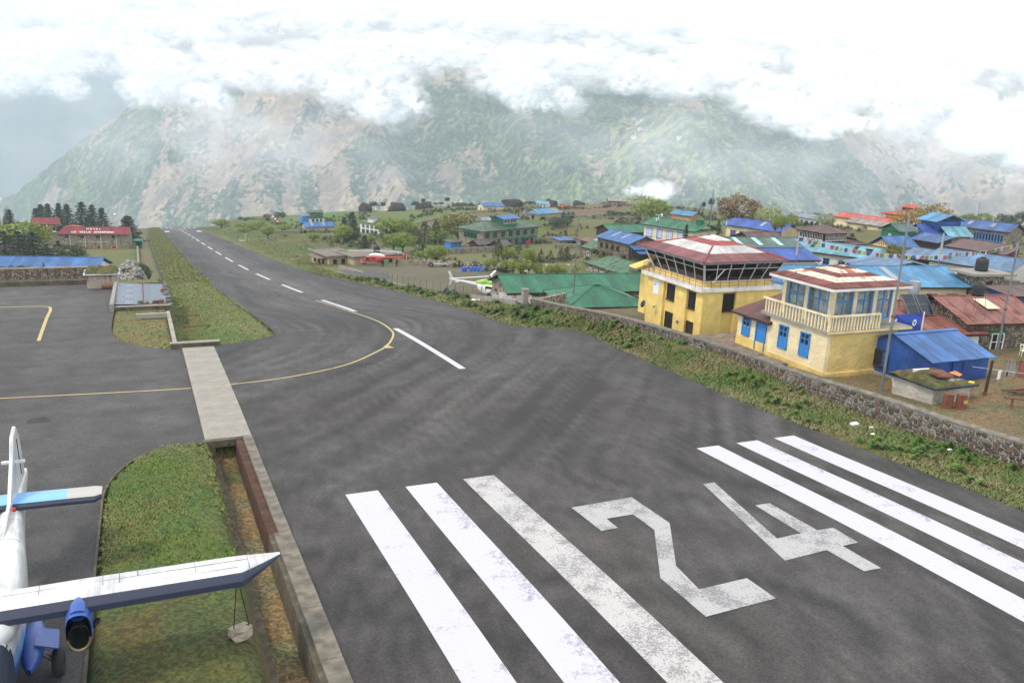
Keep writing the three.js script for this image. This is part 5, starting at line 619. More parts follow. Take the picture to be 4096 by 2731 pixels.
{ const t = thing('green_kiosk', 'small green kiosk on the path at the hotel right end', 'kiosk', [-20.6, -28.9, -296]); part('wall', [cc(-1, 0, -1, -0.7, 2.3, 1), cc(0.7, 0, -1, 1, 2.3, 1), cc(-0.7, 0, -1, 0.7, 2.3, -0.8), cc(-0.7, 0, 0.8, 0.7, 0.9, 1)], M.green, t); slopeSheets(t, [-1.6, 2.3, 1.6], [1.6, 2.3, 1.6], [-1.2, 2.9, 0], [1.2, 2.9, 0], ROOF.green, 1.1); slopeSheets(t, [1.6, 2.3, -1.6], [-1.6, 2.3, -1.6], [1.2, 2.9, 0], [-1.2, 2.9, 0], ROOF.green, 1.1); }
// tiny hamlet on the terraced spur across the valley
for (const [az, el, lab] of [[31.2, 0.42, 'highest white house on the spur across the valley'], [31.75, 0.34, 'white house second from the top on the far spur'], [31.5, 0.14, 'white house just below the top pair on the far spur'], [31.65, -0.2, 'white house in the middle of the far spur terraces'], [31.3, -0.75, 'lowest left white house on the far spur terraces'], [34.2, -0.72, 'lone white house at the right of the far spur']]) {
  let d = 1700; const A = R(az), E = Math.tan(R(el)); const hit = (q) => { const x = EYE[0] + q * Math.sin(A), z = -q * Math.cos(A), dx = x - EYE[0], dz = z - EYE[1]; return face(dx * SIDE[0] + dz * SIDE[1], dx * FWD[0] + dz * FWD[1]); }; while (d < 2800 && hit(d) < 15.7 + d * E) d += 3; const X = EYE[0] + d * Math.sin(A), Z = -d * Math.cos(A);
  house('hillside_house', lab, { x: X, z: Z, r: -24 + 10 * rnd(), w: 12, l: 8, y: hit(d) - 0.5, h: 4.5, hr: 2, roofM: ROOF.white, wall: M.white, base: 4, sheetW: 6, group: 'hamlet across the valley' });
}
// ---------- culvert bridge, drain and its walls ----------
const rockGeo = Array.from({ length: 8 }, (_, k) => { const g = mergeVertices(new THREE.DodecahedronGeometry(0.5).deleteAttribute('normal').deleteAttribute('uv')), p = g.attributes.position; for (let i = 0; i < p.count; i++) { const x = p.getX(i), y = p.getY(i), z = p.getZ(i), q = 1 + 0.34 * nz(x * 3 + k * 9, y * 3, z * 3); p.setXYZ(i, Math.sign(x) * Math.pow(Math.abs(x) * 2, 0.75) / 2 * q, Math.sign(y) * Math.pow(Math.abs(y) * 2, 0.75) / 2 * q, Math.sign(z) * Math.pow(Math.abs(z) * 2, 0.8) / 2 * q); } const h = g.toNonIndexed(); h.computeVertexNormals(); return muv(h); });
const rockM = [[124, 118, 112], [106, 98, 90], [146, 140, 132], [88, 80, 74], [122, 100, 82]].map(([r, g, b]) => mat(srgb(r, g, b), { map: T.grain, bump: T.rough, bs: 0.03 }));
const copingM = mat(srgb(140, 134, 122), { map: T.grain, bump: T.lumps, bs: 0.05 }), roughConcrete = mat(srgb(158, 154, 144), { map: T.plaster, bump: T.rough, bs: 0.03 }), mossy = mat(srgb(112, 104, 88), { map: T.grain, bump: T.lumps, bs: 0.06 }), rustWash = mat(srgb(96, 64, 46), { map: T.grain, bump: T.rough, bs: 0.04 });
function strip(x0, x1, s0, s1, top, depth, step = 1) { // a long bar that follows a height curve
  const L = []; const rows = range(s0, s1, step); for (let i = 0; i < rows.length - 1; i++) { const a = rows[i], b = rows[i + 1], A = top(a), B = top(b); L.push(slab([[x0, A, -a], [x1, A, -a], [x1, B, -b], [x0, B, -b]], [0, -depth, 0])); } return join(L);
}
{
  const t = thing('culvert_bridge', 'long pale concrete slab crossing between apron and runway', 'culvert', [0, 0, 0]);
  for (let k = 0; k < 6; k++) { const a = 42.4 + 23.4 * k / 6, b = 42.4 + 23.4 * (k + 1) / 6 - 0.012; part('slab_panel', strip(-17.42, -15.18, a, b, (s) => prof(s) + 0.03 + 0.004 * (k % 2), 0.4, 1), roughConcrete, t); }
  part('headwall', [cc(-17.6, -2.1, -42.1, -16.95, -0.36, -42.38), cc(-16.95, -0.72, -42.1, -15.95, -0.36, -42.38)], mossy, t); part('culvert_floor', cc(-17.2, -2.2, -42.4, -15.9, -2.05, -46), M.concreteDark, t); part('culvert_side', [cc(-17.2, -2.1, -42.4, -17.0, -0.62, -46), cc(-15.95, -2.1, -42.4, -15.8, -0.62, -46)], M.concreteDark, t);
}
{
  const t = thing('drain_wall', 'rust stained drain wall with pale top along the runway edge', 'wall', [0, 0, 0]);
  for (let k = 0; k < 12; k++) { const a = 6 + 3.03 * k, b = a + 3.02; part('wall_block', strip(-15.98, -15.4, a, b, (s) => prof(s) + 0.05 + 0.02 * Math.sin(s * 1.7) - 0.08, 1.75, 0.7), k > 7 ? rustWash : mossy, t); const c = part('coping', strip(-15.9 + (k > 7 ? 0.28 : 0.1), -15.17, a, b - 0.01, (s) => prof(s) + 0.07 + 0.012 * Math.sin(s * 2.3), 0.1, 0.7), copingM, t); }
  part('drain_kerb', strip(-17.1, -16.85, 18, 41.9, (s) => prof(s) - 0.95 + 0.22 * nz(s * 0.8, 2, 1), 1.0, 0.6), mossy, t);
}
{ // edge of the raised grass bed beside the drain, headwall and kerbs of the far bed
  const t = thing('bed_kerb', 'pale concrete kerb and headwall round the far grass bed', 'kerb', [0, 0, 0]);
  part('kerb', strip(-18.0, -17.68, 66.6, 84.5, (s) => apr(s) + 0.12, 1.6, 1.2), roughConcrete, t); part('headwall', strip(-18.2, -14.72, 66.1, 66.45, (s) => prof(66) + 0.3, 1.9, 0.2), mossy, t); part('headwall_cap', strip(-18.25, -14.7, 66.05, 66.55, (s) => prof(66) + 0.36, 0.07, 0.3), roughConcrete, t); part('bed_divider', cc(-20.6, -2.4, -80.6, -18.0, -2.78, -81.0), roughConcrete, t);
  const k = single('bed_edging', ribbonSolid([[-21.86, 20], [-21.86, 34], [-21.8, 36.9], [-21.47, 38.6], [-20.98, 39.9], [-20.2, 41.1], [-19.3, 41.75]], 0.09, 0.05), mossy, 'thin stone edging between the apron and the near grass bed', 'kerb');
}
function ribbonSolid(pts, w, h) { const c = new THREE.CatmullRomCurve3(pts.map(([x, s]) => new THREE.Vector3(x, 0, -s)), false, 'centripetal'), n = Math.ceil(c.getLength() / 0.6), L = []; let q; for (let i = 0; i <= n; i++) { const p = c.getPointAt(i / n); p.y = apr(-p.z) - 0.1; const t = c.getTangentAt(i / n), o = new THREE.Vector3(-t.z, 0, t.x).multiplyScalar(w / 2), a = p.clone().add(o), b = p.clone().sub(o); if (q) L.push(slab([q[0].toArray(), q[1].toArray(), b.toArray(), a.toArray()], [0, h + 0.1, 0])); q = [a, b]; } return join(L); }
for (const [x, s, w, lab] of [[-15.6, 79.5, 2.2, 'nearer weathered plank bridging the grassy ditch'], [-15.9, 90, 2.4, 'farther weathered plank bridging the grassy ditch']]) single('plank', bx(w, 0.07, 0.28, x, Math.max(ground(x - w / 2, -s), ground(x + w / 2, -s)) + 0.12, -s, 0.12), M.wood, lab, 'plank', 'planks over the ditch');
// ---------- shed with stones on its tin roof ----------
{
  const t = thing('tin_roof_shed', 'low shed with grey blue tin roof held down by stones', 'shed', [0, 0, 0]);
  part('side_wall', strip(-22.85, -22.5, 86.2, 104.5, (s) => apr(s) + 0.75, 2.4, 2), roughConcrete, t); part('front_wall', cc(-22.5, -4.6, -86.4, -17.6, -2.95, -86.7), mossy, t); part('front_cap', cc(-22.52, -2.95, -86.35, -17.55, -2.87, -86.75), roughConcrete, t); part('back_wall', cc(-22.5, -7, -103.4, -17.4, -3.9, -103.7), mossy, t); part('right_wall', cc(-17.75, -7, -87, -17.5, -3.6, -103.4), mossy, t);
  slopeSheets(t, [-22.48, -3.05, -88.2], [-17.3, -3.25, -88.2], [-22.48, -3.95, -104.2], [-17.3, -4.1, -104.2], ROOF.tinrust.map((m) => { const c = m.clone(); c.color = srgb(118, 132, 148); c.map = T.sheet; return c; }), 0.86); part('sheet_seam', bar([-19.9, -3.1, -88.2], [-19.9, -3.98, -104.2], 0.05, 4), M.rustM, t); part('brick_row', cc(-19.6, -3.5, -87.9, -17.6, -3.05, -88.15), M.rustM, t);
  const st = [[-17.6, 89.2], [-17.55, 91], [-17.7, 94.6], [-17.55, 95.4], [-17.8, 96.6], [-17.6, 100.2], [-20.1, 88.8], [-19.7, 88.7], [-18.8, 88.7], [-18.3, 88.8]];
  st.forEach(([x, s], i) => { const o = new THREE.Mesh(rockGeo[i % 8], rockM[i % 5]); o.name = numbered('roof_stone'); const k = 0.42 + 0.25 * rnd(); o.scale.set(k * 1.2, k * 0.7, k); o.rotation.y = rnd() * 6; o.position.set(x, -3.18 - (s - 88.2) * 0.056 + k * 0.3, -s); shade(o); scene.add(o); tag(o, i < 6 ? `${['nearest', 'second nearest', 'third nearest', 'fourth nearest', 'fifth nearest', 'farthest'][i]} grey stone along the right edge of the tin roof` : `${['leftmost', 'second from left', 'third from left', 'rightmost'][i - 6]} grey stone on the near edge of the tin roof`, 'stone', 'stones on the tin roof'); });
}
{ // stone hut with turf roof at the far corner of the apron
  const t = thing('turf_roof_hut', 'whitewashed stone hut with shaggy turf roof at the apron corner', 'hut', [-24.1, -4.8, -106.2]); part('wall', cc(-1.55, -1, -1.5, 1.55, 1.55, 1.2), mat(srgb(176, 170, 160), { map: T.rust, bump: T.lumps, bs: 0.08 }), t); part('roof_beam', [bar([-1.7, 1.65, 1.3], [1.8, 1.65, 1.3], 0.07), bar([-1.7, 1.65, -1.5], [1.8, 1.65, -1.5], 0.07)], M.woodDark, t); part('sheeting', cc(-1.85, 1.7, -1.9, 1.85, 1.78, 1.6), mat(srgb(190, 206, 226)), t); const g = new THREE.PlaneGeometry(3.7, 3.5, 22, 20).rotateX(-Math.PI / 2), p = g.attributes.position; for (let i = 0; i < p.count; i++) { const x = p.getX(i), z = p.getZ(i), e = Math.min(1.85 - Math.abs(x), 1.75 - Math.abs(z)); p.setXYZ(i, x, 1.7 + 0.62 * sstep(0, 0.6, e) + 0.34 * fbm(x * 1.6, z * 1.6, 3, 3), z - 0.15); } g.computeVertexNormals(); part('turf_roof', g, M.turf, t);
  const d = thing('oil_drum', 'rusty oil drum lying before the whitewashed turf hut', 'drum', [-23.6, -4.35, -104.1]); part('body', new THREE.CylinderGeometry(0.32, 0.32, 1.05, 18).rotateZ(Math.PI / 2), M.rustM, d); for (const x of [-0.5, -0.17, 0.17, 0.5]) part('hoop', new THREE.TorusGeometry(0.32, 0.025, 6, 18).rotateY(Math.PI / 2).translate(x, 0, 0), M.rustM, d);
}
{ const t = thing('apron_end_wall', 'mossy stone wall on a stepped ledge along the far end of the apron', 'wall'); part('ledge', cc(-75, -6.4, -109.4, -25.7, -4.45, -110.6), mossy, t); for (let k = 0; k < 10; k++) part('wall_section', cc(-25.75 - 4.92 * k, -6.4, -110.6, -25.75 - 4.92 * (k + 1) + 0.03, -3.25 + 0.07 * Math.sin(k * 2.1), -111.1), M.stoneDark, t); part('wall_cap', cc(-75, -3.25, -110.55, -25.7, -3.14, -111.2), mat(srgb(170, 150, 120), { map: T.grain, bump: T.lumps, bs: 0.05 }), t); }
{ // heap of rubble
  const L = []; for (let i = 0; i < 420; i++) { const a = rnd() * 6.28, q = Math.sqrt(rnd()), x = -21.3 + Math.cos(a) * q * 2.1, z = -118.5 + Math.sin(a) * q * 4.5, k = 0.25 + 0.4 * rnd(), g = rockGeo[i % 8].clone(); g.scale(k * 1.2, k * 0.8, k); g.rotateY(rnd() * 6); g.rotateX(rnd() - 0.5); g.translate(x, -7.2 + 3.4 * (1 - q * q) * (0.75 + 0.25 * rnd()), z); L.push(g); } stuff(single('rubble_heap', join(L), mat(srgb(176, 172, 166), { map: T.grain }), 'heap of pale rubble stones beside the footpath', 'rubble')); }
{ // fence along the footpath
  const t = thing('path_fence', 'wire mesh fence on thin posts between footpath and runway verge', 'fence'); for (let k = 0; k < 60; k++) { const s = 116 + k * 4.6, x = -16.6 - 0.004 * (s - 116), y = ground(x, -s); part('post', bar([x, y - 0.2, -s], [x, y + 1.5, -s], 0.035, 5), M.steel, t); if (k) { const s1 = s - 4.6, x1 = -16.6 - 0.004 * (s1 - 116), y1 = ground(x1, -s1); part('wire', [0.3, 0.7, 1.1, 1.45].map((h) => bar([x1, y1 + h, -s1], [x, y + h, -s], 0.009, 3)), M.steel, t); } } }
{ const t = thing('path_wall', 'low stone wall along the left side of the footpath', 'wall'); for (let k = 0; k < 40; k++) { const s = 122 + k * 4.6; if (s > 142 && s < 150) continue; const x = -20.3 - 0.004 * (s - 116), y = ground(x, -s), y2 = ground(x, -s - 4.6); part('wall_section', slab([[x - 0.25, y + 0.9, -s], [x + 0.25, y + 0.9, -s], [x + 0.25, y2 + 0.9, -s - 4.6], [x - 0.25, y2 + 0.9, -s - 4.6]], [0, -1.6, 0]), M.stone, t); } }
{ const t = thing('street_lamp', 'pale lamp post with round head behind the red hotel roof', 'street lamp', [-27.3, -29.4, -312]); part('pole', bar([0, 0, 0], [0, 9.0, 0], 0.09), M.pipe, t); part('head', new THREE.SphereGeometry(0.42, 12, 8).translate(0, 9.2, 0), mat(srgb(230, 226, 196)), t); }
// ---------- long boundary wall on the right: field stones in mortar with a coping ----------
{
  const t = thing('boundary_wall', 'long mortared field stone wall with concrete coping beside the runway bank', 'stone wall'), top = curve([[0, 2.6], [8, 2.35], [25, 1.72], [30, 1.5], [34, 1.42], [39, 1.15], [45, 1.12], [52, 0.86], [60, 0.36], [68, -0.5], [74, -1.05], [80, -1.5]]), X = (s) => wallX(-s);
  const core = []; for (let s = 6; s < 74; s += 2) { const a = s, b = Math.min(74, s + 2), A = top(a) - 0.02, B = top(b) - 0.02; core.push(slab([[X(a), A, -a], [X(a) + 0.5, A, -a], [X(b) + 0.5, B, -b], [X(b), B, -b]], [0, -3.2, 0])); } part('mortar_core', join(core), mat(srgb(172, 168, 160), { map: T.plaster, bump: T.rough, bs: 0.03 }), t);
  for (let s = 6; s < 73.5; s += 1.5) { const a = s, b = s + 1.49, A = top(a), B = top(b), o = 0.03 * (rnd() - 0.5); part('coping', slab([[X(a) - 0.06 + o, A + 0.07, -a], [X(a) + 0.58 + o, A + 0.07, -a], [X(b) + 0.58 + o, B + 0.07, -b], [X(b) - 0.06 + o, B + 0.07, -b]], [0, -0.09, 0]), copingM, t); }
  const list = []; for (let c = 0; c < 11; c++) { let s = 7 + 0.2 * rnd(); while (s < 73.5) { const w = 0.2 + 0.3 * rnd(), h = 0.19 + 0.08 * rnd(), y = top(s) - 0.16 - c * 0.215 + 0.03 * (rnd() - 0.5); s += w / 2; if (y > ground(X(s) - 0.15, -s) - 0.2) list.push([s, y, w, h, Math.floor(rnd() * 8), Math.floor(rnd() * 5), rnd()]); s += w / 2 + 0.02; } }
  list.sort((a, b) => Math.abs(a[0] - 24) * (a[0] < 23 ? 9 : 1) - Math.abs(b[0] - 24) * (b[0] < 23 ? 9 : 1));
  const far = [[], [], [], [], []]; list.forEach(([s, y, w, h, k, m, q], i) => { if (i < 300) { const o = part('stone', rockGeo[k], rockM[m], t); o.position.set(X(s) + 0.0, y, -s); o.scale.set(0.16, h * 1.12, w * 1.1); o.rotation.x = (q - 0.5) * 0.3; } else { const g = rockGeo[k].clone(); g.scale(0.16, h * 1.12, w * 1.1); g.translate(X(s), y, -s); far[m].push(g); } });
  far.forEach((f, m) => stuff(part('stones', join(f), rockM[m], t)));
}
function lowWall(label, pts, h, w, m, name = 'low_wall') { const t = thing(name, label, 'wall'); for (let i = 0; i < pts.length - 1; i++) { const [x0, s0] = pts[i], [x1, s1] = pts[i + 1], n = Math.max(1, Math.round(Math.hypot(x1 - x0, s1 - s0) / 2.5)), dx = x1 - x0, ds = s1 - s0, q = Math.hypot(dx, ds), ox = ds / q * w / 2, os = -dx / q * w / 2; for (let k = 0; k < n; k++) { const a = k / n, b = (k + 1) / n, xa = x0 + dx * a, sa = s0 + ds * a, xb = x0 + dx * b, sb = s0 + ds * b, ya = ground(xa, -sa) + h + 0.06 * (rnd() - 0.5), yb = ground(xb, -sb) + h + 0.06 * (rnd() - 0.5); part('wall_section', slab([[xa - ox, ya, -(sa - os)], [xa + ox, ya, -(sa + os)], [xb + ox, yb, -(sb + os)], [xb - ox, yb, -(sb - os)]], [0, -h - 0.7, 0]), m, t); } } return t; }
lowWall('low stone wall round the tower forecourt between tower and annex', [[21.2, 53.8], [23.5, 53.6], [27.5, 53.2]], 0.75, 0.4, M.stoneDark, 'forecourt_wall');
lowWall('low plastered wall below the rusty shed along the helipad fence', [[15.3, 78], [15.0, 84], [15.3, 92]], 0.6, 0.3, M.concrete, 'helipad_wall');
{ const t = thing('gate_pillar', 'square concrete gate pillar where the stone wall begins', 'pillar', [14.8, ground(14.8, -75) , -75]); part('shaft', cc(-0.28, -0.5, -0.28, 0.28, 1.75, 0.28), M.concrete, t); part('cap', cc(-0.34, 1.75, -0.34, 0.34, 1.85, 0.34), M.concrete, t); }
{ const t = thing('gate_wall', 'short stone wall between the gate pillar and the green pavilion', 'wall'); part('wall', slab([[15.4, -1.25, -74], [21, -1.55, -78], [21, -1.55, -78.5], [15.4, -1.25, -74.5]], [0, -2.5, 0]), M.stone, t); }
{ const t = thing('forecourt_paving', 'worn stone paved forecourt between yellow tower and annex', 'paving'); for (let i = 0; i < 6; i++) for (let j = 0; j < 7; j++) { const x = 18.6 + 1.3 * i + 0.08 * rnd(), s = 44.5 + 1.28 * j + 0.08 * rnd(); if (x > 21.3 && s < 50.6) continue; const y = ground(x + 0.6, -s - 0.6) + 0.05; part('flagstone', bx(1.24, 0.12, 1.2, x + 0.6, Math.max(y, 0.05), -s - 0.6), mat(srgb(150 + 10 * rnd(), 138, 122), { map: T.grain, bump: T.rough }), t); } }
// dry-stone field walls, boulders, wattle fence
for (const [lab, pts, h] of [['grey dry stone wall across the fields right of the half blue house', [[160, 330], [185, 322], [215, 318]], 1.1], ['upper dry stone wall below the brown field', [[160, 352], [190, 350], [222, 345]], 1.1], ['dry stone wall below the blue tin courtyard hut', [[102, 244], [118, 240], [132, 238]], 1.3], ['long dry stone wall above the courtyard huts', [[112, 274], [135, 268], [160, 264]], 1.6], ['dry stone wall crossing the field before the boulders', [[96, 395], [120, 390], [150, 388]], 1.0], ['wattle and stone fence left of the stone lodge', [[52, 238], [62, 240], [72, 242], [82, 243]], 1.7], ['rough stone wall beside the drums and saplings', [[36, 184], [43, 170], [50, 158]], 1.0], ['dry stone wall in the meadow beside the windsock', [[30, 380], [42, 385], [58, 388]], 0.9], ['dry stone wall behind the lettered lodge', [[96, 210], [120, 206], [140, 205]], 1.2]]) lowWall(lab, pts, h, 0.8, M.stone, 'dry_stone_wall');
function boulder(x, z, w, h, d, lab) { const g = new THREE.IcosahedronGeometry(0.5, 4), p = g.attributes.position; const s = x * 0.1; for (let i = 0; i < p.count; i++) { const X = p.getX(i), Y = p.getY(i), Z = p.getZ(i), q = 1 + 0.7 * fbm(X * 2.4 + s, Y * 2.4, Z * 2.4, 5) + 0.22 * ridged(X * 4 + s, Y * 4, Z); p.setXYZ(i, X * q * w, Y * q * h, Z * q * d); } g.computeVertexNormals(); const o = single('boulder', muv(g), mat(srgb(112, 104, 98), { map: T.masonry, bump: T.lumps, bs: 0.5 }), lab, 'boulder', 'boulders on the skyline'); o.scale.set(0.6, 0.62, 0.6); o.rotation.y = x; o.position.set(x, ground(x, z) + h * 0.04, z); return o; }
for (const [x, z, w, h, d, l] of [[96, -470, 16, 12, 10, 'dark crag boulder right of the tall ragged tree'], [117, -478, 26, 12, 12, 'broad dark boulder among the umbrella pines'], [131, -470, 18, 9, 10, 'low dark boulder under the umbrella pines'], [150, -462, 14, 5, 9, 'flat boulder at the left of the bright field'], [66, -452, 9, 11, 8, 'upright dark boulder beside the tall green gabled house'], [178, -452, 26, 12, 12, 'pyramid shaped boulder behind the cream field house'], [188, -450, 16, 9, 10, 'low boulder behind the cream field house'], [196, -440, 24, 11, 12, 'square edged boulder behind the field pines'], [212, -436, 14, 7, 9, 'small boulder right of the pale blue cabin'], [224, -428, 16, 6, 9, 'low boulder behind the orange hut'], [159, -470, 7, 5, 6, 'small pointed boulder beside the white shrine']]) boulder(x, z, w, h, d, l);
{ const t = thing('white_shrine', 'little white stupa shrine on the skyline beside the pines', 'shrine', [153, ground(153, -471), -471]); part('base', cc(-2, -1, -2, 2, 1.2, 2), M.white, t); part('dome', new THREE.SphereGeometry(1.5, 14, 8, 0, 7, 0, 1.57).translate(0, 1.2, 0), M.white, t); part('spire', cyl(0.5, 2.2, 0, 2.6, 0, 8, 0.1), M.white, t); }
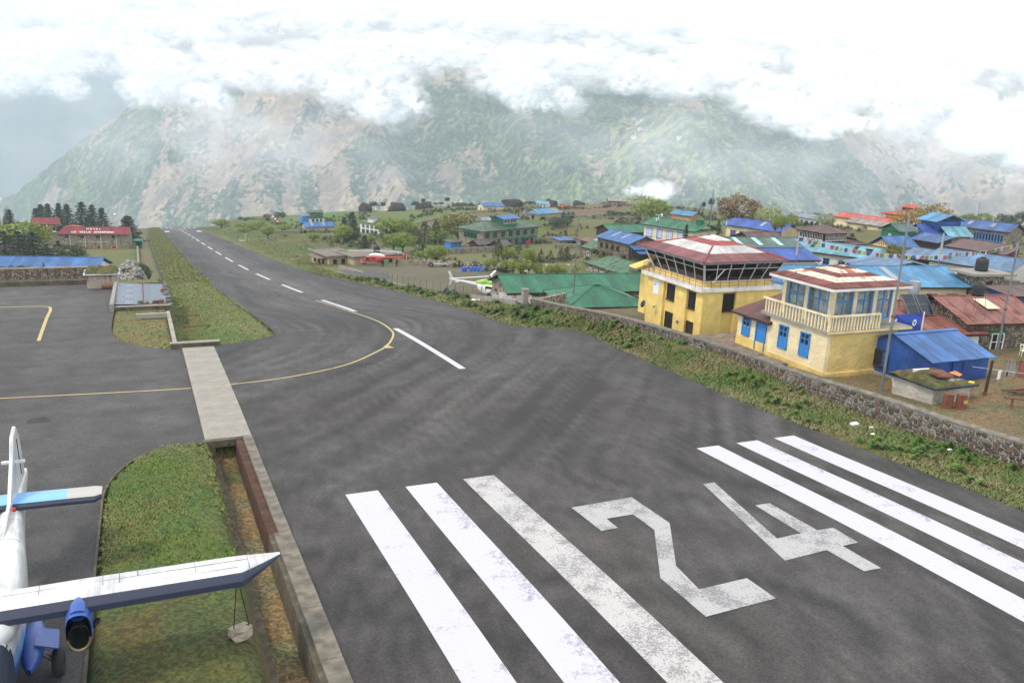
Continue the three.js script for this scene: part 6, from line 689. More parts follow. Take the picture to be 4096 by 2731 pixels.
const TREES = [["pine_tree","pine","tall dark pine","behind the red roofed hotel",[[-58.5,-393.1,12.5,5.3],[-57.4,-403.2,14.1,6.9],[-53.9,-393.5,14.5,6.7],[-50.5,-398.8,14.7,6.1],[-46.7,-389.1,14.4,6.7],[-41.7,-394.4,15.2,7.5],[-38.1,-399.6,14.0,6.8],[-33.9,-384.7,12.8,6.9]]],
["pine_tree","pine","bushy dark pine","standing alone at the right end of the red hotel",[[-23.8,-320.0,10.3,8.6]]],
["conifer_tree","cedar","dark spreading conifer","between the red hotel and the long blue roof",[[-48.6,-223.1,8.1,6.1],[-45.2,-218.5,8.3,6.5],[-41.9,-213.9,8.1,7.0],[-37.5,-194.2,6.0,4.4],[-36.2,-204.3,6.3,3.5]]],
["evergreen_tree","round","dark rounded evergreen","before the stone hotel wall",[[-33.4,-199.5,6.3,5.2]]],
["leafy_tree","lime","yellow green domed tree","left of the red roofed annex",[[-49.6,-268.3,10.1,10.4]]],
["bare_tree","bare","brownish half bare tree","at the far left edge above the trees",[[-62.1,-327.3,14.0,6.8]]],
["conifer_tree","pine","small grey conifer","beside the bare tree at the far left",[[-58.4,-317.6,12.4,4.3]]],
["shrub","round","dark shrub","in front of the long blue roof",[[-37.0,-126.8,5.0,2.3],[-35.8,-125.0,5.0,2.6],[-34.1,-124.2,5.2,2.6],[-33.1,-125.3,4.6,1.8]]],
["conifer_tree","cone","narrow little conifer","in front of the long blue roof",[[-31.7,-125.4,5.0,1.6]]],
["shrub","lime","yellow green rounded bush","in front of the long blue roof",[[-29.2,-121.6,4.7,2.5]]],
["juniper_bush","round","dark juniper bush","beside the rubble heap and the path",[[-20.5,-140.0,4.5,2.4],[-19.8,-143.0,4.4,2.1]]],
["shrub","lime","fresh green bush","right of the runway end in the meadow",[[20.8,-489.3,5.3,7.5]]],
["evergreen_tree","round","little dark evergreen","on the meadow skyline right of the runway end",[[33.9,-517.2,2.0,2.6],[33.3,-487.1,1.9,2.0],[36.0,-496.9,1.8,2.0],[37.0,-486.7,1.0,2.2],[46.2,-495.6,3.3,3.8],[51.9,-494.8,4.5,3.4],[54.5,-494.5,4.3,3.4]]],
["leafy_bush","lime","loose leafy bush","in the meadow around the windsock",[[24.3,-410.6,2.4,4.5],[27.0,-423.4,3.9,8.8],[31.7,-407.8,4.8,4.8],[24.6,-333.1,5.7,4.2],[40.4,-393.4,3.5,5.4],[31.2,-334.1,1.6,2.1],[37.9,-311.7,3.5,4.3]]],
["dark_tree","pine","tall dark ragged tree","between the tan house and the leafy orchard",[[50.9,-319.3,7.6,4.4],[49.8,-301.1,11.1,5.6]]],
["leafy_tree","lime","light green young tree","below the tall ragged tree",[[43.4,-297.4,3.4,2.5],[45.7,-296.9,7.1,4.9],[54.8,-293.7,3.1,3.5]]],
["conifer_tree","cone","small dark conifer","near the flat concrete roofs",[[38.3,-282.1,2.2,1.4],[22.9,-195.4,1.7,1.4],[43.5,-274.8,2.9,3.3]]],
["pine_tree","pine","flat topped pine","behind the black tank on the concrete roof",[[44.7,-262.2,4.5,3.4]]],
["leafy_tree","lime","big light green tree","in the orchard behind the red helicopter",[[64.6,-304.5,8.5,8.5],[50.3,-249.4,6.3,5.4],[68.0,-303.6,7.9,7.4],[52.6,-246.6,7.0,5.8],[70.1,-298.8,7.0,5.1],[73.0,-272.7,5.8,4.4],[80.6,-290.1,7.7,5.5]]],
["evergreen_tree","cone","dark evergreen","in the orchard behind the red helicopter",[[49.2,-254.8,4.8,1.9],[68.3,-285.7,5.5,4.6],[51.3,-226.1,5.8,4.3],[69.7,-279.0,8.1,5.3],[71.6,-273.1,8.7,4.9]]],
["leafy_tree","lime","yellowish sapling","at the corner of the gravel helipad",[[43.4,-200.3,2.6,2.5],[41.5,-182.0,4.7,3.8]]],
["leafy_tree","olive","great round olive green tree","left of the stone lodge",[[82.5,-278.8,11.3,11.5]]],
["pine_tree","umbrella","small umbrella pine","among the boulders on the skyline",[[109.5,-503.7,5.9,7.0],[112.2,-492.6,5.8,4.4],[120.8,-500.6,5.8,4.2],[127.7,-477.8,5.2,7.2],[134.8,-486.0,6.2,3.4],[136.2,-480.3,4.1,4.5],[138.4,-474.4,2.7,4.0],[141.6,-473.2,2.9,4.9],[144.9,-472.1,5.9,3.8],[148.0,-471.0,2.4,2.0]]],
["pine_tree","umbrella","slender field pine","behind the blue roofed lantern of the lodge",[[142.6,-367.8,7.3,3.3],[144.0,-367.1,7.7,4.0]]],
["leafy_tree","pale","pale blossoming tree","beside the half blue house",[[154.6,-375.5,4.7,7.1]]],
["evergreen_tree","round","dark rounded tree","in the field right of the lodge",[[132.4,-302.9,4.6,5.8],[136.5,-302.0,4.1,3.4],[184.2,-349.9,2.9,4.4]]],
["conifer_tree","cone","dark conifer","in the garden behind the helipad drums",[[49.6,-165.0,6.2,3.1],[64.5,-188.0,3.4,2.0],[61.7,-169.4,3.3,2.0],[62.3,-165.8,3.0,1.9],[65.2,-166.6,3.2,2.0],[65.4,-164.2,3.3,2.2]]],
["leafy_tree","lime","light green garden tree","behind the helipad drums",[[56.5,-176.2,4.2,3.1],[56.8,-165.1,4.0,2.5]]],
["sapling","lime","young leafy sapling","in the row along the helipad",[[43.8,-156.6,2.3,1.8],[43.9,-153.3,2.8,1.3],[42.4,-144.2,2.7,1.8],[40.4,-136.3,3.0,1.3],[39.7,-131.2,3.4,1.7],[40.9,-130.6,3.5,1.4],[42.2,-130.0,3.0,1.6],[42.3,-128.9,2.0,1.0],[43.1,-127.3,2.8,1.5],[44.3,-126.7,2.9,1.4],[45.4,-126.2,2.2,1.1]]],
["pine_tree","pale","thin pale pine","beside the nearest steel mast",[[47.9,-127.1,2.9,1.6]]],
["leafy_bush","pale","pale willow bush","before the lower green hip roof",[[70.5,-153.4,2.2,3.0]]],
["leafy_tree","pale","wide spreading tree with dark limbs","on the field edge left of the bare thicket",[[173.7,-308.4,11.7,10.3]]],
["leafy_tree","lime","dense green tree","beside the spreading tree with dark limbs",[[166.2,-285.8,11.8,9.9]]],
["bare_tree","bare","bare brown domed tree","behind the white lodge",[[173.2,-275.1,9.7,9.0]]],
["bare_tree","bare","thin bare tree","right of the bare brown thicket",[[178.8,-274.8,9.3,4.7]]],
["pine_tree","umbrella","slender dark pine","beside the tall radio mast on the skyline",[[163.2,-250.3,10.3,1.7],[159.3,-240.7,11.5,2.5]]],
["reddish_tree","russet","large reddish brown tree","above the royal blue house",[[151.3,-215.4,13.1,12.6]]],
["pine_tree","pine","small dark pine","in front of the white lodge",[[75.4,-134.8,8.7,1.6]]],
["evergreen_tree","cone","dark green cypress","left of the royal blue house",[[95.3,-151.2,6.4,2.0]]],
["leafy_tree","pale","pale green loose tree","right of the reddish brown tree",[[124.9,-172.4,10.4,3.4],[120.0,-163.4,10.3,4.4]]],
["leafy_tree","lime","small leafy tree","at the end of the royal blue roof",[[97.9,-136.3,7.4,1.5],[100.0,-137.0,7.6,1.5]]],
["shrub","round","dark skyline bush","above the pale grey roof",[[212.2,-255.4,4.6,2.4],[213.9,-253.9,4.0,2.4],[216.4,-251.5,4.1,4.0],[212.8,-241.2,4.3,2.3]]],
["leafy_bush","pale","silvery round bush","right of the pale grey roof",[[163.5,-191.4,5.3,4.7]]],
["shrub","lime","green bush","left of the vivid red roof",[[180.0,-223.9,4.7,3.0],[160.8,-200.7,4.1,2.3],[183.1,-207.2,3.7,2.0],[184.3,-206.1,3.6,2.2]]],
["leafy_tree","gold","golden leafed tree","in front of the painted monastery",[[148.8,-149.1,9.7,5.2]]],
["leafy_tree","gold","golden spreading tree","on the skyline above the stacked blue roofs",[[178.9,-167.7,8.8,7.6]]],
["leafy_tree","lime","bright green tree","below the golden spreading tree",[[160.2,-151.1,7.2,2.3],[164.8,-153.5,8.0,3.7]]],
["shrub","lime","green skyline tree","behind the blue window lodge",[[214.6,-187.3,5.0,3.4],[215.8,-185.8,5.8,3.4],[226.1,-188.9,5.9,4.0]]],
["evergreen_tree","round","dark evergreen","beside the white villas at the upper right",[[189.2,-154.8,6.8,3.4],[161.6,-133.2,6.9,2.6],[183.3,-145.8,8.4,4.6]]],
["shrub","round","dark bush","in the lane before the blue window lodge",[[123.9,-116.6,2.2,2.4],[112.4,-98.8,2.0,1.8]]],
["leafy_bush","olive","small tree","beside the rusted stall",[[84.2,-93.8,4.5,2.0]]]];
// ---------- trees ----------
const barkM = mat(srgb(92, 80, 70), { map: T.wood }), barkGrey = mat(srgb(120, 112, 104), { map: T.wood });
const KIND = { pine: [0.034, 0.058, 0.036], cedar: [0.022, 0.042, 0.028], cone: [0.075, 0.1, 0.04], round: [0.055, 0.08, 0.04], lime: [0.19, 0.25, 0.045], olive: [0.17, 0.175, 0.035], pale: [0.27, 0.31, 0.16], gold: [0.27, 0.22, 0.085], russet: [0.19, 0.13, 0.07], umbrella: [0.045, 0.065, 0.035], bare: [0.11, 0.092, 0.08] };
function treeGeo(kind, seed) {
  const r = rngOf(seed), pos = [], nor = [], col = [], limbs = [], base = KIND[kind], V3 = THREE.Vector3;
  const leaf = (c, s, out, tint) => { const d = new V3(r() - 0.5, r() - 0.5, r() - 0.5).normalize(), e = new V3(r() - 0.5, r() - 0.5, r() - 0.5).cross(d).normalize(), n = out.clone().multiplyScalar(0.9).add(new V3(r() - 0.5, r() * 0.8, r() - 0.5)).normalize(); d.multiplyScalar(s); e.multiplyScalar(s * 0.6); const P = [c.clone().sub(d), c.clone().add(e), c.clone().add(d), c.clone().sub(e)]; for (const k of [0, 1, 2, 0, 2, 3]) { pos.push(P[k].x, P[k].y, P[k].z); nor.push(n.x, n.y, n.z); col.push(base[0] * tint[0], base[1] * tint[1], base[2] * tint[2]); } };
  const limb = (a, b, r0, r1) => limbs.push(bar(a, b, r0, 5, r1));
  const clump = (x, y, z, rx, ry, n, s, cx = 0, cy = 0.5, cz = 0) => { const t = 0.72 + 0.6 * r(), w = 0.9 + 0.25 * r(), tint = [t * w, t, t * (0.8 + 0.3 * r())]; for (let i = 0; i < n; i++) { const a = r() * 6.283, u = 2 * r() - 1, q = Math.cbrt(r()), h = Math.sqrt(1 - u * u), p = new V3(x + Math.cos(a) * h * rx * q, y + u * ry * q, z + Math.sin(a) * h * rx * q), k = 0.75 + 0.5 * r(); leaf(p, s * (0.7 + 0.6 * r()), new V3(p.x - cx, (p.y - cy) * 0.9 + 0.15, p.z - cz).normalize(), tint.map((v) => v * k)); } };
  if (['lime', 'olive', 'pale', 'gold', 'russet', 'round'].includes(kind)) {
    const lo = kind === 'round' ? 0.08 : kind === 'olive' ? 0.16 : 0.22, dense = kind === 'pale' || kind === 'gold' ? 34 : kind === 'russet' ? 46 : 52, N = 62, cy = (lo + 1) / 2, ry = (1 - lo) / 2;
    limb([0, -0.05, 0], [0.02, lo + 0.18, 0.01], 0.035, 0.022);
    for (let i = 0; i < N; i++) { const a = i * 2.39996 + r(), u = 1 - 1.85 * (i + 0.5) / N, q = (0.62 + 0.38 * r()) * (kind === 'russet' || kind === 'gold' ? 0.8 + 0.35 * r() : 1), h = Math.sqrt(Math.max(0, 1 - u * u)) * (1 + (u < 0 ? -0.25 * u * u : 0)), x = Math.cos(a) * h * 0.42 * q, z = Math.sin(a) * h * 0.42 * q, y = cy + u * ry * 0.86 * q; clump(x, y, z, 0.105 + 0.04 * r(), 0.075, dense, 0.021, 0, cy, 0); if (i % 4 === 0) limb([0.02, lo + 0.1 * r(), 0.01], [x * 0.9, y * 0.97, z * 0.9], 0.014, 0.004); }
  } else if (kind === 'pine' || kind === 'cedar') {
    limb([0, -0.05, 0], [0, 0.97, 0], 0.028, 0.006); const T_ = kind === 'cedar' ? 9 : 12;
    for (let k = 0; k < T_; k++) { const f = k / (T_ - 1), y = 0.1 + 0.85 * f, R0 = (kind === 'cedar' ? 0.5 * Math.pow(1 - f, 0.45) * (0.75 + 0.35 * r()) : 0.48 * Math.pow(1 - f * 0.94, 0.72) * (0.75 + 0.35 * r())) + 0.03, n = Math.round(5 + 4 * (1 - f)); for (let b = 0; b < n; b++) { const a = b / n * 6.283 + r() + k, L = R0 * (0.75 + 0.35 * r()); limb([0, y, 0], [Math.cos(a) * L, y - 0.02, Math.sin(a) * L], 0.008, 0.003); for (let j = 1; j <= 4; j++) { const q = L * j / 4; clump(Math.cos(a) * q, y + 0.012 - 0.03 * (j / 4) + 0.02 * r(), Math.sin(a) * q, 0.05 + 0.02 * r(), kind === 'cedar' ? 0.026 : 0.034, 13, 0.02, 0, y - 0.15, 0); } } } clump(0, 0.97, 0, 0.03, 0.04, 20, 0.018);
  } else if (kind === 'cone') {
    limb([0, -0.05, 0], [0, 0.9, 0], 0.03, 0.006); for (let i = 0; i < 95; i++) { const f = Math.pow(r(), 1.25), y = 0.06 + 0.92 * f, R0 = 0.44 * Math.pow(1 - f, 0.75) * (0.5 + 0.55 * r()), a = i * 2.4; clump(Math.cos(a) * R0, y, Math.sin(a) * R0, 0.09 * (1.1 - f), 0.06, 30, 0.02, 0, y - 0.1, 0); }
  } else if (kind === 'umbrella') {
    limb([0, -0.05, 0], [0.03, 0.6, 0.01], 0.03, 0.02); for (let i = 0; i < 30; i++) { const a = i * 2.4 + r(), q = Math.sqrt(r()) * 0.4, y = 0.5 + 0.42 * r() * (1 - q * 1.1) + 0.06; clump(Math.cos(a) * q, y, Math.sin(a) * q, 0.13, 0.08, 60, 0.026, 0, 0.55, 0); if (i % 4 === 0) limb([0.03, 0.5 + 0.1 * r(), 0.01], [Math.cos(a) * q, y, Math.sin(a) * q], 0.014, 0.005); }
  } else { // bare: dense haze of twigs
    limb([0, -0.05, 0], [0, 0.35, 0], 0.03, 0.02); for (let i = 0; i < 26; i++) { const a = i * 2.4 + r(), u = r(), h = 0.45 * Math.sqrt(1 - u * u * 0.9), e = [Math.cos(a) * h, 0.3 + 0.6 * u, Math.sin(a) * h]; limb([0, 0.2 + 0.15 * r(), 0], e, 0.012, 0.003); for (let j = 0; j < 90; j++) { const t = 0.35 + 0.75 * r(), c = new V3(e[0] * t + 0.09 * (r() - 0.5), lerp(0.3, e[1], t) + 0.07 * (r() - 0.5), e[2] * t + 0.09 * (r() - 0.5)), d = new V3(e[0] + 0.5 * (r() - 0.5), 0.3 + 0.4 * r(), e[2] + 0.5 * (r() - 0.5)).normalize().multiplyScalar(0.05), s = new V3(d.z, 0.2 * d.y, -d.x).normalize().multiplyScalar(0.0028), P = [c.clone().sub(d).sub(s), c.clone().sub(d).add(s), c.clone().add(d)]; const k = 0.7 + 0.6 * r(); for (const p of P) { pos.push(p.x, p.y, p.z); nor.push(0, 0.6, 0.8); col.push(base[0] * k, base[1] * k, base[2] * k); } } }
  }
  const crown = new THREE.BufferGeometry(); crown.setAttribute('position', new THREE.Float32BufferAttribute(pos, 3)); crown.setAttribute('normal', new THREE.Float32BufferAttribute(nor, 3)); crown.setAttribute('color', new THREE.Float32BufferAttribute(col, 3)); return [join(limbs), crown];
}
const leafM = new THREE.MeshPhysicalMaterial({ color: lin(1.7, 1.7, 1.6), vertexColors: true, roughness: 1, transmission: 0.4, thickness: 0, specularIntensity: 0.3, side: THREE.DoubleSide }), bladeM = mat(0xffffff, { vc: true, rough: 0.9, side: THREE.DoubleSide });
const ORD = ['first', 'second', 'third', 'fourth', 'fifth', 'sixth', 'seventh', 'eighth', 'ninth', 'tenth', 'eleventh', 'twelfth'], geoCache = {};
let treeCount = 0;
for (const [name, kind, desc, where, list] of TREES) list.forEach(([x, z, h, w0], i) => {
  const w = w0 * (kind === 'pine' ? 1.45 : kind === 'cedar' ? 1.4 : name === 'sapling' ? 1.3 : kind === 'umbrella' ? 0.95 : where.includes('orchard') || kind === 'olive' ? 1.7 : kind === 'lime' || kind === 'gold' ? 1.7 : 1.45);
  const v = treeCount++ % 3, key = kind + v, [tg, cg] = geoCache[key] ??= treeGeo(kind, 100 + v * 17 + kind.length * 7);
  const n = list.length, label = n === 1 ? `${desc} ${where}` : n === 2 ? `${i ? 'right' : 'left'} one of two ${desc}s ${where}`.replace(/bushs/, 'bushes') : `${ORD[i]} ${desc} from the left ${where}`;
  // crowns keep their own height where the foot of the tree is hidden behind roofs
  const t = thing(name, label, kind === 'round' && h < 3 ? 'shrub' : name.includes('shrub') || name.includes('bush') ? 'bush' : 'tree', [x, ground(x, z) - 0.1, z], treeCount * 1.7), tall = kind === 'cone' || kind === 'pine' ? 3.2 : 1.6, hc = Math.min(h, Math.max(w * tall, h * 0.45)), up = h - hc;
  const tr = part('trunk', tg, kind === 'pale' || kind === 'bare' ? barkGrey : barkM, t), cr = part('crown', cg, leafM, t); for (const o of [tr, cr]) { o.scale.set(w, hc, w); o.position.y = up; } if (up > 0.4) part('trunk', bar([0, -0.2, 0], [0, up + 0.05 * hc, 0], 0.04 * w + 0.04, 7), barkM, t);
});
// ---------- grass, weeds and ground cover ----------
function tuftGeo(n, h, spread, seed, curl = 0.5) { const r = rngOf(seed), pos = [], nor = [], col = []; for (let i = 0; i < n; i++) { const a = r() * 6.283, q = spread * Math.sqrt(r()), x = Math.cos(a) * q, z = Math.sin(a) * q, b = r() * 6.283, l = h * (0.5 + 0.7 * r()), w = 0.012 + 0.012 * r(), dx = Math.cos(b) * l * curl, dz = Math.sin(b) * l * curl, sx = -Math.sin(b) * w, sz = Math.cos(b) * w, k = 0.75 + 0.5 * r(); for (const p of [[x - sx, 0, z - sz], [x + sx, 0, z + sz], [x + dx, l, z + dz]]) { pos.push(...p); nor.push(0.3 * Math.cos(b), 0.9, 0.3 * Math.sin(b)); col.push(k, k, k); } } const g = new THREE.BufferGeometry(); g.setAttribute('position', new THREE.Float32BufferAttribute(pos, 3)); g.setAttribute('normal', new THREE.Float32BufferAttribute(nor, 3)); g.setAttribute('color', new THREE.Float32BufferAttribute(col, 3)); return g; }
function weedGeo(n, seed) { const r = rngOf(seed), pos = [], nor = [], col = []; for (let i = 0; i < n; i++) { const a = r() * 6.283, e = 0.25 + 1.2 * r(), q = 0.2 + 0.3 * r(), c = [Math.cos(a) * Math.cos(e) * q, Math.sin(e) * q * 0.95 + 0.03, Math.sin(a) * Math.cos(e) * q], s = 0.05 + 0.05 * r(), t = [-Math.sin(a) * s * 0.6, 0.01, Math.cos(a) * s * 0.6], u = [Math.cos(a) * s, s * (0.2 + 0.8 * r()), Math.sin(a) * s], k = 0.6 + 0.7 * r(); const P = [[c[0] - u[0], c[1] - u[1], c[2] - u[2]], [c[0] + t[0], c[1] + t[1], c[2] + t[2]], [c[0] + u[0], c[1] + u[1], c[2] + u[2]], [c[0] - t[0], c[1] - t[1], c[2] - t[2]]]; for (const j of [0, 1, 2, 0, 2, 3]) { pos.push(...P[j]); nor.push(Math.cos(a) * 0.5, 0.8, Math.sin(a) * 0.5); col.push(k, k, k); } } const g = new THREE.BufferGeometry(); g.setAttribute('position', new THREE.Float32BufferAttribute(pos, 3)); g.setAttribute('normal', new THREE.Float32BufferAttribute(nor, 3)); g.setAttribute('color', new THREE.Float32BufferAttribute(col, 3)); return g; }
function scatter(name, label, geo, n, pick, tone, seed) { const r = rngOf(seed), M4 = [], C = []; for (let i = 0; i < n * 4 && M4.length < n; i++) { const q = pick(r); if (!q) continue; const [x, s, k] = q, y = ground(x, -s), m = new THREE.Matrix4().compose(new THREE.Vector3(x, y - 0.02, -s), new THREE.Quaternion().setFromAxisAngle(new THREE.Vector3(0, 1, 0), r() * 6.283), new THREE.Vector3(k, k * (0.7 + 0.6 * r()), k)); M4.push(m); C.push(tone(x, s, r)); } const o = new THREE.InstancedMesh(geo, bladeM, M4.length); M4.forEach((m, i) => { o.setMatrixAt(i, m); o.setColorAt(i, C[i]); }); o.name = numbered(name); shade(o); scene.add(o); stuff(o, label, 'grass'); return o; }
const tuft = tuftGeo(16, 0.085, 0.15, 5, 0.9), weed = weedGeo(110, 9), toneMix = (a, b) => (x, s, r) => { const t = clamp(0.5 + 1.5 * fbm(x * 0.25, s * 0.25, 1, 3) + 0.5 * (r() - 0.5)), k = 0.8 + 0.4 * r(); return new THREE.Color(lerp(a[0], b[0], t) * k, lerp(a[1], b[1], t) * k, lerp(a[2], b[2], t) * k); };
const GREEN = [0.14, 0.25, 0.04], STRAW = [0.32, 0.29, 0.14];
scatter('grass', 'short green and brown grass on the near bed beside the aircraft', tuft, 3000, (r) => { const x = -21.8 + 4.8 * r(), s = 19 + 23 * r(); if (x < aprR(s) + 0.1) return null; const bald = fbm(x * 0.3, s * 0.3, 5, 3) * 1.1 + 0.75 * sstep(30, 25, s); return bald > -0.02 + 0.3 * r() ? null : [x, s, 0.45 + 0.6 * r()]; }, toneMix(GREEN, [0.26, 0.24, 0.09]), 31);
scatter('grass', 'grass in the raised bed and grassy ditch beyond the culvert', tuft, 6000, (r) => { const s = 66.6 + Math.pow(r(), 1.4) * 80, x = s < 86 ? -22.3 + 12.2 * r() : -17.6 + 7.6 * r(); if (x > -17.7 && x > runL(s) - 0.02) return null; if (x < -17.7 && x < aprR(s) + 0.1) return null; return [x > -18.1 && x < -17.6 && s < 84.6 ? -17.4 : x, s, (0.6 + 0.6 * r()) * (1 + (s - 66) * 0.008)]; }, toneMix(GREEN, STRAW), 32);
scatter('grass', 'grass on the bank below the long stone wall', tuft, 8000, (r) => { const s = 16 + 62 * r(), a = runR(s) + 0.05, b = wallX(-s) - 0.1; if (b < a) return null; const x = a + (b - a) * r(), bare = fbm(x * 0.4, s * 0.22, 8, 3); return bare > 0.08 + 0.25 * r() ? null : [x, s, 0.9 + 0.9 * r()]; }, toneMix([0.115, 0.21, 0.04], [0.29, 0.26, 0.13]), 33);
scatter('weeds', 'leafy green weeds clustered along the foot of the stone wall', weed, 330, (r) => { const s = 16 + 60 * r(), a = runR(s) + 0.3, b = wallX(-s) - 0.15; if (b < a + 0.3) return null; const x = a + (b - a) * Math.pow(r(), 0.8), d = fbm(x * 0.3, s * 0.16, 3, 3); return d < 0.1 + 0.22 * (r() - 0.35) ? null : [x, s, 0.25 + 0.55 * r()]; }, toneMix([0.08, 0.2, 0.025], [0.17, 0.25, 0.06]), 34);
scatter('grass', 'rough grass verge between runway and helipad fence', tuft, 10000, (r) => { const s = 66 + 82 * r(), a = runR(s) + 0.05, x = a + (s < 78 ? 4 : 4.6) * r(); return [x, s, 1.1 + 1.1 * r()]; }, toneMix([0.14, 0.2, 0.05], STRAW), 35);
scatter('weeds', 'low weeds on the verge beside the helipad fence', weed, 260, (r) => { const s = 68 + 78 * r(), x = runR(s) + 0.6 + 3.6 * r(); return fbm(x * 0.4, s * 0.12, 6, 2) < 0.02 ? null : [x, s, 0.5 + 0.8 * r()]; }, toneMix([0.05, 0.115, 0.02], [0.1, 0.14, 0.04]), 36);
scatter('grass', 'long grass strips beside the lower runway', tuftGeo(18, 0.16, 0.6, 6), 20000, (r) => { const s = 148 + 390 * Math.pow(r(), 1.3), left = r() < 0.4, x = left ? -10.1 - 6 * r() : runR(s) + 0.1 + 34 * r() * sstep(160, 240, s) + 6 * r(); if (!left && s < 183 && x > 14) return null; return [x, s, 0.9 + 1.2 * r()]; }, toneMix([0.13, 0.2, 0.045], [0.27, 0.24, 0.11]), 37);
scatter('weeds', 'low shrubs and weeds among the village plots', weed, 2600, (r) => { const x = 40 + 190 * r(), s = 60 + 400 * r(), d = Math.atan2(x + 19.7, s) * 57.3; if (d > 60) return null; return fbm(x * 0.04, s * 0.04, 2, 3) < 0.05 ? null : [x, s, 1.2 + 2.0 * r()]; }, toneMix([0.06, 0.1, 0.03], [0.16, 0.14, 0.06]), 38);
// ---------- parked twin-engined aircraft, nose towards the camera ----------
function loft(st, n = 24, exp = 3.2, colour) { // st: [z, halfWidth, top, bottom]
  const pos = [], col = [], uv = [], idx = []; st.forEach(([z, w, t, b], j) => { for (let i = 0; i <= n; i++) { const a = i / n * 2 * Math.PI, c = Math.cos(a), s = Math.sin(a), q = Math.pow(Math.pow(Math.abs(c), exp) + Math.pow(Math.abs(s), exp), -1 / exp), x = c * q * w, y = (t + b) / 2 + s * q * (t - b) / 2; pos.push(x, y, z); uv.push(i / n * 4, z); col.push(...(colour ? colour(x, y, z) : [1, 1, 1])); if (i && j) { const k = j * (n + 1) + i; idx.push(k, k - n - 2, k - n - 1, k, k - 1, k - n - 2); } } });
  const g = new THREE.BufferGeometry(); g.setAttribute('position', new THREE.Float32BufferAttribute(pos, 3)); g.setAttribute('uv', new THREE.Float32BufferAttribute(uv, 2)); g.setAttribute('color', new THREE.Float32BufferAttribute(col, 3)); g.setIndex(idx); g.computeVertexNormals(); return g;
}
function refine(st, k = 4) { const f = [1, 2, 3].map((c) => curve(st.map((r) => [r[0], r[c]]))), out = []; for (let i = 0; i < st.length - 1; i++) for (let j = 0; j < k; j++) { const z = lerp(st[i][0], st[i + 1][0], j / k); out.push([z, ...f.map((g) => Math.max(0.01, g(z)))]); } out.push(st.at(-1)); return out; }
const gloss = (c, o = {}) => new THREE.MeshPhysicalMaterial({ color: c, roughness: 0.38, clearcoat: 0.35, clearcoatRoughness: 0.25, ...o });
const WING = [[0, 0.05], [0.01, 0.045], [0.05, 0.075], [0.12, 0.1], [0.25, 0.115], [0.45, 0.1], [0.7, 0.06], [1, 0.004]];
// aerofoil panel between two sections; section: [x, y, zLE, zTE]; from/to chord fractions; nose of the aircraft is +z
function panel(sec, f0, f1, thick = 1) {
  const prof_ = (f) => { let i = 0; while (i < WING.length - 2 && WING[i + 1][0] < f) i++; const [a, p] = WING[i], [b, q] = WING[i + 1]; return lerp(p, q, clamp((f - a) / (b - a))); };
  const fs = [f0, ...WING.map((w) => w[0]).filter((f) => f > f0 && f < f1), f1], ring = [...fs.map((f) => [f, 1]), ...fs.slice().reverse().map((f) => [f, -0.55])], pos = [], idx = [], n = ring.length;
  sec.forEach(([x, y, l, t], j) => { const c = l - t; ring.forEach(([f, s], i) => { pos.push(x, y + s * prof_(f) * c * thick, l - f * c); if (j) { const k = j * n + i, m = j * n + (i + 1) % n; idx.push(k, m - n, k - n, k, m, m - n); } }); });
  for (const e of [0, sec.length - 1]) { const m = (sec.length ? e : 0) * n; for (let i = 1; i < n - 1; i++) e ? idx.push(m, m + i + 1, m + i) : idx.push(m, m + i, m + i + 1); }
  const g0 = new THREE.BufferGeometry(); g0.setAttribute('position', new THREE.Float32BufferAttribute(pos, 3)); g0.setIndex(idx); const g = g0.toNonIndexed(); g.computeVertexNormals(); return muv(g);
}
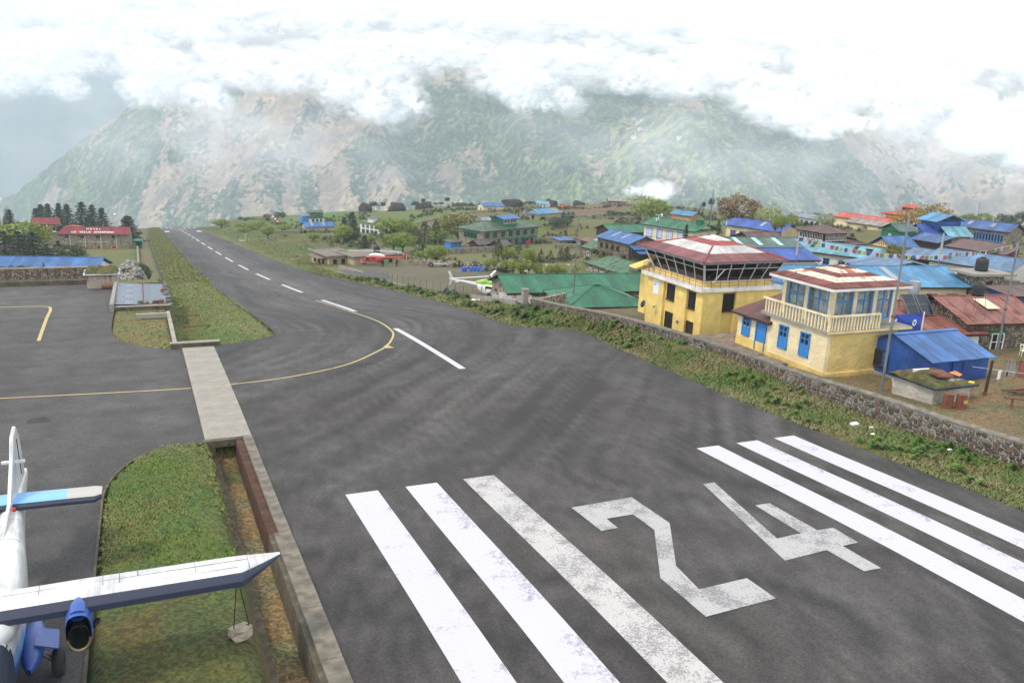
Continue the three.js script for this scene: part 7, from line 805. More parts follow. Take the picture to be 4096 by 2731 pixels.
{
  const t = thing('parked_aeroplane', 'white and blue high wing aeroplane with navy leading edges parked at the lower left', 'aeroplane', [-24.12, 0, 0.25]);
  const white = [0.78, 0.79, 0.8], lb = [0.2, 0.5, 0.82], db = [0.03, 0.09, 0.32], skin = gloss(0xffffff, { vertexColors: true, map: T.sheet }), whiteM = gloss(lin(0.78, 0.79, 0.8), { map: T.sheet }), navyM = gloss(lin(0.018, 0.026, 0.055), { roughness: 0.55, clearcoat: 0 }), blueM = gloss(lin(0.03, 0.09, 0.36)), skyM = gloss(lin(0.16, 0.45, 0.8)), greyM = gloss(lin(0.42, 0.4, 0.37)), line = mat(lin(0.12, 0.12, 0.13));
  const body = refine([[-33.4, 0.08, 2.75, 2.4], [-31.5, 0.16, 2.86, 1.95], [-29, 0.38, 2.92, 1.5], [-26.5, 0.68, 2.97, 1.22], [-24, 0.85, 3.0, 1.15], [-21.6, 0.85, 2.97, 1.15]], 6);
  part('fuselage', loft(body, 40, 4, (x, y, z) => { const k = 1.75 + 0.16 * (z + 24) + 0.25 * Math.sin(z * 0.3); return y > k + 0.35 ? white : y > k ? lb : db; }), skin, t);
  part('nose_cover', loft(refine([[-21.75, 0.87, 3.0, 1.12], [-20.6, 0.88, 2.95, 1.1], [-19.4, 0.82, 2.7, 1.05], [-18, 0.62, 2.2, 1.12], [-16.6, 0.32, 1.85, 1.3], [-15.9, 0.04, 1.62, 1.5]], 6), 36, 3.4), mat(lin(0.016, 0.026, 0.05), { bump: T.lumps, bs: 0.06, rough: 0.85 }), t, 'dark navy canvas cover over nose and cockpit');
  // wing with raked tips
  const half = [[0, 3.22, -21.9, -23.55], [2.4, 3.22, -21.9, -23.6], [6.38, 3.2, -21.95, -23.6], [7.0, 3.2, -22.6, -23.52], [7.55, 3.2, -23.25, -23.46]], other = half.map(([x, ...r]) => [-x, ...r]).reverse();
  const sec = [...other.slice(0, -1), ...half]; const w = part('wing', panel(sec, 0.17, 1, 1.25), whiteM, t); part('deicing_boot', panel(sec, 0, 0.17, 1.25), navyM, w, 'navy leading edge strip'); part('wing_fairing', loft([[-24.4, 0.35, 3.05, 2.6], [-23.8, 0.95, 3.3, 2.6], [-22.6, 1.05, 3.42, 2.6], [-21.9, 0.9, 3.3, 2.6], [-21.4, 0.5, 3.02, 2.6]], 24, 3), whiteM, t);
  for (const x of [-6.6, -5.2, -2.9, -1.4, 1.4, 2.9, 5.2, 6.6]) part('panel_seam', bx(0.012, 0.006, 1.05, x, 3.41 + 0.012 * Math.abs(x) / 7, -22.75), line, w); part('panel_seam', bx(12.6, 0.006, 0.012, 0, 3.43, -22.55), line, w); for (const z of [-30.2, -28.6, -27.2, -25.6, -24.6]) part('frame_seam', loft([[z - 0.008, 0.01 + lerp(0.2, 0.85, clamp((z + 32) / 8)), 2.985, 1.2], [z + 0.008, 0.01 + lerp(0.2, 0.85, clamp((z + 32) / 8)), 2.985, 1.2]], 24, 4), line, t); part('flap_line', [bx(13.2, 0.006, 0.02, 0, 3.345, -23.08), bx(0.02, 0.006, 0.5, 3.75, 3.352, -23.3), bx(0.02, 0.006, 0.5, -3.75, 3.352, -23.3), bx(0.018, 0.006, 1.3, 3.3, 3.412, -22.7)], line, w); for (const [x, z] of [[4.2, -22.35], [1.15, -22.3], [0.75, -22.55], [0.75, -22.25]]) part('access_panel', new THREE.TorusGeometry(0.13, 0.012, 4, 8).rotateX(Math.PI / 2).scale(1.3, 1, 0.8).translate(x, 3.405, z), line, w);
  // tail
  const ts = [[-2.65, 2.92, -29.55, -30.5], [-2.45, 2.92, -29.3, -30.6], [-1.6, 2.92, -29.35, -30.65], [0, 2.92, -29.4, -30.75], [1.6, 2.92, -29.35, -30.65], [2.45, 2.92, -29.3, -30.6], [2.65, 2.92, -29.55, -30.5]];
  const tp = part('tailplane', panel(ts.slice(2, 5), 0.12, 1), skyM, t, 'light blue inner tailplane'); for (const e of [ts.slice(0, 3), ts.slice(4)]) part('tailplane_tip', panel(e, 0.12, 1), greyM, tp, 'greyish tailplane tip'); part('deicing_boot', panel(ts, 0, 0.12), navyM, tp);
  const finPts = [[-27, 2.93], [-29.3, 3.15], [-30.7, 4.2], [-31.2, 4.75], [-31.9, 4.85], [-32.4, 4.4], [-32.9, 2.8], [-30, 2.7]], sh = new THREE.Shape(finPts.map(([z, y]) => new THREE.Vector2(z, y))), fg = new THREE.ExtrudeGeometry(sh, { depth: 0.05, bevelEnabled: true, bevelThickness: 0.035, bevelSize: 0.04, bevelSegments: 3 }).translate(0, 0, -0.025).rotateY(-Math.PI / 2); const fin = part('tail_fin', muv(fg), whiteM, t);
  part('rudder_line', [bar([0.065, 3.1, -32.0], [0.065, 4.5, -31.7], 0.02, 4), bar([-0.065, 3.1, -32.0], [-0.065, 4.5, -31.7], 0.02, 4)], navyM, fin); part('trim_horn', bx(0.7, 0.08, 0.12, 0, 3.95, -31.0), whiteM, fin); part('beacon', cyl(0.05, 0.12, 0.15, 3.0, -29.1, 8), M.redPaint, fin); part('aerial', [bar([0, 2.97, -26.2], [0, 3.3, -26.4], 0.012), bar([0.1, 2.95, -25.4], [0.1, 3.2, -25.5], 0.012)], M.steel, t);
  // engine nacelles: cowl open at the front, propeller removed
  for (const e of [-1, 1]) {
    const n = part('engine_nacelle', loft(refine([[-23.6, 0.12, 3.12, 2.85], [-22.9, 0.28, 3.3, 2.5], [-22.3, 0.31, 3.4, 2.3], [-21.9, 0.31, 3.38, 2.25], [-21.6, 0.29, 3.3, 2.28]], 4), 28, 3), blueM, t); n.position.x = e * 2.35;
    part('intake_mouth', loft([[-21.58, 0.25, 3.0, 2.34], [-22.1, 0.2, 2.9, 2.4], [-22.15, 0.01, 2.7, 2.6]], 20, 2.6), mat(lin(0.006, 0.006, 0.007)), n); part('cowl_lip', new THREE.TorusGeometry(0.26, 0.035, 8, 24, Math.PI).rotateZ(Math.PI).scale(1, 1.35, 1).translate(0, 2.68, -21.58), mat(srgb(124, 112, 84), { metal: 0.5, rough: 0.4 }), n); part('top_scoop', loft(refine([[-22.4, 0.12, 3.45, 3.2], [-22.0, 0.2, 3.46, 3.1], [-21.7, 0.18, 3.38, 3.1]], 3), 16, 2.6), blueM, n); part('exhaust', bar([0.3, 2.7, -22.0], [0.42, 2.75, -22.2], 0.07, 8), M.black, n);
    const s = part('gear_sponson', loft(refine([[-25.2, 0.05, 1.4, 1.25], [-24.5, 0.26, 1.6, 1.1], [-23.8, 0.3, 1.66, 1.05], [-23.1, 0.22, 1.55, 1.1], [-22.6, 0.05, 1.4, 1.2]], 4), 20, 2.6), blueM, t); s.position.x = e * 1.02; part('gear_door', slab([[e * 0.1, 1.6, -24.2], [e * 0.62, 1.42, -24.2], [e * 0.66, 1.4, -23.3], [e * 0.1, 1.62, -23.3]], [0, 0.04, 0]), blueM, s);
    const wh = part('wheel', new THREE.TorusGeometry(0.26, 0.15, 12, 24).rotateY(Math.PI / 2).translate(e * 1.62, 0.9, -23.5), M.rubber, t); part('hub', new THREE.CylinderGeometry(0.15, 0.15, 0.22, 14).rotateZ(Math.PI / 2).translate(e * 1.62, 0.9, -23.5), M.steel, wh); part('gear_leg', bar([e * 1.1, 1.3, -23.65], [e * 1.5, 0.9, -23.65], 0.08), M.steel, t);
  }
  part('nose_gear', [bar([0, 1.3, -18], [0, 0.95, -17.9], 0.06), new THREE.TorusGeometry(0.16, 0.08, 8, 16).rotateY(Math.PI / 2).translate(0, 0.9, -17.9)], M.rubber, t);
}
{ // tie-down
  const r = single('tie_down_rock', rockGeo[3].clone().scale(0.85, 0.5, 0.55), mat(srgb(196, 180, 160), { map: T.grain, bump: T.rough, bs: 0.03 }), 'pale boulder on the grass that tethers the wing tip', 'rock'); r.position.set(-17.75, ground(-17.75, -23.1) + 0.18, -23.1); r.rotation.y = 0.5; const y = r.position.y; single('tether_rope', [bar([-17.9, 3.15, -22.0], [-17.95, y + 0.1, -23.05], 0.014, 4), bar([-17.85, 3.15, -22.0], [-17.5, y + 0.12, -23.1], 0.014, 4), bar([-17.95, y + 0.1, -23.05], [-17.5, y + 0.22, -23.1], 0.014, 4)], M.black, 'thin dark rope from the wing tip down to the boulder', 'rope'); }
// ---------- helicopters ----------
function helicopter(label, [x, y, z], turn, { top, low, tailC, blades, phase, scale = 1, accent }) { // local nose +z
  const t = thing('helicopter', label, 'helicopter', [x, y, z], turn); t.scale.setScalar(scale); const paint = gloss(0xffffff, { vertexColors: true }), dark = gloss(lin(0.03, 0.035, 0.045), { roughness: 0.1 });
  part('cabin', loft(refine([[-1.9, 0.4, 1.95, 1.1], [-1.0, 0.72, 2.1, 0.62], [0.2, 0.78, 2.15, 0.5], [1.3, 0.74, 2.0, 0.5], [2.2, 0.52, 1.5, 0.58], [2.75, 0.12, 1.05, 0.75]], 5), 28, 2.8, (a, b, c) => b < 0.85 ? low : b > 1.95 ? accent ?? top : top), paint, t);
  part('windscreen', [slab([[-0.5, 1.25, 2.3], [0.5, 1.25, 2.3], [0.62, 1.95, 1.5], [-0.62, 1.95, 1.5]], [0, 0.05, 0.07])], dark, t); for (const e of [-1, 1]) for (const [z0, z1] of [[0.75, 1.5], [-0.45, 0.5]]) part('side_window', bx(0.04, 0.6, Math.abs(z1 - z0), e * 0.755, 1.55, (z0 + z1) / 2), dark, t); for (const e of [-1, 1]) part('door_line', bx(0.02, 1.2, 0.03, e * 0.79, 1.25, 0.62), M.black, t);
  part('engine_cowl', loft(refine([[-2.3, 0.2, 2.2, 1.85], [-1.4, 0.42, 2.55, 1.8], [-0.2, 0.46, 2.65, 1.9], [0.7, 0.3, 2.4, 1.9], [1.0, 0.05, 2.2, 2.0]], 4), 20, 2.6), gloss(accent ? lin(...accent) : lin(0.75, 0.75, 0.75)), t);
  part('tail_boom', loft([[-6.6, 0.1, 2.05, 1.82], [-4.5, 0.17, 2.05, 1.68], [-1.6, 0.34, 2.08, 1.35]], 16, 2, () => tailC), paint, t); part('tail_fin', new THREE.ExtrudeGeometry(new THREE.Shape([[-6.2, 1.9], [-6.9, 3.0], [-6.5, 3.05], [-5.9, 2.0], [-6.5, 1.1], [-6.7, 1.15]].map(([a, b]) => new THREE.Vector2(a, b))), { depth: 0.07, bevelEnabled: false }).rotateY(-Math.PI / 2), gloss(lin(...tailC)), t); part('stabiliser', bx(1.9, 0.05, 0.4, 0, 1.85, -5.0), gloss(lin(...tailC)), t); part('tail_rotor', [bar([0.2, 1.2, -6.6], [0.2, 2.7, -6.7], 0.035, 4), bar([0, 1.95, -6.65], [0.22, 1.95, -6.65], 0.05)], M.whitePaint, t);
  const m = part('rotor_mast', [cyl(0.1, 0.55, 0, 2.6, -0.2), new THREE.SphereGeometry(0.22, 12, 8).scale(1, 0.5, 1).translate(0, 3.12, -0.2)], M.steel, t); for (let k = 0; k < blades; k++) { const b = part('rotor_blade', bx(0.28, 0.035, 5.3, 0, 0, 2.75), M.whitePaint, t); b.position.set(0, 3.12, -0.2); b.rotation.set(0.025, phase + k * 2 * Math.PI / blades, 0, 'YXZ'); }
  const sk = part('skids', [-1, 1].map((e) => bar([e * 0.95, 0.06, -1.6], [e * 0.95, 0.06, 1.8], 0.05)), M.steel, t); sk.userData.label = 'pair of landing skids'; for (const zz of [-0.9, 0.9]) part('skid_strut', [bar([-0.95, 0.06, zz], [-0.45, 0.62, zz], 0.045), bar([0.95, 0.06, zz], [0.45, 0.62, zz], 0.045), bar([-0.45, 0.62, zz], [0.45, 0.62, zz], 0.045)], M.steel, t);
  return t;
}
const red = [0.42, 0.03, 0.025], wht = [0.72, 0.72, 0.72];
helicopter('red and white helicopter standing on the gravel helipad', [26.6, ground(26.6, -180.5) + 0.02, -180.5], R(-90 - 24 + 2), { top: red, low: wht, tailC: red, blades: 2, phase: R(3), scale: 1.08 });
helicopter('white helicopter with lime green engine cover beside the long green roof', [22.9, -7.6, -103.6], R(38), { top: wht, low: [0.5, 0.52, 0.55], tailC: [0.5, 0.51, 0.53], blades: 3, phase: R(-128), scale: 1.0, accent: [0.28, 0.55, 0.08] });
// ---------- people ----------
function figure(label, [x, y, z], turn, { jacket, trousers, sit = false, hair = [0.02, 0.016, 0.014], arm = 0 }) {
  const skin = [0.32, 0.19, 0.13], B = []; const b = (a, c, r0, r1, col) => B.push([a, c, r0, r1, col]);
  const hip = sit ? 0.28 : 0.92, ch = hip + 0.48;
  for (const e of [-1, 1]) { if (sit) { b([e * 0.1, hip, 0], [e * 0.16, 0.5, 0.36], 0.09, 0.07, trousers); b([e * 0.16, 0.5, 0.36], [e * 0.15, 0.08, 0.5], 0.065, 0.05, trousers); b([e * 0.15, 0.06, 0.48], [e * 0.15, 0.05, 0.62], 0.05, 0.04, hair); } else { b([e * 0.1, hip, 0], [e * 0.11, 0.5, 0.02], 0.095, 0.07, trousers); b([e * 0.11, 0.5, 0.02], [e * 0.11, 0.09, 0], 0.065, 0.05, trousers); b([e * 0.11, 0.05, -0.02], [e * 0.12, 0.045, 0.14], 0.05, 0.045, hair); }
    const h = sit ? [e * 0.16, 0.5, 0.3] : arm && e > 0 ? [0.26, ch + 0.05, 0.42] : [e * 0.28, hip - 0.08, 0.06], el = sit ? [e * 0.28, 0.5, 0.08] : arm && e > 0 ? [0.28, ch - 0.2, 0.2] : [e * 0.27, hip + 0.2, -0.02]; b([e * 0.19, ch, 0], el, 0.062, 0.052, jacket); b(el, h, 0.05, 0.04, jacket); b(h, [h[0], h[1] - 0.06, h[2] + 0.04], 0.038, 0.03, skin); }
  b([0, hip, 0], [0, hip + 0.2, 0], 0.145, 0.135, jacket); b([0, hip + 0.2, 0], [0, ch - 0.02, 0], 0.14, 0.15, jacket); b([-0.13, ch, 0], [0.13, ch, 0], 0.08, 0.08, jacket); b([0, ch, 0], [0, ch + 0.13, 0.01], 0.055, 0.05, skin); b([0, ch + 0.2, 0.02], [0, ch + 0.26, 0.02], 0.085, 0.09, skin); b([0, ch + 0.27, -0.02], [0, ch + 0.3, -0.02], 0.09, 0.085, hair); b([0, ch + 0.2, 0.1], [0, ch + 0.22, 0.1], 0.02, 0.018, skin);
  const N = 56, mc = new MarchingCubes(N, new THREE.MeshBasicMaterial(), false, false, 60000); mc.isolation = 0; const S = 0.98, H = (i) => (i - N / 2) / (N / 2) * S; const dist = (p, [a, c, r0, r1]) => { const d = [c[0] - a[0], c[1] - a[1], c[2] - a[2]], q = [p[0] - a[0], p[1] - a[1], p[2] - a[2]], L = d[0] * d[0] + d[1] * d[1] + d[2] * d[2], t = L ? clamp((q[0] * d[0] + q[1] * d[1] + q[2] * d[2]) / L) : 0; return Math.hypot(q[0] - d[0] * t, q[1] - d[1] * t, q[2] - d[2] * t) - lerp(r0, r1, t); };
  for (let k = 0; k < N; k++) for (let j = 0; j < N; j++) for (let i = 0; i < N; i++) { const p = [H(i) * 0.55, H(j) + 0.92, H(k) * 0.75]; let s = 0; for (const o of B) s += Math.exp(-dist(p, o) * 28); mc.field[i + j * N + k * N * N] = Math.log(s + 1e-30) / 28; }
  mc.update(); const n = mc.count ?? mc.geometry.drawRange.count, P = mc.positionArray.slice(0, n * 3), col = new Float32Array(n * 3); for (let i = 0; i < n; i++) { P[3 * i] *= 0.55 * S; P[3 * i + 1] = P[3 * i + 1] * S + 0.92; P[3 * i + 2] *= 0.75 * S; let m = 9, c; for (const o of B) { const d = dist([P[3 * i], P[3 * i + 1], P[3 * i + 2]], o); if (d < m) { m = d; c = o[4]; } } col.set(c, 3 * i); }
  const g = new THREE.BufferGeometry(); g.setAttribute('position', new THREE.BufferAttribute(P, 3)); g.setAttribute('color', new THREE.BufferAttribute(col, 3)); g.computeVertexNormals(); const o = single('person', g, personM, label, 'person'); o.position.set(x, y, z); o.rotation.y = turn; return o;
}
const personM = mat(0xffffff, { vc: true, rough: 0.85 }), G0 = (x, z) => ground(x, z);
const dk = [0.02, 0.022, 0.028], jean = [0.03, 0.045, 0.09];
for (const [l, x, z, r, o] of [['person in black with raised arm at the red helicopter door', 27.6, -176.6, 2.6, { jacket: dk, trousers: dk, arm: 1 }], ['person in a bright green jacket beside the red helicopter', 28.3, -175.8, 2.9, { jacket: [0.03, 0.3, 0.08], trousers: [0.25, 0.25, 0.26] }], ['person in dark clothes standing apart right of the green jacket', 30.3, -175.2, 3.6, { jacket: dk, trousers: jean }], ['person in a green jacket sitting on bags by the helipad fence', 16.9, -101.6, -0.6, { jacket: [0.03, 0.14, 0.1], trousers: jean, sit: true }], ['person in grey sitting left of the green jacket by the fence', 16.2, -102.3, -0.9, { jacket: [0.05, 0.055, 0.06], trousers: dk, sit: true }], ['person in dark clothes standing behind the rusty shed', 18.3, -97.5, 0.4, { jacket: dk, trousers: dk }], ['person in blue at the wattle fence left of the lodge', 68.5, -238.5, 0.4, { jacket: [0.08, 0.13, 0.3], trousers: jean }]]) figure(l, [x, G0(x, z), z], r, o);
{ const b = single('backpack', new RoundedBoxGeometry(0.75, 0.55, 0.5, 3, 0.15).translate(0, 0.28, 0), mat(srgb(62, 64, 72), { map: T.grain }), 'big grey bag beside the people sitting by the fence', 'bag'); b.position.set(15.9, G0(15.9, -100.9), -100.9); const c = single('orange_cloth', new RoundedBoxGeometry(0.6, 0.14, 0.4, 2, 0.06).translate(0, 0.08, 0), mat(srgb(240, 150, 40)), 'small orange bundle beside the sitting people', 'bundle'); c.position.set(16.7, G0(16.7, -100.8), -100.8); }
// ---------- helipad things ----------
{ const t = thing('helipad_fence', 'row of thin steel fence posts with wire along the helipad', 'fence'); let q; for (let k = 0; k < 17; k++) { const s = 133 - 3.05 * k, x = 15.95 - 0.1 * k * 0.9 + 0.03 * k, y = G0(x, -s); part('post', bar([x, y - 0.2, -s], [x, y + 1.65, -s], 0.035, 6), M.steel, t); if (q) part('wire', [0.5, 1.0, 1.5].map((h) => bar([q[0], q[1] + h, q[2]], [x, y + h, -s], 0.006, 3)), M.steel, t); q = [x, y, -s]; } }
single('helipad_kerb', slab([[16.2, prof(133) + 0.03, -133.5], [16.7, prof(133) + 0.03, -133.5], [15.3, prof(84) - 0.02, -84], [14.8, prof(84) - 0.02, -84]], [0, -0.3, 0]), M.concrete, 'narrow concrete kerb under the helipad fence', 'kerb');
single('ramp_slab', slab([[13.2, prof(164) + 0.08, -163], [15.2, prof(163) + 0.08, -163.4], [16.6, prof(146) + 0.06, -144.5], [13.6, prof(146) + 0.06, -143.5]], [0, -0.4, 0]), roughConcrete, 'concrete culvert slab on the taxiway to the helipad', 'slab');
struct('taxiway', slab([[10.4, prof(149) + 0.015, -149], [10.2, prof(164) + 0.015, -164], [24, G0(24, -166) + 0.03, -166], [20, G0(20, -142) + 0.03, -142]], [0, -0.5, 0]), mat(lin(0.1, 0.098, 0.098), { map: T.asphalt }));
{ const t = thing('retaining_wall', 'sloping concrete retaining wall at the helipad entrance', 'wall'); part('wall', slab([[16.6, G0(17, -170) + 0.9, -170], [17.0, G0(17, -170) + 0.9, -170], [19.4, G0(19, -160) + 0.25, -159], [19.0, G0(19, -160) + 0.25, -159]], [0, -1.6, 0]), M.concrete, t); }
for (let k = 0; k < 6; k++) { const x = 37.0 + 0.78 * k + 0.1 * rnd(), z = -152.6 + 0.12 * k + (k === 1 ? -0.9 : 0), t = thing('plastic_drum', `${ORD[k]} blue plastic drum from the left in the row on the helipad`, 'drum', [x, G0(x, z), z], rnd(), 'blue drums on the helipad'), m = mat(srgb(40 + 20 * rnd(), 96 + 20 * rnd(), 190 + 20 * rnd()), { rough: 0.45 }); part('body', new THREE.LatheGeometry([[0, 0], [0.29, 0], [0.31, 0.06], [0.31, 0.3], [0.33, 0.34], [0.31, 0.38], [0.31, 0.62], [0.33, 0.66], [0.31, 0.7], [0.3, 0.9], [0.25, 0.95], [0, 0.95]].map(([a, b]) => new THREE.Vector2(a, b)), 20), m, t); part('lid', new THREE.TorusGeometry(0.29, 0.03, 6, 20).rotateX(Math.PI / 2).translate(0, 0.93, 0), m, t); }
{ const t = thing('hose_heap', 'tangled heap of black pipe coils beside the blue drums', 'pipe coils', [42.8, G0(42.8, -145.5), -145.5]); for (let k = 0; k < 16; k++) part('coil', new THREE.TorusGeometry(0.55 + 0.3 * rnd(), 0.06, 6, 22).rotateX(Math.PI / 2 + (rnd() - 0.5)).rotateY(rnd() * 3).translate((rnd() - 0.5) * 2.6, 0.25 + 0.7 * rnd(), (rnd() - 0.5) * 2), M.rubber, t); }
[[43.6, -138.5, 'left wooden cable reel behind the white helicopter'], [46.3, -137.2, 'right wooden cable reel with black pipe behind the white helicopter']].forEach(([x, z, l], i) => { const t = thing('cable_reel', l, 'cable reel', [x, G0(x, z), z]); part('drum', cyl(0.5, 0.5, 0, 0.1, 0), i ? M.rubber : M.wood, t); for (const y of [0, 0.6]) part('flange', cyl(0.85, 0.1, 0, y, 0, 24), mat(srgb(190, 180, 164), { map: T.wood }), t); });
{ const t = thing('spare_tyre', 'black tyre leaning on the low trailer at the helipad corner', 'tyre', [36.6, G0(36.6, -171) + 0.5, -171], R(-24)); part('tyre', new THREE.TorusGeometry(0.42, 0.16, 10, 24), M.rubber, t); part('rim', new THREE.CylinderGeometry(0.24, 0.24, 0.12, 14).rotateX(Math.PI / 2), M.steel, t); const u = thing('flat_trailer', 'low flat trailer at the helipad corner behind the tyre', 'trailer', [38.6, G0(38.6, -172), -172], R(-20)); part('deck', bx(4.4, 0.14, 1.8, 0, 0.62, 0), M.concrete, u); for (const x of [-1.4, 1.4]) part('wheel', new THREE.TorusGeometry(0.25, 0.1, 8, 16).translate(x, 0.35, 0.9), M.rubber, u); part('drawbar', bar([2.2, 0.55, 0], [3.6, 0.4, 0], 0.06), M.steel, u); }
{ const t = thing('solar_lamp', 'small solar panel lamp on a post beside the green longhouse', 'lamp', [33, G0(33, -107), -107]); part('post', bar([0, -0.3, 0], [0, 2.6, 0], 0.06), M.steel, t); part('panel', bx(0.7, 1.0, 0.06, 0, 2.5, 0.08), mat(srgb(186, 192, 202), { rough: 0.3 }), t); }
function tank(label, [x, y, z], s = 1, turn = 0) { const t = thing('water_tank', label, 'water tank', [x, y, z], turn); t.scale.setScalar(s); part('body', new THREE.LatheGeometry([[0, 0], [0.55, 0], [0.56, 0.15], [0.59, 0.2], [0.56, 0.25], [0.56, 0.42], [0.59, 0.47], [0.56, 0.52], [0.56, 0.7], [0.59, 0.75], [0.56, 0.8], [0.56, 1.0], [0.5, 1.15], [0.25, 1.24], [0, 1.26]].map(([a, b]) => new THREE.Vector2(a, b)), 24), M.tank, t); part('lid', cyl(0.22, 0.1, 0, 1.22, 0), M.tank, t); }
tank('black ribbed water tank on the stone water tower', [63.6, 2.25, -63.2], 1.15); tank('black water tank on the concrete roof behind the red helicopter', [29.6, -14.9, -189.5], 1.35); tank('black water tank on the stand at the hotel left end', [-43.4, -24.4, -303], 1.7);
{ const t = thing('steel_tower', 'spindly steel frame holding up a black tank at the right', 'tank stand', [39.6, 0, -44.9]); for (const [a, b] of [[-0.5, -0.5], [0.5, -0.5], [0.5, 0.5], [-0.5, 0.5]]) part('leg', bar([a * 1.6, -0.6, b * 1.6], [a * 0.8, 4.2, b * 0.8], 0.025, 4), M.steel, t); part('brace', [1.2, 2.4, 4.15].map((h) => bar([-0.6, h, 0.5], [0.6, h, 0.5], 0.02, 4)), M.steel, t); tank('black ribbed tank on the spindly steel frame', [39.6, 4.2, -44.9], 0.8); }
{ // solar water heater
  const t = thing('solar_heater', 'solar water heater of two tilted dark panels with steel cylinder', 'solar heater', [37.4, 2.0, -48.6], R(-14)); for (const e of [-1, 1]) { const p = part('collector', bx(0.95, 0.08, 2.0), new THREE.MeshPhysicalMaterial({ color: lin(0.02, 0.026, 0.04), roughness: 0.08 }), t); p.position.set(e * 0.62, 0.85, 0.3); p.rotation.x = 0.75; part('collector_frame', [bx(0.05, 0.11, 2.04, -0.5), bx(0.05, 0.11, 2.04, 0.5), bx(1.0, 0.11, 0.05, 0, 0, 1), bx(1.0, 0.11, 0.05, 0, 0, -1), bx(1.0, 0.1, 0.03, 0, 0.01, 0)], M.steel, p); } part('stand', [bar([-1.1, 0, 1.1], [1.1, 0, 1.1], 0.04), bar([-1.1, 0, -0.5], [-1.1, 1.5, -0.5], 0.04), bar([1.1, 0, -0.5], [1.1, 1.5, -0.5], 0.04)], M.railBrown, t); part('cylinder', cyl(0.42, 1.3, 0.5, 1.2, -1.1, 20), M.galv, t); part('base_slab', bx(2.8, 0.12, 2.2, 0, -0.08, 0.2), M.woodDark, t); }
{ // banner with emblems and a mountain print
  const c = document.createElement('canvas'); c.width = 512; c.height = 256; const k = c.getContext('2d'); k.fillStyle = '#1f3c9c'; k.fillRect(0, 0, 512, 256); k.fillStyle = '#2b56bc'; k.beginPath(); k.moveTo(150, 0); k.bezierCurveTo(250, 120, 380, 60, 512, 150); k.lineTo(512, 60); k.lineTo(330, 0); k.fill(); k.fillStyle = '#e8eaf2'; for (const x of [44, 88, 132]) { k.beginPath(); k.arc(x, 54, 17, 0, 7); k.fill(); } k.fillStyle = '#c0574f'; k.fillRect(36, 50, 16, 8); k.fillStyle = '#24409a'; k.fillRect(82, 50, 12, 6); k.fillRect(126, 50, 12, 6); k.fillStyle = '#f0f2f6'; k.beginPath(); k.arc(392, 96, 34, 0, 7); k.fill(); k.fillStyle = '#2c7a5a'; k.beginPath(); k.moveTo(392, 124); k.lineTo(366, 84); k.lineTo(418, 84); k.fill(); k.fillStyle = '#46506a'; k.beginPath(); k.moveTo(0, 256); for (let i = 0; i <= 20; i++) k.lineTo(i * 26, 196 + 26 * Math.sin(i * 2.3) + (i % 2) * 18); k.lineTo(512, 256); k.fill(); k.fillStyle = '#c9d0dc'; for (let i = 0; i < 9; i++) { k.beginPath(); k.moveTo(20 + i * 56, 232); k.lineTo(36 + i * 56, 198); k.lineTo(54 + i * 56, 236); k.fill(); }
  const x = new THREE.CanvasTexture(c); x.colorSpace = THREE.SRGBColorSpace; const t = thing('blue_banner', 'blue printed banner with round emblems between white posts', 'banner', [32.4, 0.75, -45.0], R(4)); const g = new THREE.PlaneGeometry(4.0, 1.9, 20, 8), p = g.attributes.position; for (let i = 0; i < p.count; i++) p.setZ(i, 0.06 * Math.sin(p.getX(i) * 2.3) + 0.03 * p.getY(i)); g.computeVertexNormals(); part('sheet', g.translate(0, 1.35, 0), mat(0xffffff, { map: x, side: THREE.DoubleSide, rough: 0.6 }), t); for (const e of [-2.05, 2.05]) part('post', bar([e, -0.4, 0], [e, 2.35, 0], 0.05), M.whitePaint, t); }
// ---------- masts ----------
function mast(label, x, y0, z, y1, r = 0.075, extra) { const t = thing('steel_mast', label, 'mast', [x, y0, z]); const h = y1 - y0; part('lower_tube', cyl(r, h * 0.45, 0, 0, 0, 10), M.steel, t); part('joint_collar', cyl(r * 1.35, 0.2, 0, h * 0.44, 0, 10), M.railBrown, t); part('upper_tube', cyl(r * 0.78, h * 0.56, 0, h * 0.44, 0, 10), M.steel, t); part('cap', cyl(r * 1.0, 0.12, 0, h, 0, 8), M.steel, t); extra?.(t, h); return t; }
mast('tall grey mast rising before the green pavilion', 22.97, -3.6, -80.16, 6.32, 0.085); mast('tall grey mast beside the plastic chair and the blue hut', 22.3, 0.3, -37.2, 11.1, 0.085); mast('tall grey mast right of the blue hut near the right edge', 39.6, -0.4, -42.4, 8.6, 0.085); mast('thin dark mast rising above the yellow tower roof', 69.9, -8, -120.3, 5.9, 0.11);
for (const [x, y0, z, y1, l] of [[46.2, -4, -100.2, 4.2, 'thin pole with white tip left before the white lodge'], [53.7, -4, -94.9, 4.1, 'thin pole with white tip right of the yellow tower ridge']]) mast(l, x, y0, z, y1, 0.05, (t, h) => part('white_tip', cyl(0.055, 0.6, 0, h - 0.9, 0, 8), M.pipe, t));
mast('thin aerial pole with red lamp and crossbar before the white lodge', 48.5, -4, -98.7, 3.2, 0.045, (t, h) => { part('crossbar', bar([-1.0, h, 0], [1.2, h - 0.1, 0], 0.025), M.steel, t); part('red_lamp', new THREE.SphereGeometry(0.16, 10, 8).translate(-1.0, h + 0.9, 0), M.redPaint, t); part('lamp_rod', bar([-1, h, 0], [-1, h + 0.8, 0], 0.02), M.steel, t); });
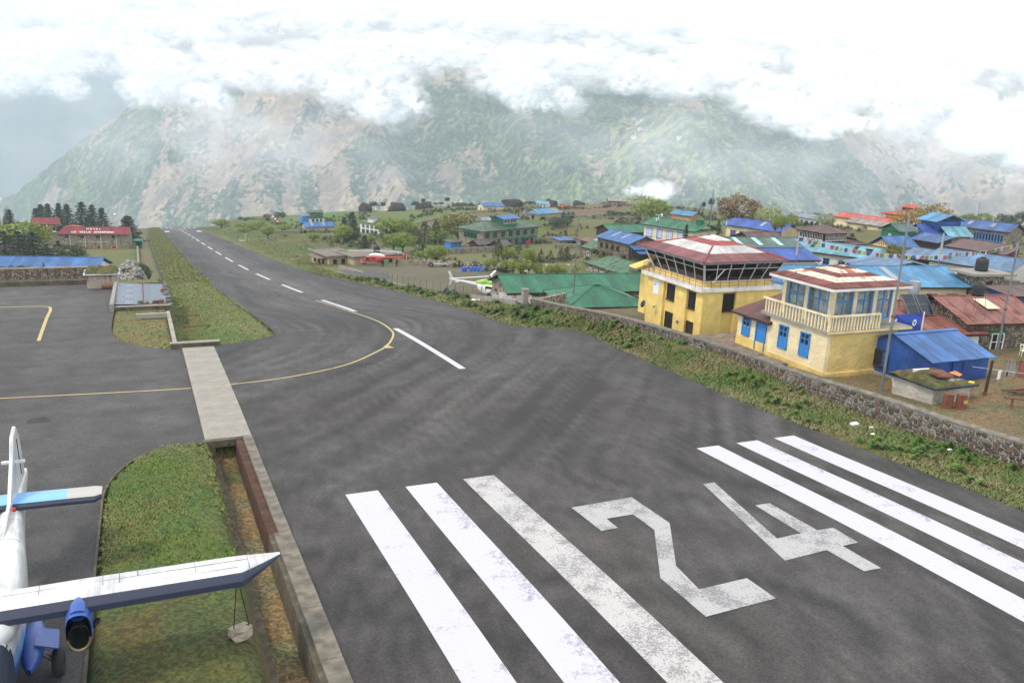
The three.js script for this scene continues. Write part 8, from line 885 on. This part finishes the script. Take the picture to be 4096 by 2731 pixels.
mast('distant radio mast above the white villas', 217, -13, -184, -2.4, 0.12); mast('white wind vane mast in front of the bare brown thicket', 78, -10, -148.5, -1.6, 0.06, (t, h) => part('vane', [bx(1.6, 0.1, 0.08, 0, h, 0), bx(0.4, 0.7, 0.06, 0.7, h, 0), bx(0.14, 0.6, 0.14, -0.5, h - 0.9, 0)], M.whitePaint, t));
{ const t = thing('wooden_post', 'brown wooden post on the earth yard behind the turf hut', 'post', [27.3, 0.3, -33.9]); part('shaft', bar([0, -0.3, 0], [0.15, 2.6, 0], 0.1, 7, 0.08), M.woodDark, t); part('footing', cyl(0.14, 0.8, 0, -0.2, 0, 8), M.rustM, t); }
// ---------- prayer flags ----------
function flagLine(label, a, b, n, sag, size) { const t = thing('prayer_flag_line', label, 'prayer flags'), cols = [[66, 76, 128], [180, 176, 184], [150, 84, 78], [98, 124, 96], [176, 164, 84]].map(([r, g, c]) => mat(srgb(r, g, c), { side: THREE.DoubleSide })), P = (k) => [lerp(a[0], b[0], k), lerp(a[1], b[1], k) - sag * 4 * k * (1 - k), lerp(a[2], b[2], k)], cord = []; for (let i = 0; i < 24; i++) cord.push(bar(P(i / 24), P((i + 1) / 24), 0.012, 3)); part('cord', join(cord), M.whitePaint, t); const yaw = Math.atan2(-(b[2] - a[2]), b[0] - a[0]); for (let i = 0; i < n; i++) { const k = (i + 0.5) / n, p = P(k), g = new THREE.PlaneGeometry(size, size * 1.1, 3, 3).translate(0, -size * 0.55, 0), q = g.attributes.position; for (let j = 0; j < q.count; j++) q.setZ(j, -q.getY(j) * 0.3 * (rnd() - 0.5) + 0.05 * Math.sin(q.getX(j) * 9 + i)); g.rotateY(yaw); g.translate(...p); g.computeVertexNormals(); part('flag', g, cols[i % 5], t); } }
flagLine('long string of coloured prayer flags across the blue village roofs', [48.5, 4.5, -75], [66, 3.0, -69], 34, 0.75, 0.42); flagLine('second string of coloured prayer flags in front of the grey cottage', [66, 3.2, -69.5], [86, 3.9, -74], 26, 0.5, 0.42); flagLine('string of small prayer flags behind the red helicopter', [33, -14.2, -186], [46, -12.6, -158], 46, 0.8, 0.32);
mast('slim flag pole wrapped in faded flags beside the yellow tower', 48.5, -2, -75, 5.3, 0.05, (t, h) => part('flag_wrap', cyl(0.09, 2.6, 0, h - 2.9, 0, 7, 0.06), mat(srgb(170, 160, 164)), t)); mast('slim flag pole among the roofs beside the worn grey blue roof', 75, -2.5, -78, 4.6, 0.05, (t, h) => part('flag_wrap', cyl(0.2, 3.0, 0, h - 3.4, 0, 7, 0.1), mat(srgb(150, 160, 150)), t));
// ---------- yard behind the wall ----------
function chair(label, x, y, z, turn) { const t = thing('plastic_chair', label, 'chair', [x, y, z], turn), m = mat(srgb(226, 220, 206), { rough: 0.5 }); part('seat', new RoundedBoxGeometry(0.46, 0.05, 0.44, 2, 0.02).translate(0, 0.43, 0), m, t); for (const [a, b] of [[-0.2, -0.18], [0.2, -0.18], [-0.2, 0.2], [0.2, 0.2]]) part('leg', bar([a * 1.1, 0, b * 1.1], [a, 0.43, b], 0.022, 6), m, t); part('backrest', [bar([-0.2, 0.43, -0.2], [-0.22, 0.86, -0.3], 0.025), bar([0.2, 0.43, -0.2], [0.22, 0.86, -0.3], 0.025), bx(0.44, 0.08, 0.04, 0, 0.84, -0.29), bx(0.06, 0.36, 0.03, 0, 0.63, -0.25)], m, t); for (const e of [-1, 1]) part('armrest', [bar([e * 0.23, 0.62, -0.24], [e * 0.24, 0.62, 0.18], 0.025), bar([e * 0.24, 0.62, 0.18], [e * 0.22, 0.43, 0.2], 0.02)], m, t); }
chair('cream plastic chair against the corner of the blue hut', 22.9, ground(22.9, -36.6), -36.6, 0.9); chair('cream plastic chair at the far right edge', 40.9, ground(40.9, -41.2), -41.2, -0.6);
[[22.9, -32.9, 'left rusty oil drum at the turf hut corner'], [23.5, -32.5, 'right rusty oil drum with yellow patches at the turf hut corner']].forEach(([x, z, l], i) => { const t = thing('oil_drum', l, 'drum', [x, ground(x, z), z]); part('body', cyl(0.29, 0.88, 0, 0, 0, 20), M.rustM, t); for (const y of [0.02, 0.3, 0.6, 0.87]) part('hoop', new THREE.TorusGeometry(0.292, 0.018, 5, 20).rotateX(Math.PI / 2).translate(0, y, 0), M.rustM, t); if (i) part('paint_patch', bx(0.3, 0.2, 0.02, 0, 0.5, 0.29), mat(srgb(200, 170, 90), { map: T.rust }), t); });
{ const t = thing('yard_bench', 'grey plank bench in the earth yard at the right edge', 'bench', [27.2, ground(27.2, -31) , -31], R(-30)); part('seat', bx(2.6, 0.07, 0.32, 0, 0.55, 0), M.wood, t); for (const e of [-1, 1]) part('leg', bar([e * 0.9, -0.1, 0], [e * 0.9, 0.53, 0], 0.06), M.railBrown, t); }
{ const t = thing('laundry_line', 'washing line with white cloth and dark blue cover beside the blue hut', 'laundry'); part('cord', bar([28.3, 1.9, -35.8], [32, 1.5, -34.4], 0.01, 3), M.whitePaint, t); part('white_cloth', bx(0.55, 0.55, 0.03, 30.0, 1.42, -35.1, 0.35), mat(srgb(236, 230, 232)), t); part('black_cloth', bx(0.3, 0.32, 0.03, 30.5, 1.5, -34.95, 0.35), M.black, t); part('blue_cover', slab([[29.4, 0.9, -33.6], [31.0, 0.85, -33.3], [30.7, 0.1, -33.2], [29.3, 0.1, -33.5]], [0, 0.05, 0.1]), mat(srgb(30, 48, 110)), t); }
{ const t = thing('sheet_fence', 'patchwork fence of old corrugated sheets at the right edge', 'fence', [33.2, 0, -36.6], R(-34)); for (let k = 0; k < 8; k++) part('fence_sheet', bx(0.8, 1.6 + 0.25 * rnd(), 0.05, k * 0.82, 0.9, 0.03 * (k % 2)), [ROOF.tinrust[0], ROOF.rust[1], ROOF.tin[2]][k % 3], t); part('rail', bx(6.6, 0.08, 0.08, 2.9, 1.0, -0.08), M.woodDark, t); }
{ const t = thing('timber_scraps', 'scattered timber and stones on the earth yard at the right', 'scraps', [29.8, ground(29.8, -33), -33]); for (let k = 0; k < 9; k++) part('timber', bar([-1.2 + 2.6 * rnd(), 0.08 + 0.04 * k, -1 + 2 * rnd()], [0.4 + 2.2 * rnd(), 0.1 + 0.05 * k, -1 + 2 * rnd()], 0.06, 5), M.wood, t); for (let k = 0; k < 10; k++) { const o = part('stone', rockGeo[k % 8], rockM[k % 5], t); o.scale.setScalar(0.3 + 0.3 * rnd()); o.position.set(-1.6 + 4 * rnd(), 0.1, 0.6 + 1.6 * rnd()); } }
{ const t = thing('clothes_line', 'line of bright washing in the garden before the lettered lodge', 'laundry'); const a = [55.5, -13.6, -163], b = [66.5, -13.3, -158.5]; part('cord', bar(a, b, 0.02, 3), M.whitePaint, t); [[200, 190, 180], [60, 110, 60], [40, 60, 140], [220, 210, 200], [240, 110, 50], [90, 190, 210], [180, 60, 80], [230, 226, 222], [80, 210, 200], [200, 190, 210]].forEach(([r, g, c], i) => { const k = (i + 0.5) / 10, o = part('garment', bx(0.55, 0.7 + 0.5 * rnd(), 0.04, 0, -0.5, 0), mat(srgb(r, g, c)), t); o.position.set(lerp(a[0], b[0], k), lerp(a[1], b[1], k), lerp(a[2], b[2], k)); o.rotation.y = -0.4; }); }
{ const t = thing('market_goods', 'jumble of bright washing and bundles in the lane before the blue window lodge', 'goods', [128, ground(128, -118), -118], R(-80)); for (let k = 0; k < 22; k++) { const c = [[200, 60, 50], [230, 140, 70], [60, 90, 170], [226, 222, 220], [150, 40, 50], [120, 90, 70]][k % 6], o = part('bundle', new RoundedBoxGeometry(0.9 + rnd(), 0.5 + 0.8 * rnd(), 0.7, 2, 0.2), mat(srgb(...c)), t); o.position.set(-14 + 26 * rnd(), 0.5 + 0.5 * rnd(), -2 + 4 * rnd()); o.rotation.y = rnd() * 3; } }
// ---------- windsock and instruments beside the lower runway ----------
{ const t = thing('windsock', 'red and white striped windsock hanging beside the lower runway', 'windsock', [25.4, ground(25.4, -318), -318]); const top = 9.2; part('pole', bar([0, -0.3, 0], [0, top, 0], 0.07), M.steel, t); for (let k = 0; k < 7; k++) { const f0 = k / 7, f1 = (k + 1) / 7, a = [-1.6 + 2.9 * f0, top + 0.4 - 2.9 * f0, 0.3 * f0], b = [-1.6 + 2.9 * f1, top + 0.4 - 2.9 * f1, 0.3 * f1]; part('sock_band', bar(a, b, 0.5 - 0.25 * f0, 12, 0.5 - 0.25 * f1), k % 2 ? M.whitePaint : M.redPaint, t); } }
{ const t = thing('weather_station', 'small white weather station with yellow base on the lower verge', 'weather station', [16, ground(16, -330), -330]); part('mast', [bar([0, 0, 0], [0, 2.6, 0], 0.05), bx(0.9, 0.06, 0.06, 0, 2.4, 0), cyl(0.12, 0.3, 0.4, 2.4, 0)], M.whitePaint, t); part('base', [bar([0.8, 0, 0.4], [1.6, 0.9, 0], 0.06), bar([1.6, 0, 0.4], [0.9, 0.9, 0], 0.06)], mat(srgb(220, 170, 50)), t); part('frame', [bar([-2, 0, 0], [-2, 1.2, 0], 0.05), bx(1.8, 0.3, 0.3, -1.2, 0.2, 0)], M.whitePaint, t); }
{ const t = thing('marker_stones', 'white painted stones set in the grass beside the runway', 'stones', [13.6, 0, -86.5]); for (let k = 0; k < 34; k++) { const x = 0.2 + 0.09 * k + 0.3 * rnd(), z = -1.6 + 0.02 * k + 1.2 * rnd() - 0.05 * k, o = part('stone', rockGeo[k % 8], M.whitePaint, t); o.scale.setScalar(0.16 + 0.12 * rnd()); o.position.set(x, ground(13.6 + x, -86.5 + z) + 0.1, z); } }
// litter on the bank
for (const [x, s, c, l, d] of [[16.2, 33.2, [236, 238, 242], 'white plastic bag lying on the bank below the wall', 0.4], [16.6, 32.4, [220, 214, 190], 'crumpled pale wrapper in the bare patch of the bank', 0.22], [15.9, 31.6, [236, 236, 236], 'white scrap of paper near the runway edge', 0.2], [17.6, 28.2, [214, 218, 214], 'pale bottle scrap in the grass below the wall', 0.2]]) { const o = single('litter', rockGeo[2].clone().scale(d * 1.4, d * 0.6, d), mat(srgb(...c), { rough: 0.5 }), l, 'litter'); o.position.set(x, ground(x, -s) + 0.06, -s); }
renderer.render(scene, camera);
